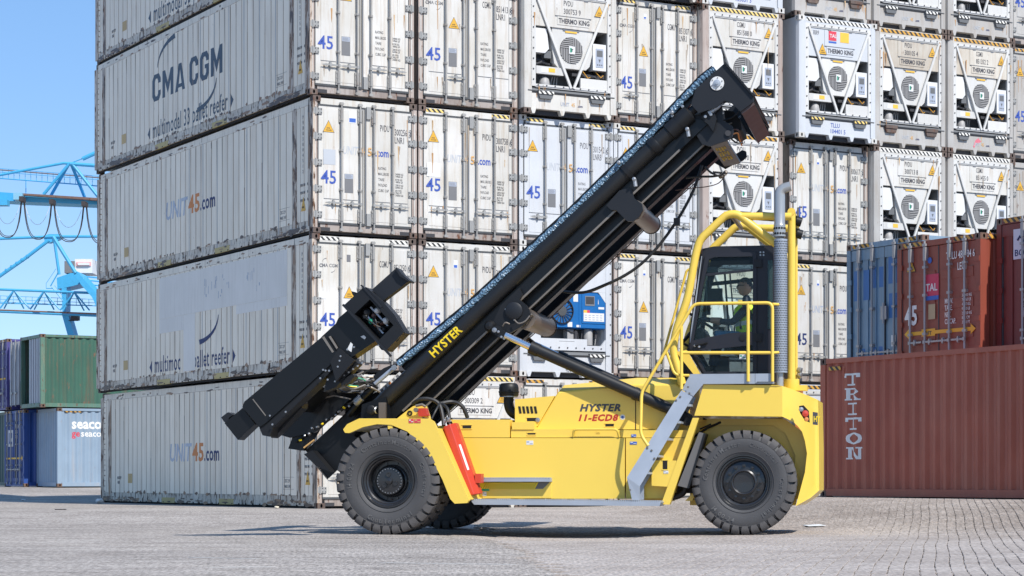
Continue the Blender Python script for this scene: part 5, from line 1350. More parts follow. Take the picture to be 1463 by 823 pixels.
def crane_b():
    D = 150.0; K = D / F
    t = tag(empty('quay_crane', W(40, 684, D)), 'blue quay crane boom with hanging hose loops, upper left against the sky', 'crane', 'blue quay cranes on the skyline')
    o = t.location
    P = lambda px, py, dd=0: W(px, py, D + dd) - o
    def tb(name, pts, r, mat='crane', n=8): return MB().tube([P(*p) for p in pts], r * K, n).build(name, M[mat], t)
    tb('top_chord', [(-60, 256), (0, 250), (30, 244.3), (90, 233.2), (105, 233.5)], 1.9); tb('top_chord', [(100, 234), (142, 237), (320, 250)], 2.6)
    tb('stay', [(100, 233.5), (118, 226.5)], .8, n=6); tb('stay', [(118, 227), (142, 216), (300, 140)], 3.0)
    for a, c, dd in (((99, 234), (62, 278), 0), ((98, 235), (73, 279), 2), ((102, 235), (121, 282), 2), ((103, 234), (141, 282), 0)): tb('brace', [a, (c[0], c[1], dd)], 2.3)
    b = MB(); b.tube([P(-60, 250, 1), P(142, 266, 1)], .9 * K, 6)
    for dy in (-14, -9): b.tube([P(-60, 250 + dy, 1), P(142, 266 + dy, 1)], .4 * K, 4)
    for k in range(24): x = k * 8 - 20; y = 250 + (x + 60) * .079; b.tube([P(x, y, 1), P(x, y - 14, 1)], .4 * K, 4)
    for x in (37,): b.tube([P(x, 258, 1), P(x, 277, 1)], .6 * K, 4)
    b.build('walkway_railing', M['crane'], t)
    tb('cable_tray', [(-60, 238, .8), (142, 254, .8)], .8, 'cranerail', 5)
    b = MB(); b.prism([P(-60, 270), P(22, 276), P(142, 285), P(320, 297), P(320, 304), P(142, 292.5), P(30, 288), P(-60, 283)], (0, 2, 0)); b.build('main_girder', M['crane'], t)
    b = MB(); b.prism([P(22, 275.5, -.6), P(320, 294, -.6), P(320, 296, -.6), P(142, 286.5, -.6), P(30, 278.5, -.6)], (0, .5, 0)); b.build('crane_rail', M['cranerail'], t)
    b = MB(); b.box(P(19, 285, -1), P(36, 278, 0)); b.build('service_box', flat('crane_pale_blue', (.22, .47, .62), .5), t)
    b = MB(); b.box(P(-30, 293, -.8), P(14, 287, 0)); b.build('trolley', M['crane'], t)
    hang = [(-11, 287), (32, 288), (75, 292), (121, 295), (168, 298)]
    for i in range(4):
        (x0, y0), (x1, y1) = hang[i], hang[i + 1]
        for q, (dp, r, m) in enumerate(((52, .7, 'craneC'), (50, .55, 'craneC'))):
            pts = []
            for k in range(15):
                s = k / 14; xx = x0 + 2 + (x1 - x0 - 4) * (0.5 - 0.5 * math.cos(math.pi * s)) * .55 + (x1 - x0 - 4) * s * .45
                pts.append(P(xx + q * 1.2, y0 + (y1 - y0) * s + dp * (1 - abs(2 * s - 1) ** 2.6), q * .6 - 1))
            MB().tube(pts, r * K, 5).build('hose_loop', M[m], t)
        MB().box(P(x1 - 5, y1 - 1, -2), P(x1 + 5, y1 - 5, -1)).build('hose_carrier', M['craneC'], t)
        if i < 3:
            pts = [P(x0 + 2 + (x1 - x0 - 4) * k / 10, y0 + 33 * (1 - abs(k / 5 - 1) ** 2.2), 3) for k in range(11)]
            MB().tube(pts, .35 * K, 4).build('hose_loop', M['sticker'], t)
    b = MB(); b.prism([P(300, 140), P(312, 140), P(312, 694), P(300, 694)], (0, 3, 0)); b.build('portal_leg', M['crane'], t)
crane_b()

# ------------------------------------------------------------------ small litter on the ground
def litter(name, px, d, label, build, cat):
    v = W(px, 700, d); z = ground_h(v.x, v.y)
    t = build(); t.location = (v.x, v.y, z); tag(t, label, cat); return t
def crumple(s, seed, flatk=0.7):
    random.seed(seed); bm = bmesh.new(); bmesh.ops.create_icosphere(bm, subdivisions=2, radius=s)
    for v in bm.verts: v.co *= random.uniform(.72, 1.15); v.co.z = v.co.z * flatk + s * flatk * .9
    b = MB(); bm.verts.ensure_lookup_table(); b.add([v.co[:] for v in bm.verts], [tuple(q.index for q in f.verts) for f in bm.faces]); bm.free(); return b
PAP = flat('litter_plastic', (.72, .72, .70), .5)
litter('plastic_bag', 142, 55.5, 'crumpled white plastic bag at the far left foot of the container stack', lambda: crumple(.10, 4).build('plastic_bag', PAP), 'litter')
litter('paper_scrap', 395, 46.5, 'small crumpled wrapper on the ground before the left stack', lambda: crumple(.055, 5, .5).build('paper_scrap', flat('litter_wrapper', (.55, .50, .40), .6)), 'litter')
litter('paper_sheet', 1163, 31.4, 'flat white paper sheet on the pavers behind the rear wheel', lambda: MB().prism([(-.12, -.3, .004), (.14, -.22, .012), (.12, .3, .02), (-.13, .24, .008)], (0, 0, .004)).build('paper_sheet', PAP), 'litter')
litter('paper_scrap', 33, 62, 'scrap of white paper in the shade far left', lambda: crumple(.07, 8, .4).build('paper_scrap', PAP), 'litter')
litter('wood_splinter', 86, 44.0, 'dark wood splinter lying on the asphalt at left', lambda: MB().prism([(-.11, 0, .004), (.1, -.02, .004), (.12, .02, .004), (-.06, .03, .004)], (0, 0, .018)).build('wood_splinter', M['craneC']), 'litter')

for px, d, L_, r_ in ((318, 19.6, .62, -.5), (640, 18.3, 1.1, -.35), (350, 17.6, .4, .2)):
    v = W(px, 700, d); o = MB().prism([(-L_ / 2, 0, 0), (L_ / 2, .02, 0), (L_ / 2 + .05, .05, 0), (-L_ / 2 - .1, .03, 0)], (0, 0, .0025)).build('scratch_mark', flat('chalky_scratch', (.55, .54, .52), .9, var=.3), ground, (v.x, v.y, ground_h(v.x, v.y) + .0015), (0, 0, r_))
# ================================================================== the container handler
TR = tag(empty('container_handler', (TOX, TOY, 0), -R(11)), 'yellow and black empty container handler with its mast tilted back', 'container handler')
M['yel'] = flat('machine_yellow', (0.82, 0.575, 0.088), 0.36, var=.02, coat=0.15)
M['yel2'] = flat('handrail_yellow', (0.81, 0.56, 0.085), 0.40, var=.04)
M['blk'] = flat('mast_black', (0.006, 0.0065, 0.0075), 0.32, var=.2, spec=.36)
M['blk2'] = flat('frame_black', (0.010, 0.0105, 0.012), 0.45, var=.15, spec=.35)
M['blktube'] = flat('cylinder_black', (0.014, 0.014, 0.0145), 0.42, var=.12, spec=.4)
M['cabblk'] = flat('cab_black', (0.016, 0.017, 0.024), 0.45, var=.08, spec=.4)
M['edge'] = flat('worn_steel_edge', (0.25, 0.215, 0.18), 0.42, metal=0.5, var=.25)
M['brownsteel'] = flat('raw_steel_tube', (0.26, 0.21, 0.17), 0.38, metal=0.7, var=.25)
M['chrome'] = flat('chrome_rod', (0.75, 0.75, 0.77), 0.12, metal=1.0, var=.03)
M['galv'] = flat('galvanised_sheet', (0.38, 0.415, 0.465), 0.45, metal=0.35, var=.16)
M['rubber'] = flat('tyre_rubber', (0.062, 0.061, 0.063), 0.66, var=.35, bump=.2)
M['rubbertread'] = flat('tread_rubber', (0.088, 0.082, 0.080), 0.8, var=.25, bump=.25)
M['rubletter'] = flat('tyre_lettering', (0.115, 0.113, 0.113), 0.6)
M['rim'] = flat('rim_black', (0.018, 0.018, 0.020), 0.28, var=.1, coat=.3)
M['red'] = flat('hydraulic_red', (0.52, 0.045, 0.022), 0.42, var=.08, coat=.1)
M['hose'] = flat('hose_black', (0.02, 0.02, 0.021), 0.55)
M['hoserust'] = flat('hose_brown', (0.09, 0.04, 0.03), 0.5)
M['silver'] = flat('silver_fitting', (0.40, 0.40, 0.40), 0.38, metal=.8, var=.1)
M['decal'] = flat('decal_yellow', (0.86, 0.62, 0.02), 0.45)
M['grey'] = flat('bracket_grey', (0.16, 0.15, 0.14), 0.5, metal=.3)
M['headblk'] = flat('mast_head_black', (0.013, 0.0145, 0.018), 0.46, var=.08, spec=.36)

def tp(px, py, v):
    k = (px - CX) / F
    u = (k * (TOY + TC * v) - TOX - TS * v) / (TC + TS * k)
    return Vector((u, v, CH - (py - CY) / F * (TOY - TS * u + TC * v)))
def TPR(name, pts, v0, v1, mat, bev=0.008, vref=None, parent=None):
    """plate or box with the given side outline, from lateral v0 to v1"""
    vr = v0 if vref is None else vref
    P = [tp(x, y, vr) for x, y in pts]
    P = [Vector((p.x, v0, p.z)) for p in P]
    return MB().prism(P, (0, v1 - v0, 0)).build(name, mat, parent or TR, bev=bev)
def TTB(name, pts, r, mat, n=10, parent=None, smooth_n=0):
    P = [tp(*p) for p in pts]
    if smooth_n: P = spline(P, smooth_n)
    return MB().tube(P, r, n).build(name, mat, parent or TR)
def spline(P, n):
    out = []
    for i in range(len(P) - 1):
        a, b, c, d = P[max(0, i - 1)], P[i], P[i + 1], P[min(len(P) - 1, i + 2)]
        for k in range(n):
            t = k / n
            out.append(0.5 * ((2 * b) + (-a + c) * t + (2 * a - 5 * b + 4 * c - d) * t * t + (-a + 3 * b - 3 * c + d) * t ** 3))
    return out + [P[-1]]
def rounded(P, r, n=4):
    """path with its corners rounded"""
    out = [P[0]]
    for i in range(1, len(P) - 1):
        a, b, c = P[i - 1], P[i], P[i + 1]
        d1 = (a - b); d2 = (c - b); q = min(r, d1.length * .45, d2.length * .45)
        s, e = b + d1.normalized() * q, b + d2.normalized() * q
        for k in range(n + 1):
            t = k / n; out.append(s * (1 - t) ** 2 + b * 2 * t * (1 - t) + e * t * t)
    return out + [P[-1]]

# ---------------------------------------------------------------- wheels
def tyre_mesh(rad, wid, nl=31, lug_off=0.0, words=()):
    b = MB(); s = rad / 0.685
    prof = [(0.345, .055), (0.37, .030), (0.40, .022), (0.46, .008), (0.53, .002), (0.575, .012), (0.605, .022), (0.640, .045), (0.640, wid - .045), (0.605, wid - .02), (0.53, wid - .002), (0.40, wid - .02), (0.345, wid - .055)]
    b.lathe([(r * s, h) for r, h in prof], (0, 0, 0), (0, 1, 0), 62, 0)
    b.lathe([(0.578 * s, .0125), (0.582 * s, .008), (0.588 * s, .0165)], (0, 0, 0), (0, 1, 0), 62, 0)
    b.lathe([(0.395 * s, .024), (0.40 * s, .014), (0.405 * s, .0225)], (0, 0, 0), (0, 1, 0), 62, 0)
    for side in (0, 1):
        for k in range(nl):
            a = 2 * math.pi * (k + lug_off + .5 * side) / nl; w = math.pi / nl
            def pt(r, ang, h): return Vector((math.cos(ang) * r * s, h if not side else wid - h, math.sin(ang) * r * s))
            da = w * .74; tw = .045
            sec = [(0.575, .010), (0.615, .004), (0.662, .012), (0.685, .035), (0.688, wid * .52), (0.630, wid * .52)]
            vs = []
            for sg in (-1, 1):
                for r, h in sec:
                    kk = 1.0 if r > .6 else .82
                    vs.append(pt(r, a + sg * da * kk + tw * (h / (wid * .52)) , h))
            n = len(sec)
            fs = [(i, i + 1, i + 1 + n, i + n) for i in range(n - 1)]
            fs += [tuple(range(n - 1, -1, -1)), tuple(range(n, 2 * n))]
            if side: fs = [f[::-1] for f in fs]
            b.add(vs, [f[::-1] for f in fs], 1)
    for w_, mid, rr, sz, flip in words:
        vs_all = []
        x = 0; adv = []
        for ch in w_:
            adv.append(x); x += (.34 if ch in 'lit1.-' else .78 if ch in 'mM' else .58) * sz
        for ch, ax in zip(w_, adv):
            if ch == ' ': continue
            gv, gf = glyphs(ch, .02, bold=.01, xs=.85)
            ang0 = mid + (x / 2 - ax) / rr * (1 if not flip else -1)
            if not flip:
                q = lambda v: ((rr + v.y * sz), ang0 - v.x * sz / rr)
            else:
                q = lambda v: ((rr + .07 - v.y * sz), ang0 + v.x * sz / rr)
            out = []
            for v in gv:
                r_, an = q(v); hh = .006 + (0.006 if r_ < .5 else 0.0) - v.z * sz * 2 - .004
                # seen from the outside (from -y): +x points to the truck's rear, so angles run as drawn
                out.append((math.cos(an) * r_ * s, hh, math.sin(an) * r_ * s))
            b.add(out, gf, 2)
    return b.mesh('tyre', [M['rubber'], M['rubbertread'], M['rubletter']])
W1 = (('ContainerMaster', R(90), .475, .085, False), ('Continental', R(2), .475, .080, False), ('14.00-24', R(172), .475, .085, False), ('ContiTerminal', R(275), .475, .085, True))
W2 = (('ContainerMaster', R(135), .475, .085, False), ('Continental', R(55), .475, .08, False), ('ContiTerminal', R(-28), .475, .085, False), ('14.00-24', R(238), .475, .085, True))
tyF = tyre_mesh(0.685, 0.38, 31, 0.1, W1); tyP = tyre_mesh(0.685, 0.38, 31, .3); tyR = tyre_mesh(0.668, 0.36, 31, .4, W2)
def rim_front():
    b = MB()
    b.lathe([(.350, .058), (.345, .035), (.330, .035), (.318, .055), (.300, .060), (.290, .085), (.272, .095), (.268, .26), (.240, .275)], (0, 0, 0), (0, 1, 0), 40)
    b.lathe([(.27, .265), (.12, .265), (.0, .265)], (0, 0, 0), (0, 1, 0), 32)
    b.lathe([(.345, .33), (.262, .30), (.262, .265)], (0, 0, 0), (0, 1, 0), 40)
    return b.mesh('rim', [M['rim']])
def hub_front():
    b = MB()
    b.lathe([(.215, .265), (.212, .235), (.186, .225), (.182, .15), (.175, .135), (0, .125)], (0, 0, 0), (0, 1, 0), 32)
    for k in range(26):
        a = 2 * math.pi * k / 26; b.lathe([(.0065, 0), (.0065, .012), (0, .014)], (math.cos(a) * .158, .132, math.sin(a) * .158), (0, -1, 0), 6, 1)
    for k in range(10):
        a = 2 * math.pi * k / 10; b.lathe([(.018, 0), (.018, .02), (0, .02)], (math.cos(a) * .232, .262, math.sin(a) * .232), (0, -1, 0), 6, 0)
    b.lathe([(.045, 0), (.04, .03), (0, .036)], (0, .125, 0), (0, -1, 0), 14, 0)
    for k in range(3):
        a = R(100 + 120 * k); b.lathe([(.034, 0), (.032, .014), (.02, .014), (.018, .008), (0, .008)], (math.cos(a) * .085, .128, math.sin(a) * .085), (0, -1, 0), 14, 0)
    b.lathe([(.010, 0), (.008, .03), (0, .03)], (.0, .24, -.235), (0, -1, 0), 6, 2)
    return b.mesh('hub', [M['rim'], M['silver'], M['hoserust']])
def rim_rear():
    b = MB()
    b.lathe([(.362, .058), (.356, .030), (.340, .030), (.328, .055), (.310, .055), (.300, .085), (.285, .090), (.275, .115), (.262, .105), (.17, .105)], (0, 0, 0), (0, 1, 0), 40)
    b.lathe([(.17, .105), (.168, .065), (.150, .055), (.140, .060), (.130, .085), (0, .088)], (0, 0, 0), (0, 1, 0), 32)
    return b.mesh('rim', [M['rim']])
def nuts_rear():
    b = MB(); b.lathe([(.026, 0), (.026, .006), (.018, .006), (.018, .028), (.011, .030), (.010, .042), (0, .044)], (0, 0, 0), (0, -1, 0), 8, 0)
    return b.mesh('wheel_nut', [M['rim']])
rimF, hubF, rimR, nutsR = rim_front(), hub_front(), rim_rear(), nuts_rear()
def wheel(u, v, z, ty, flip=False, kind='f', rz=0.0):
    t = empty('wheel'); t.parent = TR; t.location = (u, v, z); t.rotation_euler = (0, 0, R(180) + rz if flip else rz)
    inst('tyre', ty, t)
    if kind == 'f': inst('rim', rimF, t); inst('hub', hubF, t)
    elif kind == 'r':
        inst('rim', rimR, t)
        for k in range(12):
            a = 2 * math.pi * k / 12; inst('wheel_nut', nutsR, t, (math.cos(a) * .213, .105, math.sin(a) * .213))
    else: inst('rim', rimF, t)
    return t
UF, UR = 0.0, tp(1062, 690, 0.75).x
wheel(UF, 0.0, 0.685, tyF); wheel(UF, 0.47, 0.685, tyP, kind='p')
wheel(UF, 4.0, 0.685, tyP, True); wheel(UF, 3.53, 0.685, tyP, True, 'p')
wheel(UR, 0.75, 0.668, tyR, kind='r'); wheel(UR - .14, 3.05, 0.668, tyR, True, 'r')
b = MB(); b.tube([(UF, 0.5, .685), (UF, 3.5, .685)], .16, 12); b.box((-.35, 1.1, .55), (.35, 2.9, .95)); b.build('front_axle', M['blk2'], TR)
b = MB(); b.tube([(UR, 1.0, .668), (UR, 3.0, .668)], .12, 12); b.box((UR - .2, 1.3, .5), (UR + .2, 2.7, .85)); b.build('rear_axle', M['blk2'], TR)

# ---------------------------------------------------------------- chassis and bodywork
TPR('chassis_frame', [(560, 640), (1000, 640), (1000, 705), (660, 705), (600, 690), (540, 690)], 1.15, 2.85, M['blk2'], vref=0.85)
SV = 0.85
TPR('side_panel', [(640, 611), (660, 625.8), (892.5, 625.8), (892.5, 712.5), (683, 712.5), (655, 650)], SV, SV + .12, M['yel'], vref=SV)
TPR('side_panel', [(894, 625.8), (936, 625.8), (985, 625.8), (985, 640), (960, 712), (894, 712.5)], SV + .02, SV + .12, M['yel'], vref=SV)
TPR('side_panel', [(640, 611), (892.5, 625.8), (892.5, 712.5), (683, 712.5)], 3.0, 3.12, M['yel'], vref=SV)
TPR('upper_side_panel', [(643.8, 599.4), (728, 599.4), (728, 625), (657, 625)], SV + .01, 1.6, M['yel'], vref=SV)
TPR('upper_side_panel', [(729.4, 613), (763, 613), (903, 614.5), (985, 614.5), (985, 625), (729.4, 625)], SV + .035, 3.0, M['yel'], vref=SV)
TPR('battery_cover', [(731, 603), (763, 603), (763, 613.5), (731, 613.5)], SV + .02, 1.7, M['yel'], vref=SV)
TPR('deck', [(620, 600), (735, 600), (735, 612), (640, 612)], 1.6, 3.05, M['blk2'], vref=SV)
# slots drawn as flat black patches with a frame, their dark inside painted
def slot(x0, y0, x1, y1, v, nm='slot'):
    P = [tp(x0, y0, v), tp(x1, y1, v)]
    a, c = P[0], P[1]
    b = MB(); b.box((a.x, v - .004, a.z), (c.x, v + .006, c.z), 0)
    t = .012
    b.box((a.x - t, v - .007, c.z - t), (c.x + t, v + .004, c.z), 1); b.box((a.x - t, v - .007, a.z), (c.x + t, v + .004, a.z + t), 1)
    return b.build(nm, [M['black'], M['yel']], TR)
slot(661, 607.6, 673.3, 612.2, SV + .01); slot(754, 618.6, 765, 621, SV + .035); slot(853.5, 617.5, 856, 617.9, SV + .035)
# fold-out step with perforated tread on the side
TPR('step_recess', [(690, 686.5), (788, 686.5), (788, 711.5), (690, 711.5)], SV - .012, SV + .002, M['yel'], vref=SV)
a, c = tp(681, 683, SV), tp(789, 688.2, SV)
b = MB(); b.box((a.x, SV - .13, a.z), (c.x, SV, c.z))
for k in range(26):
    x = a.x + (c.x - a.x) * (k + .5) / 26; b.box((x - .010, SV - .134, a.z - .006), (x + .008, SV + .0, a.z + .008))
b.build('step', M['galv'], TR)
b = MB()
for k in range(24):
    x = a.x + .08 + (c.x - a.x - .25) * k / 24; b.prism([(x, SV - .03, c.z - .010), (x + .022, SV - .03, c.z - .010), (x + .022 - .05, SV - .03, c.z - .095), (x - .05, SV - .03, c.z - .095)], (0, .012, 0))
b.build('step_grating', M['decal'], TR)
TPR('step_shade_plate', [(692, 688.5), (786, 688.5), (776, 698.5), (690, 698.5)], SV - .016, SV - .012, M['grey'], vref=SV, bev=0)  # grey plate painting the shade behind the grating bars
for x0, x1 in ((701, 715), (746, 761)): slot(x0, 687.3, x1, 689.8, SV - .022)
# long running board with serrated edge
TPR('running_board', [(672, 714.6), (944.7, 717.0), (942, 723.0), (677.4, 721.0)], 0.38, SV + .02, M['galv'], vref=0.38)
p0, p1 = tp(673, 714.2, .38), tp(944, 716.6, .38)
b = MB()
for k in range(90):
    q = p0.lerp(p1, (k + .5) / 90); b.box((q.x - .008, .40, q.z - .004), (q.x + .007, .80, q.z + .012))
b.build('grip_teeth', M['galv'], TR)
# hood: long engine cover with a shoulder fold
HV = 1.05
def hood():
    side = [(765, 613.5), (793.7, 565.4), (797.7, 560), (904.6, 549.4), (965, 549.4), (979, 556), (984, 613.5)]
    P = [tp(x, y, HV) for x, y in side]
    lo = [Vector((p.x, HV, p.z)) for p in P]
    top = [Vector((p.x + .02, HV + .28, p.z + .10)) for p in P[2:6]]
    far = [Vector((p.x + .02, 2.95 - .28, p.z + .10)) for p in P[2:6]]
    fl = [Vector((p.x, 2.95, p.z)) for p in P]
    b = MB(); V = lo + top + far + fl     # 7 + 4 + 4 + 7
    f = [tuple(range(7)), (2, 7, 8, 3), (3, 8, 9, 4), (4, 9, 10, 5), (7, 11, 12, 8), (8, 12, 13, 9), (9, 13, 14, 10), (11, 17, 18, 12), (12, 18, 19, 13), (13, 19, 20, 14),
         tuple(range(21, 14, -1)), (0, 15, 16, 1), (1, 16, 17, 11, 7, 2), (5, 10, 14, 20, 21, 6)]
    b.add(V, [q[::-1] for q in f], 0)
    o = b.build('engine_hood', M['yel'], TR, bev=.02, seg=3)
    return o
hood()
TPR('vent_housing', [(736.2, 570.8), (793, 565.6), (768, 609), (736, 613)], HV - .02, 2.6, M['yel'], vref=HV)
b = MB()
for k in range(5):
    q0, q1 = tp(740.5 + k * 5.6, 580.6, HV - .02), tp(743.8 + k * 5.6, 590.6, HV - .02)
    b.prism([(q0.x, HV - .026, q0.z), (q0.x + .03, HV - .026, q0.z), (q1.x + .015, HV - .026, q1.z), (q1.x - .015, HV - .026, q1.z)], (0, .01, 0))
b.build('vent_slots', M['black'], TR)
slot(753, 597, 766, 602, HV - .02, 'latch_recess')
MB().lathe([(.03, 0), (.03, .02), (0, .025)], tp(768.5, 600, HV - .02), (0, -1, 0), 10).build('latch', M['silver'], TR)
slot(865, 605.5, 877, 609.5, HV); 
b = MB(); q = tp(907.5, 560, HV); q2 = tp(908.8, 614, HV); b.box((q.x, HV - .003, q2.z), (q.x + .012, HV + .004, q.z)); b.build('panel_gap', M['black'], TR)
for (nm, tx, px, py, w_, h_, mt, kw) in (('lettering', 'HYSTER', 828, 587.4, 59, 10.2, 'ink', {}), ('lettering', '11-ECD8', 824.5, 601.2, 59, 9.2, 'redprint', {})):
    if mt == 'redprint': M['redprint'] = flat('red_print', (.42, .03, .02), .4)
    p = tp(px, py, HV); e = tp(px + w_, py, HV); hgt = h_ / F * 28.6
    vs, fs = glyphs(tx, .001, bold=.045, shear=.25, sp=1.12)
    x1 = max(v.x for v in vs); y1 = max(v.y for v in vs)
    mtx = Matrix(((( e.x - p.x) / x1, 0, 0, p.x), (0, 0, -.1, HV - .002), (0, hgt / y1, 0, p.z), (0, 0, 0, 1)))
    MB().add([mtx @ v for v in vs], fs).build(nm, M[mt], TR)
b = MB(); q = tp(889.5, 596, HV); b.lathe([(.035, 0), (.035, .003), (0, .003)], q, (0, -1, 0), 12, 0); b.lathe([(.018, 0.003), (.018, .005), (0, .005)], q, (0, -1, 0), 10, 1); b.build('sticker', [M['sticker'], M['stickerblue']], TR)
def label_patch(x0, y0, x1, y1, v, mats, bars=True):
    a, c = tp(x0, y0, v), tp(x1, y1, v); b = MB(); b.box((a.x, v - .003, c.z), (c.x, v, a.z), 0)
    if bars:
        w = c.x - a.x; h = a.z - c.z
        b.box((a.x + w * .08, v - .005, c.z + h * .55), (a.x + w * .42, v - .002, c.z + h * .85), 1); b.box((a.x + w * .5, v - .005, c.z + h * .2), (a.x + w * .92, v - .002, c.z + h * .4), 1)
    return b.build('sticker', [M[m] for m in mats], TR)
label_patch(752, 629.5, 762, 635.5, SV, ('sticker', 'greyprint')); label_patch(902, 620.5, 909, 624.5, SV + .03, ('stickerblue', 'sticker')); label_patch(900, 631, 910, 635, SV + .018, ('stickerblue', 'sticker'))
label_patch(689.5, 702.5, 695, 708.5, SV - .014, ('sticker', 'greyprint')); label_patch(687, 697, 699, 701.5, SV - .014, ('green', 'stickeryel'), False)
b = MB(); path = rounded([tp(819, 624, SV + .0), tp(819.5, 613.5, SV - .04), tp(882, 613.2, SV - .04), tp(884.5, 624.5, SV)], .05); b.tube(path, .016, 8); b.build('grab_rail', M['yel2'], TR)
# air intake
q = tp(727, 566, 1.5)
b = MB(); b.lathe([(.125, 0), (.132, .02), (.132, .11), (.122, .15), (.10, .172), (.0, .180)], (q.x, q.y, q.z), (0, 0, 1), 24)
b.lathe([(.133, .045), (.140, .05), (.140, .062), (.133, .066)], (q.x, q.y, q.z), (0, 0, 1), 24); b.build('air_intake_cap', M['blk2'], TR)
b = MB(); b.lathe([(.118, 0), (.118, -.015), (.075, -.016)], (q.x, q.y, q.z), (0, 0, 1), 20); b.build('intake_collar', M['silver'], TR)
MB().tube(spline([Vector((q.x, q.y, q.z)), Vector((q.x, q.y, q.z - .12)), Vector((q.x + .05, q.y, q.z - .22)), Vector((q.x + .2, q.y, q.z - .29))], 5), .068, 14).build('intake_pipe', M['blk2'], TR)

# ---------------------------------------------------------------- front fender and red hydraulic pack
fo = [(490.2, 613.6), (496, 606), (513.2, 597.8), (612.7, 598.0), (619, 602), (622.9, 609.7), (670, 714.5), (667.5, 718.7), (649.6, 719.6), (643.3, 713), (632, 685), (616, 655), (599.9, 634), (582, 616.6), (559, 607), (538.7, 606.0), (518.3, 610.2), (499, 618.7), (493, 618.4)]
TPR('front_fender', fo, 0.02, 0.10, M['yel'], bev=.012)
P = [tp(x, y, .02) for x, y in fo]
b = MB(); inner = [P[i] for i in range(11, 18)]
for i in range(len(inner) - 1):
    p, q = inner[i], inner[i + 1]
    b.add([(p.x, .10, p.z + .03), (q.x, .10, q.z + .03), (q.x, 1.05, q.z + .03), (p.x, 1.05, p.z + .03), (p.x, .10, p.z + .05), (q.x, .10, q.z + .05), (q.x, 1.05, q.z + .05), (p.x, 1.05, p.z + .05)], [(0, 3, 2, 1), (4, 5, 6, 7), (0, 1, 5, 4), (2, 3, 7, 6), (1, 2, 6, 5), (3, 0, 4, 7)])
b.build('fender_liner', M['yel'], TR)
TPR('fender_back', [(622.9, 611), (668, 714), (660, 716), (636, 690), (612, 640)], 0.10, 1.0, M['yel'], vref=.02)
TPR('fender_bracket', [(553.5, 607), (560.5, 607), (560.5, 613), (554, 613)], 0.03, .12, M['yel'], vref=.02)
# far fender, mirrored
b = MB(); b.prism([Vector((p.x, 3.90, p.z)) for p in P], (0, .08, 0)); b.build('front_fender', M['yel'], TR, bev=.012)
TPR('mast_bracket', [(566, 599), (581, 587), (590, 580.5), (600, 577.5), (608, 580), (613, 599)], 0.55, .68, M['yel'], vref=.55)
b = MB(); q = tp(585.5, 590.5, .55); b.lathe([(.036, 0.0), (.036, .012), (.018, .012), (.016, .0)], q, (0, -1, 0), 12); b.build('pivot_pin', M['blk2'], TR)
TPR('valve_block', [(596, 583.5), (608, 583), (611, 594), (598, 595)], .42, .55, M['red'], vref=.42)
b = MB(); q = tp(595, 586, .40); b.lathe([(.03, 0), (.03, .05), (0, .05)], q, (0, -1, 0), 10); b.tube([tp(594, 580, .45), tp(603, 578, .45), tp(608, 581, .45)], .018, 8); b.build('valve_fitting', M['edge'], TR)
label_patch(584, 598.6, 591, 604.2, .018, ('stickerred', 'sticker')); label_patch(592, 598.6, 601, 604.2, .018, ('stickerred', 'orangepale'))
# red box with facets
ra, rb_, rc, rd = tp(629.5, 612.3, .40), tp(649.8, 603.7, .40), tp(685.4, 705.4, .40), tp(661, 710, .40)
b = MB()
w = (rb_ - ra)
sec = [(0.0, .62), (0.0, .44), (.30, .34), (.72, .34), (1.0, .44), (1.0, .62)]
vs = [Vector((ra.x + (rb_.x - ra.x) * s, v, ra.z + (rb_.z - ra.z) * s)) for s, v in sec] + [Vector((rd.x + (rc.x - rd.x) * s, v, rd.z + (rc.z - rd.z) * s)) for s, v in sec]
b.add(vs, [tuple(range(6)), tuple(range(11, 5, -1))] + [((i + 1) % 6, i, i + 6, (i + 1) % 6 + 6) for i in range(6)], 0)
b.build('hydraulic_cover', M['red'], TR, bev=.012, seg=3)
b = MB(); p, q = vs[3].lerp(vs[9], .30), vs[3].lerp(vs[9], .66); e = (vs[4] - vs[3]) * .3
off = Vector((0.0, -.003, 0)); b.prism([p + e + off, p + e * 2.2 + off, q + e * 2.2 + off, q + e + off], (0, -.002, 0)); b.build('sticker', M['sticker'], TR)
TPR('cover_bracket', [(661, 708), (674, 706.5), (676, 714), (664, 716)], .42, .7, M['hoserust'], vref=.42)
b = MB(); q = tp(683.5, 684.5, .5); b.box((q.x - .03, .42, q.z - .05), (q.x + .05, .60, q.z + .07)); b.build('cover_catch', M['red'], TR)
# hoses there
for pts, r, m in (([(590, 577, .7), (600, 570.5, .6), (615, 570.5, .6), (627, 577, .6), (632, 592, .55), (634, 608, .5)], .026, 'hose'), ([(632, 577, .75), (639, 584, .65), (642, 596, .6), (640, 606, .55)], .022, 'hose'),
                  ([(628, 577, .8), (645, 574, .9), (660, 580, .9), (668, 597, .95)], .026, 'hose'), ([(604, 597, .35), (618, 602, .3), (625, 612, .33), (626, 622, .38)], .013, 'hose'),
                  ([(612, 599, .35), (622, 605, .3), (627, 614, .33), (640, 650, .37), (655, 694, .38), (661, 712, .40)], .010, 'hose'), ([(625, 612, .33), (646, 668, .36), (660, 706, .38)], .008, 'hoserust'), ([(617, 598, .4), (623, 586, .45), (629, 575, .6)], .014, 'hose')):
    TTB('hose', pts, r, M[m], 8, smooth_n=5)
b = MB()
for px, py in ((640, 603), (634, 605)):
    q = tp(px, py, .52); b.lathe([(.024, 0), (.028, .02), (.028, .05), (.018, .06)], (q.x, q.y, q.z), (.2, 0, 1), 8)
b.build('hose_fitting', M['silver'], TR)

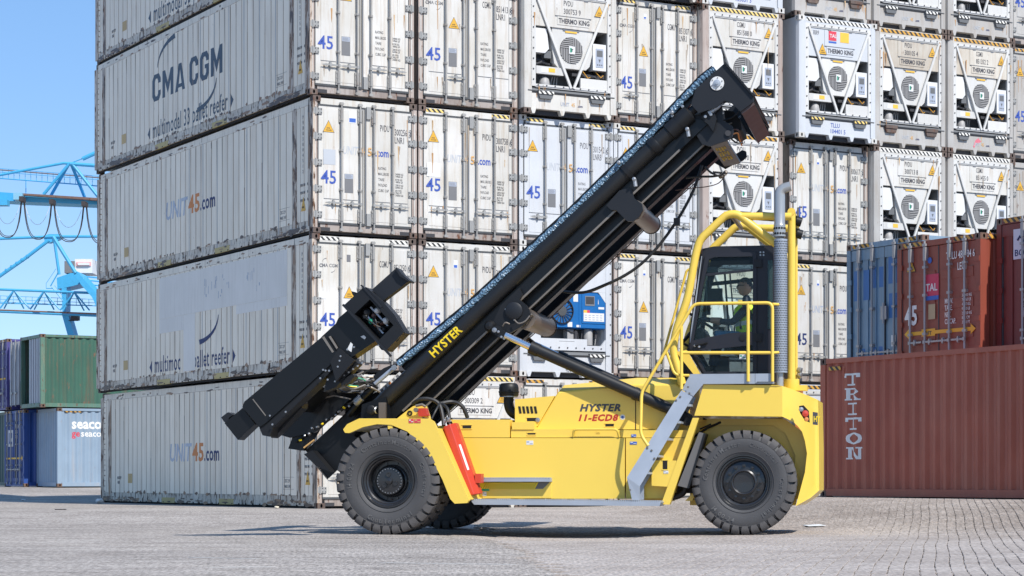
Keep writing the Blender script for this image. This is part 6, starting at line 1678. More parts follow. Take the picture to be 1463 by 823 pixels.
# ---------------------------------------------------------------- counterweight and rear
CV = 0.70
def counterweight():
    O = [(1117.7, 551.5), (1130, 555.5), (1141, 559.8), (1152, 564.2), (1161, 568), (1168.7, 571.4), (1170.2, 640), (1170.2, 700.7), (1158.5, 711), (1137, 723)]
    I = [(1117.7, 595.2), (1126, 599), (1133, 602.5), (1140, 609), (1146, 617), (1150, 630), (1153, 648), (1150, 675), (1146, 690), (1137, 723)]
    umax = tp(1170.2, 640, 1.2).x - .04
    def vn(u):                                   # the rear corner is rounded in plan
        t = max(0.0, min(1.0, (u - (umax - .48)) / .48)); return CV + .70 * t * t
    def G(px, py):
        u = tp(px, py, CV).x
        for _ in range(3): u = tp(px, py, vn(u)).x
        return Vector((u, vn(u), tp(px, py, vn(u)).z))
    b = MB()
    left = [(1117.7, 595.2), (992, 593.8), (1005.4, 549.3), (1110.9, 550.3), (1117.7, 551.5)]
    caps = [[G(*p) for p in left]]
    n = 5; rows = [[G(o[0] + (i[0] - o[0]) * k / n, o[1] + (i[1] - o[1]) * k / n) for k in range(n + 1)] for o, i in zip(O, I)]
    for r0, r1 in zip(rows, rows[1:]):
        for k in range(n): caps.append([r0[k], r1[k], r1[k + 1], r0[k + 1]])
    for q in caps:
        b.add(q, [tuple(range(len(q)))], 0, True)
        b.add([Vector((p.x, 4.0 - p.y, p.z)) for p in q], [tuple(range(len(q)))[::-1]], 0, True)
    per = [G(*p) for p in left[1:4]] + [r[0] for r in rows] + [r[-1] for r in rows[::-1]]
    VV = [CV, .9, 1.1, 1.3, 1.5, 2.0, 2.5, 2.7, 2.9, 3.1, 4.0 - CV]
    cl = lambda p, v: Vector((p.x, max(p.y, min(4.0 - p.y, v)), p.z))
    m = len(per)
    for v0, v1 in zip(VV, VV[1:]):
        for i in range(m):
            p, q = per[i], per[(i + 1) % m]
            b.add([cl(p, v0), cl(q, v0), cl(q, v1), cl(p, v1)], [(0, 1, 2, 3)], 0, True)
    ob = b.build('counterweight', M['yel'], TR)
    bm = bmesh.new(); bm.from_mesh(ob.data)
    bmesh.ops.remove_doubles(bm, verts=bm.verts, dist=.0015); bmesh.ops.dissolve_degenerate(bm, edges=bm.edges, dist=.0008)
    bmesh.ops.recalc_face_normals(bm, faces=bm.faces); bm.to_mesh(ob.data); bm.free()
    for p in ob.data.polygons: p.use_smooth = True
    ob.data.set_sharp_from_angle(angle=R(32))
counterweight()
TPR('wheel_arch_liner', [(1003, 596), (1117, 597), (1143, 616), (1153, 653), (1143, 690), (1136, 716), (1128, 700), (1132, 650), (1118, 618), (1100, 606), (1000, 606)], 1.30, 1.36, M['yel'], vref=CV)
b = MB(); p = tp(1012, 600, 1.3); q = tp(1045, 588, 1.3); b.tube([tp(990, 625, 1.3), tp(1010, 612, 1.3), tp(1030, 603, 1.3)], .016, 8); b.tube([tp(1000, 613, 1.1), tp(1016, 606, 1.1)], .012, 6); b.build('brake_hose', M['hose'], TR)
TPR('inner_fender', [(985, 600), (1117, 597), (1143, 617), (1150, 655), (1136, 722), (985, 722)], 1.36, 1.42, M['yel'], vref=1.30)
TPR('fender_strut', [(989.6, 597), (998.6, 597), (956.5, 721), (944.5, 720.5)], CV + .0, CV + .16, M['yel'], vref=CV)
TPR('strut_foot', [(985, 706), (990, 706), (985, 716), (975, 716)], CV + .3, CV + .5, M['yel'], vref=CV)
TPR('mud_flap', [(998.6, 617.3), (1005.4, 619), (981.6, 697.3), (968, 693.9)], CV + .02, CV + .32, M['grey'], vref=CV)
TPR('mud_flap_edge', [(1005.4, 618.5), (1008, 620), (984, 698), (981.6, 697.3)], CV + .01, CV + .36, M['blk2'], vref=CV)
TTB('drain_pipe', [(979, 693, .95), (977, 702, .95), (969, 708, .95), (958, 710, .95)], .045, M['blk2'], 10, smooth_n=4)
TPR('tool_box', [(931, 657.5), (967, 658), (955, 695.5), (931, 694)], SV - .14, SV + .02, M['yel'], vref=SV - .14)
TPR('panel_behind_strut', [(936, 612), (990, 612), (962, 716), (915, 716)], 1.05, 1.2, M['yel'], vref=1.05)
slot(947, 658, 953.5, 670.5, SV - .14, 'latch_recess')
label_patch(948, 672.5, 955, 676.5, SV - .142, ('sticker', 'greyprint'))
b = MB(); q = tp(972.5, 627, .95); b.box((q.x - .03, .93, q.z - .03), (q.x + .035, .99, q.z + .06)); b.tube([Vector((q.x, .95, q.z - .03)), Vector((q.x + .01, .95, q.z - .18))], .010, 6); b.build('socket', M['blk2'], TR)
# tail lamp and the badge on the rounded corner
q = tp(1149, 592, 0.70)
def corner_frame(px, py):
    pass
LV = 0.80
a0 = tp(1141.8, 580, CV); 
TPR('lamp_recess', [(1141.5, 580), (1148, 579), (1155.5, 587), (1156.8, 603.7), (1150, 601), (1143, 590)], CV - .006, CV + .03, M['black'], vref=CV, bev=.004)
b = MB(); q = tp(1144.5, 585, CV); b.lathe([(.032, 0), (.028, .02), (0, .025)], (q.x, CV - .004, q.z), (.3, -1, 0), 12); b.build('tail_lamp', M['silver'], TR)
b = MB(); q = tp(1150.5, 591, CV); b.lathe([(.045, 0), (.04, .02), (0, .028)], (q.x, CV - .004, q.z), (.3, -1, 0), 14); b.build('tail_lamp', M['red'], TR)
b = MB(); q = tp(1152, 599, CV); b.lathe([(.030, 0), (.026, .02), (0, .025)], (q.x, CV - .004, q.z), (.3, -1, 0), 12); b.build('tail_lamp', M['orange'], TR)
TPR('rear_badge', [(1161.2, 588.5), (1168.2, 589.5), (1168.2, 607.5), (1161.2, 606.5)], CV - .012, CV + .03, M['ink'], vref=CV, bev=.003)
b = MB(); q = tp(1162.2, 602.5, CV - .012); b.text('HY', FACE(q.x, q.z, CV - .0125), .10, 0, bold=.03, xs=.62); b.build('lettering', M['decal'], TR)

# ---------------------------------------------------------------- ladder, platform and rails
def vy(y): return 0.66 - 0.26 * max(0.0, min(1.0, (y - 534) / 156.0))
for dv in (0.0, 0.40):
    P = [tp(x, y, vy(y)) for x, y in [(895.7, 682.2), (973.6, 557.6), (989.6, 567), (914, 695), (914, 714.5), (903, 714.5)]]
    MB().prism([p + Vector((0, dv, 0)) for p in P], (0, .03, 0)).build('ladder_stringer', M['galv'], TR, bev=.003)
TPR('platform_side', [(974.2, 556.8), (986.2, 534.4), (1078.5, 533.8), (1078.5, 548.2), (1005, 548.6), (990.4, 566.2)], .662, .69, M['galv'], vref=.66, bev=.003)
TPR('platform_side', [(1079, 533.8), (1104.8, 533.6), (1105, 545.2), (1082, 545.2), (1079, 548)], .666, .69, M['galv'], vref=.66, bev=.003)
TPR('platform_floor', [(990, 545.5), (1105, 544.5), (1105, 548.0), (990, 549.0)], .70, 1.0, M['galv'], vref=.66)
b = MB()
for k in range(5):
    s = (k + .5) / 5.2
    yy = 688 + (562 - 688) * s; v_ = vy(yy); p = tp(905 + (982 - 905) * s, yy, v_)
    b.box((p.x - .06, v_ + .03, p.z - .015), (p.x + .14, v_ + .40, p.z + .012))
    for j in range(6): b.box((p.x - .055 + j * .032, v_ + .05, p.z + .010), (p.x - .045 + j * .032, v_ + .38, p.z + .02))
b.build('ladder_treads', M['galv'], TR)
b = MB()
for px, py in ((925, 640), (931, 643.5), (966, 572), (972, 567), (985, 562), (983, 553), (1068, 537), (1068, 542), (935, 655), (900, 700)):
    q = tp(px, py, vy(py)); b.lathe([(.014, 0), (.014, .01), (0, .011)], (q.x, vy(py), q.z), (0, -1, 0), 8)
b.build('bolts', M['grey'], TR)
def rail(pts, r=.021, rad=.08, nm='handrail', n=10):
    return MB().tube(rounded([tp(*p) for p in pts], rad), r, n).build(nm, M['yel2'], TR)
rail([(926, 637, vy(637)), (915.2, 621, vy(621)), (916.6, 560, vy(560)), (991.2, 434, vy(434)), (1103.6, 432.6, vy(432.6)), (1103.6, 545, vy(545))])
rail([(1068.8, 433, vy(433)), (1068.8, 545, vy(545))]); rail([(972, 504.0, vy(504.0)), (1103.6, 504.0, vy(504.0))])
rail([(973.6, 464, vy(464)), (973.6, 556, vy(556))], rad=.02)
rail([(951.5, 501, vy(501)), (963.8, 536.4, vy(536.4)), (985, 536.4, vy(536.4))], r=.018)
rail([(1103.6, 504, vy(504)), (1112, 503.5, .75)], r=.018); rail([(1103.6, 434.5, vy(434.5)), (1112, 435, .75)], r=.018)
# far handrail seen left of the windscreen
rail([(944, 520, 2.7), (981, 387, 2.7), (986, 384, 2.7)], r=.018)

# ---------------------------------------------------------------- exhaust stack
EV = 0.84
ez = lambda y: tp(1115, y, EV).z
eu = tp(1115.4, 440, EV).x
b = MB(); b.lathe([(.085, 0), (.085, ez(342) - ez(532.6))], (eu, EV, ez(532.6)), (0, 0, 1), 20)
b.build('heat_shield', M['galv'], TR)
b = MB()
zz0, zz1 = ez(531), ez(344)
nr = int((zz1 - zz0) / .030)
for i in range(nr):
    for k in range(12):
        a = R(180 + 8 + k * 15 + (7.5 if i % 2 else 0)); c = Vector((eu + math.cos(a) * .0855, EV + math.sin(a) * .0855, zz0 + (i + .5) * (zz1 - zz0) / nr)); nn = Vector((math.cos(a), math.sin(a), 0)); tt = Vector((-nn.y, nn.x, 0))
        b.add([c - tt * .0065 + Vector((0, 0, -.008)) + nn * .001, c + tt * .0065 + Vector((0, 0, -.008)) + nn * .001, c + tt * .0065 + Vector((0, 0, .008)) + nn * .001, c - tt * .0065 + Vector((0, 0, .008)) + nn * .001], [(0, 1, 2, 3)])
b.build('perforation', M['dark'], TR)['kind'] = 'stuff'
b = MB(); b.tube([(eu - .01, EV, ez(552)), (eu - .01, EV, ez(532))], .045, 12)
uu = tp(1113.8, 300, EV).x
b.lathe([(.050, ez(342)), (.052, ez(340.5)), (.076, ez(338)), (.076, ez(322)), (.078, ez(322)), (.070, ez(320)), (.070, ez(282))], (uu, EV, 0), (0, 0, 1), 18)
path = [Vector((uu, EV, ez(282))), Vector((uu, EV, ez(277))), Vector((uu + .015, EV, ez(272.5))), Vector((uu + .055, EV, ez(268.8))), Vector((uu + .14, EV, ez(266.5)))]
b.tube(path, [.070, .0695, .068, .064, .062], 18, cap=False)
b.build('exhaust_pipe', flat('polished_exhaust', (.42, .42, .415), .30, metal=.45, var=.12), TR)
b = MB()
for i in range(2):
    for k in range(7):
        a = R(180 + 12 + k * 26 + 13 * i); c = Vector((uu + math.cos(a) * .077, EV + math.sin(a) * .077, ez(326.5 + i * 7.5))); b.lathe([(.015, 0.001), (0, .0012)], c, (math.cos(a), math.sin(a), 0), 10)
b.build('exhaust_holes', M['black'], TR)

# ---------------------------------------------------------------- guard frame and rear post
def hoop(v, top_only=False, nm='guard_hoop'):
    d = v - 1.0
    pts = [(975, 549), (969, 529), (960.8, 501), (966, 471), (982, 429), (994.3, 361.4), (1000, 342.5), (1038, 306.5), (1053.5, 305.5), (1106, 346.5), (1118, 356)]
    P = [tp(x, y, 1.0) for x, y in pts]
    P = [Vector((p.x, v, p.z)) for p in P]
    return MB().tube(rounded(P, .16, 5), .052, 12).build(nm, M['yel2'], TR)
hoop(1.0); hoop(2.35)
for v in (1.0, 2.35):
    P = [tp(x, y, 1.0) for x, y in ((1057, 309), (1131, 309.5))]; MB().tube([Vector((p.x, v, p.z)) for p in P], .050, 12).build('guard_bar', M['yel2'], TR)
q = tp(1046, 309, 1.0)
b = MB(); b.tube([Vector((q.x, 1.0, q.z)), Vector((q.x, 2.35, q.z))], .03, 8); b.build('guard_cross_bar', M['edge'], TR)
P = [tp(1131, y, 1.15) for y in (552, 303)]
b = MB(); b.tube([P[0], P[1]], .050, 14); b.build('rear_post', M['yel2'], TR)
b = MB(); b.tube([Vector((P[1].x, 1.1, P[1].z + .0)), Vector((P[1].x - .02, 2.40, P[1].z - .03))], .050, 14); b.build('guard_cross_bar', M['yel2'], TR)
TTB('rear_post_rail', [(1137.5, 552, 1.3), (1137.5, 318, 1.3)], .02, M['yel2'])
b = MB(); q = tp(1131, 545, 1.15); b.lathe([(.075, 0), (.075, .03), (.10, .03), (.10, -.06), (.085, -.12)], (q.x, q.y, q.z), (0, 0, 1), 14); b.box((q.x + .05, 1.10, q.z - .12), (q.x + .2, 1.3, q.z - .05)); b.build('post_base', M['yel2'], TR)
for px, py in ((1142.5, 316), (1143.5, 334)):
    q = tp(px - 3, py, 1.2); lamp = MB(); lamp.lathe([(.03, -.04), (.06, -.02), (.062, .05), (.05, .055), (0, .05)], (q.x, q.y, q.z), (.95, .1, -.3), 12); lamp.box((q.x - .06, q.y - .01, q.z + .03), (q.x + .02, q.y + .01, q.z + .07)); lamp.build('work_lamp', M['blk2'], TR)
for py in (527, 534):
    q = tp(1142, py + 2, 1.2); MB().lathe([(.025, -.03), (.04, -.01), (.042, .03), (0, .035)], (q.x, q.y, q.z), (.9, -.2, -.3), 10).build('reversing_lamp', M['silver'], TR)
TTB('antenna_mast', [(1140, 318, 1.2), (1140, 297, 1.2), (1146, 296, 1.2)], .012, M['grey'], 6)
TTB('far_rail', [(1137.5, 494, 2.2), (1137.5, 540, 2.2)], .02, M['yel2'])

# ---------------------------------------------------------------- cab
def glass(name, col=(0.90, 0.97, 0.95), alpha=0.16, tint=(0.10, 0.16, 0.17)):
    m = bpy.data.materials.new(name); m.use_nodes = True; nt = m.node_tree; N, L = nt.nodes, nt.links
    for n in list(N): N.remove(n)
    out = N.new("ShaderNodeOutputMaterial"); tr = N.new("ShaderNodeBsdfTransparent"); gl = N.new("ShaderNodeBsdfGlossy"); df = N.new("ShaderNodeBsdfDiffuse")
    tr.inputs[0].default_value = (*col, 1); gl.inputs["Roughness"].default_value = .02; gl.inputs[0].default_value = (1, 1, 1, 1); df.inputs[0].default_value = (*tint, 1)
    fr = N.new("ShaderNodeFresnel"); fr.inputs[0].default_value = 1.22
    a = N.new("ShaderNodeMixShader"); a.inputs[0].default_value = alpha; L.new(tr.outputs[0], a.inputs[1]); L.new(df.outputs[0], a.inputs[2])
    c = N.new("ShaderNodeMixShader"); L.new(fr.outputs[0], c.inputs[0]); L.new(a.outputs[0], c.inputs[1]); L.new(gl.outputs[0], c.inputs[2]); L.new(c.outputs[0], out.inputs[0])
    return m
GL = glass('cab_glass', (0.93, 0.98, 0.965), .03); GLD = glass('cab_glass_tinted', (0.42, 0.50, 0.54), .14, (.05, .07, .08)); GLW = glass('windscreen_glass', (0.72, 0.88, 0.85), .15, (.2, .3, .29))
KV0, KV1 = 1.12, 2.30
def cabpoly(pts, v): return [Vector((p.x, v, p.z)) for p in (tp(x, y, KV0) for x, y in pts)]
outer = [(1003.5, 358.5), (1020, 355), (1105, 353.5), (1105, 546), (1014, 546), (983, 497), (990, 440)]
def ringframe(name, o, i, v0, v1, mat):
    A, B = cabpoly(o, v0), cabpoly(i, v0); n = len(A); b = MB(); d = Vector((0, v1 - v0, 0))
    for k in range(n):
        j = (k + 1) % n
        q = [A[k], A[j], B[j], B[k]]
        vs = q + [p + d for p in q]
        b.add(vs, [(3, 2, 1, 0), (4, 5, 6, 7), (0, 1, 5, 4), (2, 3, 7, 6)])
    return b.build(name, mat, TR)
so_ = [(1003.5, 358.5), (1020, 355), (1105, 353.5), (1105, 546), (1014, 546), (983, 497), (996, 400)]
si_ = [(1011.5, 372), (1021, 366.5), (1080, 365.5), (1080, 531.5), (1007.5, 531.5), (988.5, 496), (1001, 410)]
for v0, v1 in ((KV0, KV0 + .10), (KV1 - .10, KV1)): ringframe('cab_frame', so_, si_, v0, v1, M['cabblk'])
b = MB()
A, B = cabpoly(so_, KV0 + .02), cabpoly(so_, KV1 - .02)
for k in (0, 1, 2, 3, 4, 5):      # roof, rear, floor, lower front strips between the two side frames
    if k == 5: continue
    j = k + 1
    q = [A[k], A[j], B[j], B[k]]
    nrm = (q[1] - q[0]).cross(q[3] - q[0]).normalized() * .03
    if k == 2:                  # rear wall only below the window
        q = [q[0].lerp(q[1], .55), q[1], q[2], q[3].lerp(q[2], .55)]
    vs = q + [p + nrm for p in q]
    b.add(vs, [(0, 1, 2, 3), (7, 6, 5, 4), (0, 4, 5, 1), (1, 5, 6, 2), (2, 6, 7, 3), (3, 7, 4, 0)])
b.build('cab_shell', M['cabblk'], TR)
# door leaf: frame, curved waist panel, panes
do = [(1008, 365), (1020, 361.5), (1081, 360.5), (1081, 534), (1006, 534), (985.5, 496.5), (1000, 410)]
di = [(1013.5, 370.5), (1021, 367.5), (1075.8, 366.5), (1075.8, 531), (1008.5, 531), (989.5, 496), (1004, 412)]
ringframe('door_frame', do, di, KV0 - .03, KV0 + .0, M['cabblk'])
def pane(name, pts, v, mat): return MB().prism(cabpoly(pts, v), (0, .006, 0)).build(name, mat, TR)
waist = [(987.5, 487.5), (1012, 482.0), (1040, 476.5), (1076, 474.0), (1076, 493), (1040, 497), (1005, 500.5), (992, 501.5), (988, 495)]
MB().prism(cabpoly(waist, KV0 - .035), (0, .06, 0)).build('door_waist_panel', M['cabblk'], TR, bev=.006)
for nm, pts in (('door_rail', [(1009.5, 390.8), (1076, 384.4), (1076, 387.4), (1009, 394.6)]),): MB().prism(cabpoly(pts, KV0 - .02), (0, .03, 0)).build(nm, M['cabblk'], TR)
pane('window_pane', [(1013, 370.5), (1021, 367.5), (1076, 366.5), (1076, 384.6), (1009, 391)], KV0 + .0, GLD)
pane('window_pane', [(1009, 394), (1076, 387.2), (1076, 475), (1040, 477.5), (990, 488), (1002, 420)], KV0 + .0, GL)
pane('window_pane', [(992, 501), (1040, 497), (1076, 493), (1076, 531), (1008, 531)], KV0 + .0, GLD)
pane('window_pane', [(1011, 372), (1021, 367), (1080, 365.5), (1080, 475), (988, 488), (1001, 410)], KV1 - .05, GL)
b = MB(); q = tp(1001, 492, KV0 - .035); b.tube([tp(993, 493.5, KV0 - .06), tp(1010.5, 489.5, KV0 - .06)], .016, 8); b.build('door_handle', M['blk2'], TR)
for px, py in ((993, 494), (999, 495.5)): MB().lathe([(.016, 0), (.016, .02), (0, .022)], tp(px, py, KV0 - .045), (0, -1, 0), 8).build('door_lock', M['silver'], TR)
MB().lathe([(.045, 0), (.045, .01), (.03, .012), (0, .010)], tp(1061, 482.5, KV0 - .034), (0, -1, 0), 16).build('door_speaker', M['blk2'], TR)
for py in (376, 482): 
    q = tp(1083, py, KV0 - .03); MB().box((q.x - .05, KV0 - .045, q.z - .05), (q.x + .05, KV0 + .0, q.z + .05)).build('door_hinge', M['blk2'], TR)
b = MB()
for dx in (0, 4.5):
    for dy in (0, 4.0): b.lathe([(.012, 0), (.012, .01), (0, .01)], tp(1086.5 + dx, 360.5 + dy, KV0), (0, -1, 0), 6)
b.build('bolts', M['silver'], TR)
label = label_patch(1056.5, 506.5, 1065.5, 513, KV0 - .012, ('sticker', 'green'))
TTB('centre_glazing_bar', [(1035.5, 391, KV1 - .07), (1041.5, 476, KV1 - .07)], .014, M['cabblk'], 6)
TTB('centre_glazing_bar', [(1043, 391, KV1 - .2), (1050, 478, KV1 - .2)], .010, M['cabblk'], 6)
TTB('centre_glazing_bar', [(1015, 406, KV1 - .07), (1076, 400, KV1 - .07)], .03, M['cabblk'], 6)
# windscreen and front pillar strip
A, B = cabpoly([(1001.5, 362), (984.5, 480)], KV0 + .03), cabpoly([(1001.5, 362), (984.5, 480)], KV1 - .03)
b = MB(); q = [A[0], A[1], B[1], B[0]]; vs = q + [p + Vector((-.008, 0, 0)) for p in q]; b.add(vs, [(0, 1, 2, 3), (7, 6, 5, 4), (0, 4, 5, 1), (1, 5, 6, 2), (2, 6, 7, 3), (3, 7, 4, 0)]); b.build('windscreen', GLW, TR)
b = MB(); b.prism(cabpoly([(1002.2, 366), (1003.2, 366), (990, 470), (987, 490), (985.7, 490), (987.5, 470)], KV0 - .015), (0, .02, 0)); b.build('pillar_trim', M['galv'], TR)
# rear glass sliver
pane('window_pane', [(1097, 372), (1104, 372), (1104, 470), (1097, 470)], KV0 - .012, GLW)
# black fuel/front skirt below the windscreen
TPR('front_skirt', [(950, 550), (953, 505), (960, 498), (975, 520), (982, 550)], 1.35, 2.3, M['cabblk'], vref=1.0)
TPR('guard_foot', [(966, 503), (981, 500), (1000, 534), (992, 536)], .98, 1.06, M['yel2'], vref=1.0)
# inside: seat, wheel, column, dash, mirror
b = MB(); P = cabpoly([(1079, 432), (1083, 470), (1084, 500), (1046, 505), (1044, 495), (1070, 490), (1071, 470), (1073, 432)], 1.45); b.prism(P, (0, .5, 0)); b.build('seat', M['blk2'], TR, bev=.02)
b = MB(); c = tp(1001, 458, 1.70); ax = Vector((.55, 0, .84)).normalized(); e1 = Vector((0, 1, 0)); e2 = ax.cross(e1)
b.tube([c + (e1 * math.cos(2 * math.pi * k / 20) + e2 * math.sin(2 * math.pi * k / 20)) * .19 for k in range(21)], .018, 8)
b.tube([c - e1 * .18, c + e1 * .18], .014, 6); b.tube([c, c - ax * .35 + Vector((-.05, 0, 0)), tp(1003, 505, 1.7)], .03, 8); b.build('steering_wheel', M['blk2'], TR)
b = MB(); b.prism(cabpoly([(989, 470), (1000, 466), (1004, 474), (1000, 495), (988, 492)], 1.3), (0, .8, 0)); b.build('dashboard', M['blk2'], TR)
b = MB(); q = tp(1026, 422, 2.05); b.box((q.x - .12, 2.0, q.z - .10), (q.x + .06, 2.06, q.z + .09)); b.tube([tp(1012, 426, 2.05), tp(1020, 424, 2.05)], .02, 6); b.tube([tp(1012, 400, 2.05), tp(1012, 450, 2.05)], .03, 6); b.build('monitor', M['blk2'], TR)
b = MB(); q = tp(1021, 386, 1.9); b.box((q.x - .10, 1.85, q.z - .03), (q.x + .03, 2.05, q.z + .04)); b.build('cab_mirror', flat('mirror_pale', (.5, .6, .62), .2), TR)
b = MB(); b.box((tp(1030, 520, 1.8).x - .1, 1.75, tp(1030, 525, 1.8).z - .08), (tp(1030, 520, 1.8).x + .1, 1.95, tp(1030, 510, 1.8).z)); b.build('side_console', M['brownsteel'], TR)
# ---------------------------------------------------------------- mast (its own axes: s up the mast, p across it)
NV = 1.15
mL, mU = tp(545, 577, NV), tp(985, 163, NV)
mE = Vector((mU.x - mL.x, 0, mU.z - mL.z)); MLEN = mE.length; mE.normalize()
mP = Vector((mE.z, 0, -mE.x))          # towards the rear and down
def ms(s, p, v): return Vector((mL.x, 0, mL.z)) + mE * s + mP * p + Vector((0, v, 0))
def MPR(name, sp, v0, v1, mat, bev=.006, parent=None):
    return MB().prism([ms(s, p, v0) for s, p in sp], (0, v1 - v0, 0)).build(name, mat, parent or TR, bev=bev)
def pxs(px, py, v):                     # mast axes of a place given in the picture
    q = tp(px, py, v) - Vector((mL.x, 0, mL.z)); q.y = 0
    return q.dot(mE), q.dot(mP)
L1 = MLEN
ctrl = [pxs(569, 520.7, 1.1), pxs(664.4, 442.9, 1.1), pxs(738, 375, 1.1), pxs(815.5, 303.9, 1.1), pxs(918, 203, 1.1), pxs(975, 143, 1.1), pxs(1004, 113, 1.1), pxs(1022, 99, 1.1)]
# near and far uprights: web, flanges with bare worn edges
for near in (True, False):
    f = (lambda a, c: (a, c)) if near else (lambda a, c: (4.0 - c, 4.0 - a))
    a, c = f(1.15, 1.19); MPR('outer_upright', [(-1.20, -.245), (-1.22, .24), (-.05, .245), (L1 + .12, .235), (L1 - .05, .03), (.55, .03), (.2, -.12), (-.2, -.245)], a, c, M['blk'])
    a, c = f(1.15, 1.42); MPR('upright_flange', [(-.02, .245), (L1 + .1, .235), (L1 + .1, .258), (-.02, .268)], a, c, M['blk'])
    if near: a, c = f(1.145, 1.17); MPR('worn_edge', [(.15, .255), (L1 - .4, .245), (L1 - .4, .270), (.15, .282)], a, c, M['edge'], bev=0)
    a, c = f(1.34, 1.42); MPR('inner_upright', [(-.15, .20), (L1 + .05, .20), (L1 + .05, .40), (-.15, .42)], a, c, M['blk'])
    if near: a, c = f(1.335, 1.36); MPR('worn_edge', [(.0, .39), (L1 - .1, .38), (L1 - .1, .402), (.0, .414)], a, c, M['edge'], bev=0)
    a, c = f(1.50, 1.56); MPR('inner_upright', [(-.05, .10), (L1 + .1, .10), (L1 + .1, .46), (-.05, .47)], a, c, M['blk'])
    a, c = f(1.50, 1.70); MPR('upright_flange', [(-.05, .455), (L1 + .1, .445), (L1 + .1, .465), (-.05, .475)], a, c, M['blk'])
    # cover strip in front
    a, c = f(1.18, 1.26); MPR('chain_guard', [(s_, p_ - .085) for s_, p_ in ctrl] + [(s_, p_ + .10) for s_, p_ in ctrl[::-1]], a, c, M['blk'])
    # lift cylinder
    vv = 1.12 if near else 2.88
    b = MB(); b.tube([ms(-.55, 0.0, vv), ms(L1 - .35, 0, vv)], .105, 20); b.build('lift_cylinder', M['blktube'], TR)
    b = MB(); b.lathe([(.105, 0), (.122, .01), (.122, .36), (.10, .37), (.06, .39), (.06, .6)], ms(L1 - .36, 0, vv), mE, 20); b.lathe([(.12, -.30), (.124, -.29), (.124, -.20), (.12, -.19)], ms(L1 - .36, 0, vv), mE, 20); b.build('cylinder_gland', M['blk2'], TR)
MPR('rail_web', [(1.0, .08), (L1 - .1, .08), (L1 - .1, .30), (1.0, .30)], 1.7, 1.74, M['blk'])
# clamps on the tube
for s_ in (pxs(894.7, 248.6, 1.1)[0], pxs(970, 177, 1.1)[0]):
    b = MB(); 
    b.lathe([(.106, 0), (.124, .0), (.124, .06), (.106, .06)], ms(s_, 0, 1.12), mE, 20); b.build('tube_clamp', M['blk2'], TR)
    b = MB()
    for p_ in (-.15, .15):
        b.lathe([(.026, 0), (.026, .07), (.012, .075), (.012, .09), (0, .09)], ms(s_ + .03, p_, 1.08), (0, -1, 0), 8)
    b.tube([ms(s_ + .03, .15, 1.06), ms(s_ - .02, .23, 1.06)], .028, 8)
    b.build('clamp_bolts', M['silver'], TR)
# wrapped hose bundle along the front edge (ribbed blue-grey sleeve)
def sleeve_mat():
    m, nt, b = _mat('wrapped_sleeve'); N, L = nt.nodes, nt.links
    tc = N.new("ShaderNodeTexCoord")
    v = N.new("ShaderNodeTexVoronoi"); v.inputs["Scale"].default_value = 34; v.feature = 'F1'
    n = N.new("ShaderNodeTexNoise"); n.inputs["Scale"].default_value = 48; n.inputs["Detail"].default_value = 5
    L.new(tc.outputs["Object"], v.inputs["Vector"]); L.new(tc.outputs["Object"], n.inputs["Vector"])
    cr = N.new("ShaderNodeValToRGB")
    cr.color_ramp.elements[0].position = .36; cr.color_ramp.elements[0].color = (.05, .085, .12, 1); cr.color_ramp.elements[1].position = .66; cr.color_ramp.elements[1].color = (.22, .34, .45, 1)
    e = cr.color_ramp.elements.new(.5); e.color = (.12, .22, .32, 1)
    L.new(n.outputs["Fac"], cr.inputs[0]); L.new(cr.outputs[0], b.inputs["Base Color"]); b.inputs["Roughness"].default_value = .28
    bp = N.new("ShaderNodeBump"); bp.inputs["Strength"].default_value = .9; bp.inputs["Distance"].default_value = .03
    L.new(v.outputs["Distance"], bp.inputs["Height"]); L.new(bp.outputs[0], b.inputs["Normal"])
    return m
path = []
ctrl = [pxs(569, 520.7, 1.1), pxs(664.4, 442.9, 1.1), pxs(738, 375, 1.1), pxs(815.5, 303.9, 1.1), pxs(918, 203, 1.1), pxs(975, 143, 1.1), pxs(1004, 113, 1.1), pxs(1022, 99, 1.1)]
cp = spline([ms(s_, p_, 1.10) for s_, p_ in ctrl], 14)
rr = [.044 + .008 * math.sin(i * 2.4) + .004 * math.sin(i * 5.1) for i in range(len(cp))]
MB().tube(cp, rr, 10).build('hose_sleeve', sleeve_mat(), TR)
# silver rod and fitting at its lower end
b = MB(); b.tube([tp(535, 549.5, 1.0), tp(553, 534, 1.0), tp(566, 523.5, 1.0)], .030, 10); b.build('tension_rod', M['galv'], TR)
b = MB(); b.lathe([(.03, 0), (.036, .01), (.036, .04), (0, .04)], tp(563.5, 525.5, .96), (0, -1, 0), 10); b.build('rod_pin', M['silver'], TR)
b = MB(); b.tube([tp(497, 593, 1.0), tp(513, 574, 1.0), tp(537, 550, 1.0)], .055, 12); b.build('chain_cylinder', M['blk'], TR)
TPR('rod_bracket', [(522, 545), (548, 526), (560, 521), (567, 520), (536, 549), (530, 552)], 1.02, 1.12, M['blk2'])
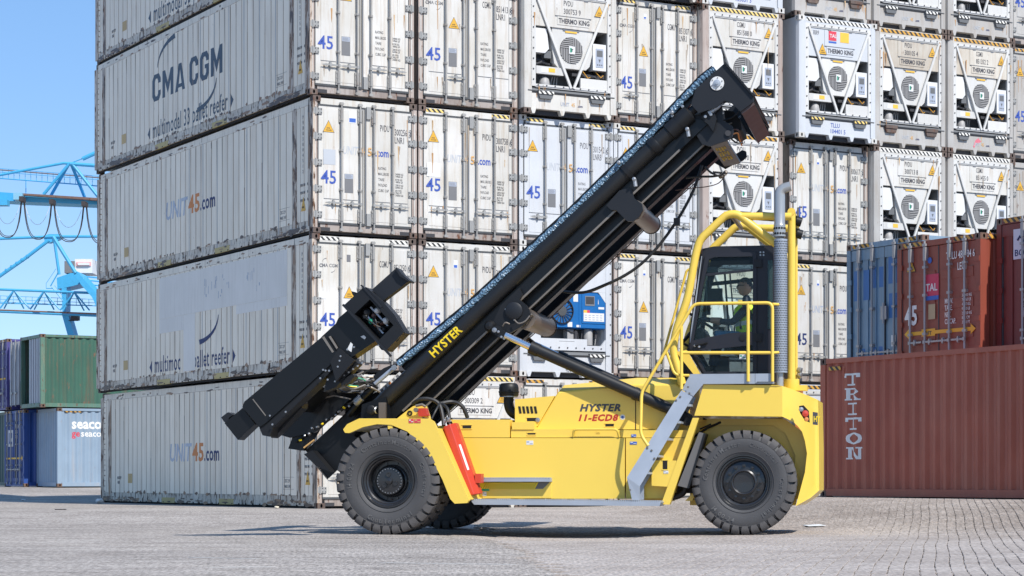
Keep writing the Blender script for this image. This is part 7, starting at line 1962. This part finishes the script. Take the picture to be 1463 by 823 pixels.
# decal strip, HYSTER decal wrapped round the tube
a = [tp(x, y, 1.13) for x, y in ((540, 558.5), (570.5, 531), (573.5, 534.5), (543.5, 564.5))]
b = MB(); b.prism([Vector((p.x, 1.142, p.z)) for p in a], (0, .004, 0), 0)
for k in range(5):
    c0 = a[0].lerp(a[1], .08 + .18 * k); c1 = a[3].lerp(a[2], .08 + .18 * k); d = (a[1] - a[0]) * .10
    b.prism([Vector((q.x, 1.140, q.z)) for q in (c0.lerp(c1, .2), c0.lerp(c1, .2) + d, c0.lerp(c1, .75) + d, c0.lerp(c1, .75))], (0, .003, 0), 1 + (k % 3 == 2))
b.build('warning_decal', [M['sticker'], M['ink2'], M['orange']], TR)
vs, fs = glyphs('HYSTER', .001, bold=.03, sp=1.06, res=3)
x1 = max(v.x for v in vs); y1 = max(v.y for v in vs)
s0, s1 = pxs(617.5, 509, 1.03)[0], pxs(659, 470, 1.03)[0]
# finer mesh so that it can follow the tube
bm = bmesh.new()
bv_ = [bm.verts.new((v.x / x1, v.y / y1, v.z)) for v in vs]
for f in fs:
    try: bm.faces.new([bv_[i] for i in f])
    except Exception: pass
for k in range(1, 10): bmesh.ops.bisect_plane(bm, geom=bm.verts[:] + bm.edges[:] + bm.faces[:], plane_co=(0, k / 10, 0), plane_no=(0, 1, 0))
bm.verts.ensure_lookup_table()
for i, v in enumerate(bm.verts): v.index = i
hh = .122; rr_ = .1065
dec = [ms(s0 + v.co.x * (s1 - s0), -rr_ * math.sin((v.co.y - .5) * hh / rr_), 1.12 - (rr_ + v.co.z * .02) * math.cos((v.co.y - .5) * hh / rr_)) for v in bm.verts]
MB().add(dec, [tuple(q.index for q in f.verts) for f in bm.faces]).build('lettering', M['decal'], TR); bm.free()
# foot of the mast
MPR('mast_foot_edge', [(-1.225, -.20), (-1.235, .25), (-1.22, .25), (-1.21, -.20)], 1.13, 1.16, M['edge'], bev=0)
TPR('pivot_plate', [(517, 578), (551, 566), (556, 603), (515, 604)], .95, 1.13, M['blk'])
TPR('pivot_bracket', [(541, 575), (551, 575), (551, 598), (541, 598)], .90, .96, M['brownsteel'])
b = MB(); b.lathe([(.065, 0), (.065, .05), (.05, .06), (.02, .06), (0, .06)], tp(531, 586, .95), (0, -1, 0), 16); b.build('pivot_pin', M['blk2'], TR)
MB().lathe([(.045, 0), (.05, .02), (.04, .03)], tp(536.5, 586, .93), (1, -.4, 0), 14).build('pivot_cap', M['silver'], TR)
TPR('spacer_plate', [(795.6, 379), (810.5, 365.5), (827, 377.5), (811, 391.5)], 1.44, 1.48, M['brownsteel'], bev=0)
# cross tubes between the uprights
for (px, py), r_ in (((907, 300), .13), ((750, 455), .14)):
    q = tp(px, py, 1.2); b = MB(); b.tube([Vector((q.x, 1.2, q.z)), Vector((q.x, 2.82, q.z))], r_, 24); b.build('cross_tube', M['brownsteel'], TR)
    b = MB(); b.lathe([(r_ + .008, 0), (r_ + .008, .03), (0, .032)], Vector((q.x, 2.82, q.z)), (0, 1, 0), 24); b.build('cross_tube_cap', M['blk2'], TR)
TPR('cross_tube_plate', [(866, 293.5), (885, 272), (893, 270), (902, 268.5), (906, 283), (916.5, 291), (918.5, 300), (913, 310), (904, 316.5), (896, 316), (880, 300), (873, 300)], 1.09, 1.14, M['headblk'], bev=.004)
TPR('cross_tube_plate', [(716, 436), (742, 411), (746, 421), (742, 428), (752, 436), (757, 447), (756, 456), (746, 466), (725, 478), (712, 482), (700, 474), (703, 462)], 1.06, 1.14, M['blk2'], bev=.004)
b = MB(); q = tp(734.5, 444.3, 1.05); b.lathe([(.115, 0), (.115, .035), (.085, .05), (0, .05)], (q.x, 1.06, q.z), (0, -1, 0), 24); b.build('sheave_cap', M['headblk'], TR)
b = MB()
for px, py in ((723, 442), (734, 434.5), (735, 457), (724.5, 449)): b.lathe([(.014, 0), (.014, .016), (0, .018)], tp(px, py, 1.05), (0, -1, 0), 8)
b.build('bolts', M['silver'], TR)
for pts in ([(735, 457, 1.0), (741, 462, .98), (750, 459, .98), (757, 451, 1.0)], [(718, 466, 1.0), (722, 461, .98), (728, 463, 1.0)], [(759, 449, 1.0), (767, 456, 1.6), (784, 464, 2.5)]): TTB('hydraulic_line', pts, .010, M['edge'], 6, smooth_n=5)
MB().lathe([(.07, -.05), (.08, 0), (.05, .06), (0, .07)], tp(700, 466, 1.02), (0, -1, 0), 12).build('hose_coupling', M['blk2'], TR)

# tilt cylinder with rod, both sides
for dv in (0.0, 2.1):
    def q_(px, py, v=.95): 
        p = tp(px, py, v); return Vector((p.x, p.y + dv, p.z))
    b = MB(); b.tube([q_(758, 496), q_(964, 587)], .078, 18); b.lathe([(.078, 0), (.086, .0), (.086, .12), (.078, .12)], q_(758, 496), (q_(964, 587) - q_(758, 496)), 18); b.lathe([(.079, 0), (.088, 0), (.088, .05), (.079, .05)], q_(906, 561.5), (q_(964, 587) - q_(758, 496)), 18); b.build('tilt_cylinder', M['blktube'], TR)
    b = MB(); b.tube([q_(722, 479), q_(760, 496.6)], .050, 14); b.build('tilt_rod', M['chrome'], TR)
    b = MB(); b.prism([q_(703, 467), q_(711, 465), q_(722, 474), q_(729, 482), q_(724, 486), q_(713, 482), q_(702, 474)], (0, .1, 0)); b.build('rod_eye', M['blk2'], TR, bev=.01)
    b = MB()
    for px, py, r_ in ((706.8, 471.6, .032), (712.3, 474, .018), (716.5, 481.5, .016), (720.5, 483.5, .018)): b.lathe([(r_, 0), (r_, .02), (0, .024)], q_(px, py, .94), (0, -1, 0), 12)
    b.build('bolts', M['silver'], TR)
    b = MB(); b.lathe([(.085, 0), (.085, .05), (.05, .055), (.045, .04), (0, .04)], q_(981.5, 599, .92), (0, -1, 0), 18); b.tube([q_(962, 586), q_(981, 598)], .07, 12); b.build('cylinder_foot', M['blk2'], TR)

# mast head
hd = [(1034.9, 90.6), (1076.3, 138.3), (1076.0, 145.6), (1058, 159.5), (1050, 152), (1043.4, 145.6), (1034.9, 143.7), (1024, 153), (998.4, 161.6), (987.3, 149.3), (993.6, 127.4)]
TPR('head_plate', hd, 1.03, 1.07, M['headblk'], bev=.006)
Ph = [tp(x, y, 1.03) for x, y in hd]
b = MB(); b.prism([Vector((p.x, 3.60, p.z)) for p in Ph], (0, .04, 0)); b.build('head_plate', M['headblk'], TR, bev=.006)
a, c = Ph[2], Ph[3]
b = MB(); n_ = Vector((c.z - a.z, 0, a.x - c.x)).normalized() * .03
vs = [Vector((a.x, 1.07, a.z)), Vector((c.x, 1.07, c.z)), Vector((c.x, 3.60, c.z)), Vector((a.x, 3.60, a.z))]; vs += [p - n_ for p in vs]
b.add(vs, [(0, 1, 2, 3), (7, 6, 5, 4), (0, 4, 5, 1), (1, 5, 6, 2), (2, 6, 7, 3), (3, 7, 4, 0)]); ob = b.build('head_crossbeam', flat('crossbeam_brown', (.085, .058, .055), .38, var=.15), TR)
bm = bmesh.new(); bm.from_mesh(ob.data); bmesh.ops.recalc_face_normals(bm, faces=bm.faces); bm.to_mesh(ob.data); bm.free()
a, c = Ph[0], Ph[1]
b = MB(); vs = [Vector((a.x, 1.0, a.z + .004)), Vector((c.x, 1.0, c.z + .004)), Vector((c.x, 3.65, c.z + .004)), Vector((a.x, 3.65, a.z + .004))]; n_ = Vector((c.z - a.z, 0, a.x - c.x)).normalized() * .02; vs += [p - n_ for p in vs]
b.add(vs, [(0, 1, 2, 3), (7, 6, 5, 4), (0, 4, 5, 1), (1, 5, 6, 2), (2, 6, 7, 3), (3, 7, 4, 0)]); ob = b.build('head_top_plate', M['headblk'], TR)
bm = bmesh.new(); bm.from_mesh(ob.data); bmesh.ops.recalc_face_normals(bm, faces=bm.faces); bm.to_mesh(ob.data); bm.free()
q = tp(1024.4, 119.4, 1.03)
b = MB(); b.lathe([(.092, 0), (.088, .012), (.05, .014)], q, (0, -1, 0), 28, 0, False); b.lathe([(.05, .014), (.045, .03), (.02, .034), (.018, .045), (0, .045)], q, (0, -1, 0), 20, 1, False)
for k in range(6): a_ = k * math.pi / 3 + .4; b.lathe([(.008, .013), (.008, .02), (0, .02)], q + Vector((math.cos(a_) * .072, 0, math.sin(a_) * .072)), (0, -1, 0), 6, 2)
b.build('sheave_ring', [M['sticker'], M['galv'], M['grey']], TR)
# inner head: plate with ear, roller block, second plate with ear and decal face
TPR('inner_head_plate', [(990, 165), (1000, 163), (1010, 155), (1031, 147), (1033, 172), (1046.5, 180), (1048, 188), (1046, 196), (1038, 201), (1014, 209), (1003, 206), (998, 198), (988, 182)], 1.18, 1.22, M['headblk'], bev=.004)
b = MB(); q = tp(1040.2, 190.5, 1.17); b.lathe([(.038, .012), (0, .012)], q, (0, -1, 0), 16, 0); b.build('eye_hole', M['dark'], TR)
TPR('roller_block', [(1002, 168), (1009, 158), (1022, 150), (1027, 156), (1021, 162), (1024, 170), (1019, 188), (1012, 178), (1007, 174)], 1.10, 1.18, M['blk2'], bev=.004)
b = MB()
for px, py in ((1008, 167), (1014, 161), (1019, 158), (1023, 153), (1016, 164), (975.5, 152.5), (961, 166)): b.lathe([(.020, 0), (.020, .03), (0, .032)], tp(px, py, 1.1), (0, -1, 0), 8)
b.build('bolts', M['silver'], TR)
TTB('hydraulic_line', [(1012, 162, 1.1), (1019, 157, 1.1), (1026, 152, 1.1), (1031, 147, 1.15)], .03, M['galv'], 8, smooth_n=4)
p0, p1 = tp(1014, 207, 1.22), tp(1038, 201, 1.22)
b = MB(); nn = Vector((p1.z - p0.z, 0, p0.x - p1.x)).normalized()
dcal = [Vector((p0.x, 1.22, p0.z)), Vector((p1.x, 1.22, p1.z)), Vector((p1.x + .0, 3.3, p1.z - .0)), Vector((p0.x, 3.3, p0.z))]
vs = dcal + [p - Vector((0, 0, -.03)) for p in dcal]
b.add(vs, [(0, 1, 2, 3), (7, 6, 5, 4), (0, 4, 5, 1), (1, 5, 6, 2), (2, 6, 7, 3), (3, 7, 4, 0)], 0); ob = b.build('inner_head_crossbeam', flat('crossbeam_grey', (.09, .072, .066), .4, var=.15), TR)
bm = bmesh.new(); bm.from_mesh(ob.data); bmesh.ops.recalc_face_normals(bm, faces=bm.faces); bm.to_mesh(ob.data); bm.free()
b = MB(); e1 = (dcal[1] - dcal[0]); e2 = (dcal[3] - dcal[0])
o_ = dcal[0] + Vector((0, 0, -.004))
for k in range(4):
    for j in range(3):
        s_ = .16 + .16 * k; t_ = .18 + .2 * j
        c = o_ + e1 * s_ + e2 * t_; b.add([c, c + e1 * .11, c + e1 * .11 + e2 * (.16 if (k + j) % 3 else .10), c + e2 * (.16 if (k + j) % 3 else .10)], [(0, 1, 2, 3), (3, 2, 1, 0)])
b.build('warning_decal', M['decal'], TR)
pl = [Vector((p.x, 3.3, p.z)) for p in (tp(x, y, 1.18) for x, y in ((998, 200), (1014, 209), (1030, 200), (1041, 196), (1047, 190), (1046, 182), (1040, 180), (1030, 186), (1000, 190)))]
MB().prism(pl, (0, .04, 0)).build('inner_head_plate', M['headblk'], TR, bev=.004)
# inside clutter: wires in the head
for k, pts in enumerate(([(1034, 178, 1.5), (1045, 176, 1.6), (1054, 170, 1.7), (1058, 166, 1.8)], [(1040, 187, 1.4), (1052, 185, 1.5), (1057, 190, 1.6), (1061, 205, 1.8)], [(1046, 192, 1.4), (1054, 190, 1.5), (1056, 198, 1.6), (1060, 208, 1.8)], [(1042, 196, 1.5), (1052, 204, 1.6), (1061, 204, 1.7)], [(1033, 172, 1.6), (1046, 168, 1.6), (1056, 158, 1.6)])):
    TTB('cable', pts, .011, M[('edge', 'hoserust', 'orange', 'hose', 'hose')[k]], 6, smooth_n=4)
TPR('inner_sheave', [(1030, 150), (1044, 152), (1054, 165), (1056, 178), (1046, 184), (1034, 176)], 1.6, 2.4, M['black'], vref=1.2)
# cables running under the mast and the long hanging hose
for off, m, r_, vv in ((.50, 'hose', .010, 2.5), (.535, 'hose', .012, 2.5), (.555, 'hoserust', .009, 2.55), (.59, 'hose', .010, 2.6), (.62, 'hoserust', .008, 2.6), (.30, 'edge', .005, 1.3)):
    pts = [ms(.1 + (L1 - .5) * k / 12, off - .16 + (.012 * math.sin(k * 1.7 + off * 30) if off > .4 else .0), vv if off > .4 else 1.28) for k in range(13)]
    MB().tube(pts, r_, 6).build('cable', M[m], TR)
TTB('hanging_hose', [(1003, 236, 1.9), (997, 255, 1.9), (987, 280, 1.9), (968, 314, 1.9), (942, 350, 1.9), (915, 378, 1.9), (888, 396, 1.9), (862, 408, 1.9), (838, 417, 1.9), (820, 418, 2.0), (804, 416, 2.1), (792, 411, 2.2)], .020, M['hose'], 8, smooth_n=4)
TTB('hanging_hose', [(1003, 238, 1.95), (996, 258, 1.95), (967, 316, 1.95), (914, 380, 1.95), (861, 410, 1.95), (830, 419, 2.0), (796, 413, 2.2)], .010, M['hoserust'], 6, smooth_n=5)
TTB('cable', [(980, 254, 1.7), (1000, 252.5, 1.7), (1020, 252, 1.7), (1033, 249, 1.7)], .016, M['hose'], 6, smooth_n=4); TTB('cable', [(965, 272, 1.8), (985, 269, 1.8), (1008, 267, 1.8), (1026, 262, 1.8), (1035, 252, 1.75)], .007, M['hoserust'], 6, smooth_n=5)
TTB('cable', [(1007, 238, 1.5), (1015, 246, 1.55), (1027, 251, 1.6), (1036, 246, 1.6)], .014, M['hose'], 6, smooth_n=4)
b = MB(); 
for px, py in ((1033, 250), (1036, 247), (1030, 252)): q = tp(px, py, 1.65); b.lathe([(.03, -.02), (.03, .03), (.015, .05), (0, .05)], q, (.5, -1, .2), 8)
b.build('hose_coupling', M['edge'], TR)
MB().box(tp(967, 317, 1.88) + Vector((-.04, -.03, -.05)), tp(967, 317, 1.88) + Vector((.04, .05, .05))).build('hose_clip', M['hose'], TR)

# ---------------------------------------------------------------- carriage and spreader
SPV = -1.9
def SPR(name, pts, w0, w1, mat, bev=.006): return TPR(name, pts, SPV + w0, SPV + w1, mat, bev, vref=SPV + w0)
SPR('spreader_beam', [(346.2, 581.4), (349, 574), (460.4, 480.8), (466, 481), (482.5, 506), (481, 513), (380, 604), (370.5, 610.6)], 0.0, .36, M['blk'])
SPR('beam_lip', [(370.5, 611), (480, 515), (484, 520), (390, 610), (385, 624), (375, 622)], .03, .34, M['blk2'])
SPR('beam_seam', [(360.5, 570.5), (361.7, 569.8), (380, 593.4), (379, 594.4)], -.004, .01, M['edge'], 0)
SPR('inner_arm', [(320.7, 604.5), (347, 582.5), (364, 606), (340, 628.8)], .06, .30, M['blk'])
b = MB(); q = tp(322, 594, SPV + .2)
b.prism([Vector((p.x, SPV + .1, p.z)) for p in (tp(312, 596, SPV), tp(322, 588.5, SPV), (tp(329, 592, SPV)), tp(323, 597, SPV), tp(322, 606, SPV), tp(316, 602, SPV))], (0, .2, 0)); b.build('twist_lock', M['headblk'], TR, bev=.006)
SPR('upper_beam', [(459, 481.5), (480, 462), (483, 455), (497, 443), (537.5, 486.6), (500, 512), (481, 517)], .05, .32, M['blk'])
SPR('beam_collar', [(469.5, 481), (472, 480), (482.5, 497), (481, 499)], -.004, .02, M['edge'], 0)
SPR('beam_collar', [(460, 482.2), (463, 480.5), (477, 502.5), (474.5, 504)], -.006, .03, M['edge'], 0)
SPR('beam_bracket', [(472, 517), (484, 497), (506, 515), (480, 545)], -.02, .1, M['blk2'])
SPR('beam_bracket', [(480, 516), (500, 505), (512, 520), (480, 553), (462, 560), (466, 545)], .1, .3, M['blk2'])
# white patches painting the light seen through holes in the upper beam
for x0, y0, x1, y1 in ((496, 489, 504, 503), (515, 479, 523, 485)):
    a = [tp(x, y, SPV + .045) for x, y in ((x0, y1 - 4), (x0 + 5, y0), (x1, y0 + 3), (x1 - 2, y1))]
    MB().prism([Vector((p.x, SPV + .044, p.z)) for p in a], (0, .004, 0)).build('light_hole_patch', M['sticker'], TR)
# head box: open frame with valves in it
hb = [(491.3, 436.2), (518.9, 410.6), (577, 474.5), (551.5, 501)]
A = [tp(x, y, SPV - .06) for x, y in hb]
def hl(s, t): return A[0].lerp(A[1], s).lerp(A[3].lerp(A[2], s), t)
b = MB()
def bar4(s0, s1, t0, t1, v0, v1, mat=0):
    q = [hl(s0, t0), hl(s1, t0), hl(s1, t1), hl(s0, t1)]
    b.prism([Vector((p.x, v0, p.z)) for p in q], (0, v1 - v0, 0), mat)
v0, v1 = SPV - .06, SPV + .26
bar4(0, .07, 0, 1, v0, v1); bar4(.88, 1, 0, 1, v0, v1); bar4(.07, .88, 0, .22, v0, v1); bar4(.07, .88, .80, 1, v0, v1); bar4(.07, .88, .22, .80, v1 - .04, v1)
b.build('head_box', M['blk2'], TR, bev=.006)
b = MB(); bar4(-.05, .03, -.02, 1.12, v0 - .012, v0 + .03); bar4(.97, 1.03, -.05, .45, v0 - .012, v0 + .03); b.build('box_edge', M['headblk'], TR, bev=.005)
b = MB(); bar4(.30, .36, .28, .74, v0 + .1, v0 + .16, 0); bar4(.62, .68, .28, .70, v0 + .12, v0 + .2, 0); b.build('valve_rod', M['galv'], TR)
b = MB()
for s_, t_, r_, m in ((.25, .34, .04, 0), (.40, .30, .05, 0), (.30, .46, .035, 1), (.52, .42, .03, 2), (.74, .40, .035, 3), (.34, .55, .025, 4), (.55, .60, .028, 2), (.45, .70, .03, 0), (.72, .62, .04, 3)):
    b.lathe([(r_, 0), (r_, .10), (r_ * .5, .12), (0, .12)], Vector((hl(s_, t_).x, v0 + .2, hl(s_, t_).z)), (0, -1, 0), 8, m)
b.build('valve', [M['blk2'], M['green'], M['hoserust'], M['sticker'], M['orange']], TR)
for k, (s0_, t0_, s1_, t1_) in enumerate(((.2, .3, .5, .7), (.3, .4, .7, .6), (.25, .6, .6, .35), (.2, .7, .45, .4))):
    p, q = hl(s0_, t0_), hl(s1_, t1_); m_ = p.lerp(q, .5)
    MB().tube(spline([Vector((p.x, v0 + .12, p.z)), Vector((m_.x + .04, v0 + .06, m_.z - .04)), Vector((q.x, v0 + .12, q.z))], 4), .009, 5).build('valve_hose', M['hose'], TR)
SPR('box_lid', [(518.5, 411.5), (523, 410), (548, 432), (563, 449), (579, 476), (577.5, 476.5), (560, 456)], -.02, .24, M['headblk'])
SPR('box_tab', [(503, 420), (502, 416), (508, 417.5), (506, 424)], .1, .2, M['blk2'])
SPR('box_foot', [(541, 495), (553, 486), (556, 492), (551, 501), (545, 500)], .0, .3, M['blk2'])
SPR('extension_arm', [(531.4, 413.7), (566.4, 382.6), (584.8, 401.1), (546, 430.5)], .08, .22, M['headblk'])
SPR('arm_flange', [(564.5, 384), (566.4, 381.8), (574, 392), (585.2, 400.8), (584, 402.5), (571, 394.5)], .03, .28, M['headblk'])
TTB('box_hose', [(566, 478, SPV), (569, 484, SPV), (565, 487, SPV), (561, 482, SPV)], .014, M['hose'], 6, smooth_n=4)
# twist guide under the box
SPR('guide_rail', [(486, 545), (500, 536), (504, 534), (507, 538), (498, 547), (488, 551)], .12, .3, M['blk2'])
b = MB()
for k in range(7):
    q = tp(479 + k * 6.5 - 0, 545 - k * 4.4, SPV + .1); b.lathe([(.012, 0), (.012, .02), (0, .02)], q, (0, -1, 0), 6)
for px, py in ((485.5, 515.5), (487, 509), (462, 528.5), (465.5, 529.5), (470.5, 529.8), (458, 540.5), (468.5, 542.5), (386, 594), (389.5, 606.5), (408.5, 588.5), (496.5, 499.5), (483, 524), (506, 496)):
    q = tp(px, py, SPV - .01); b.lathe([(.012, 0), (.012, .015), (0, .016)], (q.x, SPV - .01, q.z), (0, -1, 0), 8)
b.build('bolts', M['silver'], TR)
SPR('lower_channel', [(380, 612), (425, 573), (432, 575), (431, 583), (398, 618), (388, 626)], .3, .55, M['blk2'])
# the far half of the spreader and the beam across
TPR('cross_beam', [(425, 566), (458, 540), (480, 556), (446, 590)], .3, 3.4, M['blk'], vref=1.0)
TPR('carriage_plate', [(392, 619), (431, 575), (477, 565.0), (500, 570.0), (450.7, 617), (414, 625.5)], .95, 1.05, M['blk'])
TPR('carriage_plate', [(411.8, 641), (419, 621), (450.7, 613), (432, 644)], 1.0, 1.25, M['blk'])
TPR('carriage_plate', [(431, 575), (477, 565.0), (500, 570.0), (470, 600)], 2.6, 2.8, M['blk'], vref=1.0)
TPR('plate_edge', [(430, 575.5), (477, 564.2), (499, 569.2), (499, 570.6), (477, 566.2), (431, 577.5)], .93, 1.06, M['edge'], bev=0)
TTB('side_shift_cylinder', [(480, 552.5, .9), (500, 548, .95), (519, 549, 1.0)], .085, M['grey'], 14)
TTB('side_shift_rod', [(452, 551, .85), (480, 553, .9)], .035, M['silver'], 10)
MB().lathe([(.09, -.05), (.09, .06), (.05, .09), (0, .09)], tp(446.5, 565.5, .75), (0, -1, 0), 16).build('sheave', M['grey'], TR)
random.seed(12)
for k in range(16):
    x0, y0 = random.uniform(475, 515), random.uniform(536, 560); v_ = random.uniform(.7, 1.2)
    pts = [(x0, y0, v_), (x0 + random.uniform(8, 16), y0 + random.uniform(-6, 7), v_ - .1), (x0 + random.uniform(20, 34), y0 + random.uniform(-8, 8), v_)]
    TTB('hose', pts, random.choice((.012, .016, .02)), M[random.choice(('hose', 'hose', 'grey', 'edge'))], 6, smooth_n=5)
for pts, m in (([(484, 539, .6), (489, 545, .6), (497, 550, .6), (512, 552, .7)], 'green'), ([(492, 549, .62), (500, 552, .62), (510, 553, .65)], 'decal'), ([(497, 541, .62), (506, 540, .62), (516, 541, .65), (522, 544, .7)], 'green'), ([(518, 536, .7), (526, 529, .7), (540, 527, .7)], 'hose')):
    TTB('cable', pts, .010, M[m], 6, smooth_n=5)
TTB('chain_rod', [(423, 631, .98), (450, 612, .98), (476, 595.5, .98), (492, 582, .98), (513, 570, 1.0)], .022, M['blk2'], 8)
b = MB()
for k in range(13):
    t_ = k / 12; px, py = 428 + 78 * t_ , 627.5 - 52 * t_; q = tp(px + random.uniform(-2, 2), py + random.uniform(-2, 2), .92)
    b.lathe([(random.uniform(.012, .024), 0), (.014, .04), (0, .045)], q, (random.uniform(-.4, .4), -1, random.uniform(-.4, .4)), 7, k % 5 == 0)
b.lathe([(.05, 0), (.055, .02), (.055, .08), (.03, .09)], tp(507, 577, .95), mE, 12); b.lathe([(.05, 0), (.055, .02), (.055, .05), (.03, .06)], tp(512, 572, .95), mE, 12)
b.build('chain_anchor', [M['silver'], M['decal']], TR)
TTB('yellow_tag', [(434, 640, .93), (449, 628.5, .93)], .012, M['orangepale'], 6)
TPR('foot_step', [(434, 649), (446, 643.5), (473, 675), (452, 666)], .9, 1.14, M['blk2'])

# ================================================================== the driver
def driver():
    org = tp(1066, 500, 1.70)
    D = lambda px, py, v=1.70: tp(px, py, v)
    hip = D(1071, 489); chest = D(1066.5, 448); neck = D(1067, 430); head = D(1064.5, 410)
    V = [hip, hip.lerp(chest, .5) + Vector((.02, 0, 0)), chest, neck, neck.lerp(head, .45)]
    Rr = [(.16, .13), (.155, .12), (.19, .13), (.062, .062), (.06, .06)]
    E = [(0, 1), (1, 2), (2, 3), (3, 4)]
    def chain(start, pts, rad):
        prev = start
        for p, r in zip(pts, rad):
            V.append(p); Rr.append((r, r)); E.append((prev, len(V) - 1)); prev = len(V) - 1
        return prev
    for sg in (-1, 1):
        sh = chest + Vector((.0, .19 * sg, .04)); elb = D(1046, 461, 1.70 + .25 * sg); wr = D(1013, 457, 1.70 + .17 * sg); pal = D(1005, 456, 1.70 + .16 * sg)
        w = chain(2, [sh, elb, wr, pal], [.068, .05, .034, .04])
        for k in range(5):
            fb = pal + Vector((-.035 + .01 * abs(k - 2), (k - 2) * .021, .015 if k else -.01)); tip = fb + Vector((-.035, 0, -.03 - .008 * (k % 3))); 
            chain(w, [fb, fb.lerp(tip, .5) + Vector((-.012, 0, .008)), tip], [.011, .010, .009])
        kn = D(1027, 480, 1.70 + .15 * sg); ft = D(1018, 527, 1.70 + .13 * sg)
        chain(0, [hip + Vector((-.02, .10 * sg, -.01)), kn, ft, ft + Vector((-.16, 0, -.03))], [.10, .075, .05, .04])
    me = bpy.data.meshes.new('person'); me.from_pydata([v[:] for v in V], E, []); o = bpy.data.objects.new('person', me); COL.objects.link(o)
    o.modifiers.new('skin', 'SKIN')
    for i, r in enumerate(Rr): me.skin_vertices[0].data[i].radius = r
    me.skin_vertices[0].data[0].use_root = True
    o.modifiers.new('sub', 'SUBSURF').render_levels = 1
    skin = flat('skin', (.42, .23, .16), .5); shirt = flat('dark_shirt', (.035, .04, .055), .8)
    me.materials.append(shirt)
    o.location = TR.location; o.rotation_euler = TR.rotation_euler
    tag(o, 'driver sitting in the cab in dark shirt and yellow safety vest, wearing sunglasses', 'person')
    # head with face, hair, ears, glasses
    bm = bmesh.new(); bmesh.ops.create_uvsphere(bm, u_segments=24, v_segments=18, radius=1.0)
    for v in bm.verts:
        x, y, z = v.co
        X, Y, Z = x * .098, y * .076, z * .122
        if z < -.2: X = X * (1 + .10 * z) - .012 * (-z - .2); Y *= (1 + .28 * (z + .2))
        if x < -.55 and abs(y) < .42:
            n_ = math.exp(-((z + .08) / .17) ** 2 - (y / .20) ** 2); X -= .026 * n_
            X -= .008 * math.exp(-((z + .45) / .10) ** 2 - (y / .3) ** 2); X += .006 * math.exp(-((z + .36) / .05) ** 2)
            X -= .010 * math.exp(-((z + .72) / .14) ** 2 - (y / .3) ** 2); X += .007 * math.exp(-((z - .10) / .09) ** 2) * (1 if abs(y) > .12 else 0)
        if abs(y) > .9 and abs(z + .05) < .3 and abs(x - .1) < .35: Y *= 1.18
        v.co = (X, Y, Z)
    b = MB(); bm.verts.ensure_lookup_table(); bm.verts.index_update(); b.add([v.co[:] for v in bm.verts], [tuple(q.index for q in f.verts) for f in bm.faces], 0, True); bm.free()
    hd_ = b.build('head', skin, o, head)
    b = MB(); vs = []
    bm = bmesh.new(); bmesh.ops.create_uvsphere(bm, u_segments=20, v_segments=14, radius=1.0)
    bmesh.ops.delete(bm, geom=[v for v in bm.verts if v.co.z < .38 - .75 * max(0, v.co.x + .1)], context='VERTS')
    bm.verts.index_update()
    b.add([(v.co.x * .104, v.co.y * .082, v.co.z * .129) for v in bm.verts], [tuple(q.index for q in f.verts) for f in bm.faces], 0, True); bm.free()
    b.build('hair', flat('dark_hair', (.03, .025, .022), .7), o, head)
    b = MB()
    for sg in (-1, 1):
        b.lathe([(.024, 0), (.022, .006), (0, .008)], (-.092, .032 * sg, .012), (-1, .25 * sg, 0), 10); b.tube([(-.085, .058 * sg, .018), (-.03, .080 * sg, .016), (.015, .082 * sg, .01)], .004, 5)
    b.tube([(-.098, -.02, .018), (-.103, 0, .02), (-.098, .02, .018)], .004, 5); b.build('sunglasses', M['black'], o, head)
    # vest and jeans as shells following the body
    b = MB(); b.lathe([(.165, .0), (.175, .16), (.185, .30), (.16, .40), (.10, .45)], hip + Vector((0, 0, .06)), (chest - hip), 18, 0); b.lathe([(.178, .16), (.180, .165), (.182, .215), (.178, .22)], hip + Vector((0, 0, .06)), (chest - hip), 18, 1)
    ov = b.build('safety_vest', [flat('hi_vis_yellow', (.70, .95, .04), .6), flat('reflective_band', (.75, .77, .74), .3)], o)
    b = MB()
    for sg in (-1, 1):
        kn = D(1027, 480, 1.70 + .15 * sg); ft = D(1019, 522, 1.70 + .13 * sg)
        b.tube([hip + Vector((0, .1 * sg, 0)), (hip + Vector((0, .1 * sg, 0))).lerp(kn, .6), kn, kn.lerp(ft, .5), ft], [.12, .10, .09, .07, .065], 12)
    b.build('jeans', flat('blue_denim', (.09, .22, .36), .8), o)
    b = MB()
    for sg in (-1, 1):
        pal = D(1006, 456.5, 1.70 + .16 * sg); b.tube([D(1016, 457.5, 1.70 + .17 * sg), D(1030, 459, 1.70 + .21 * sg)], [.040, .052], 10)
    b.build('forearm', skin, o)
driver()
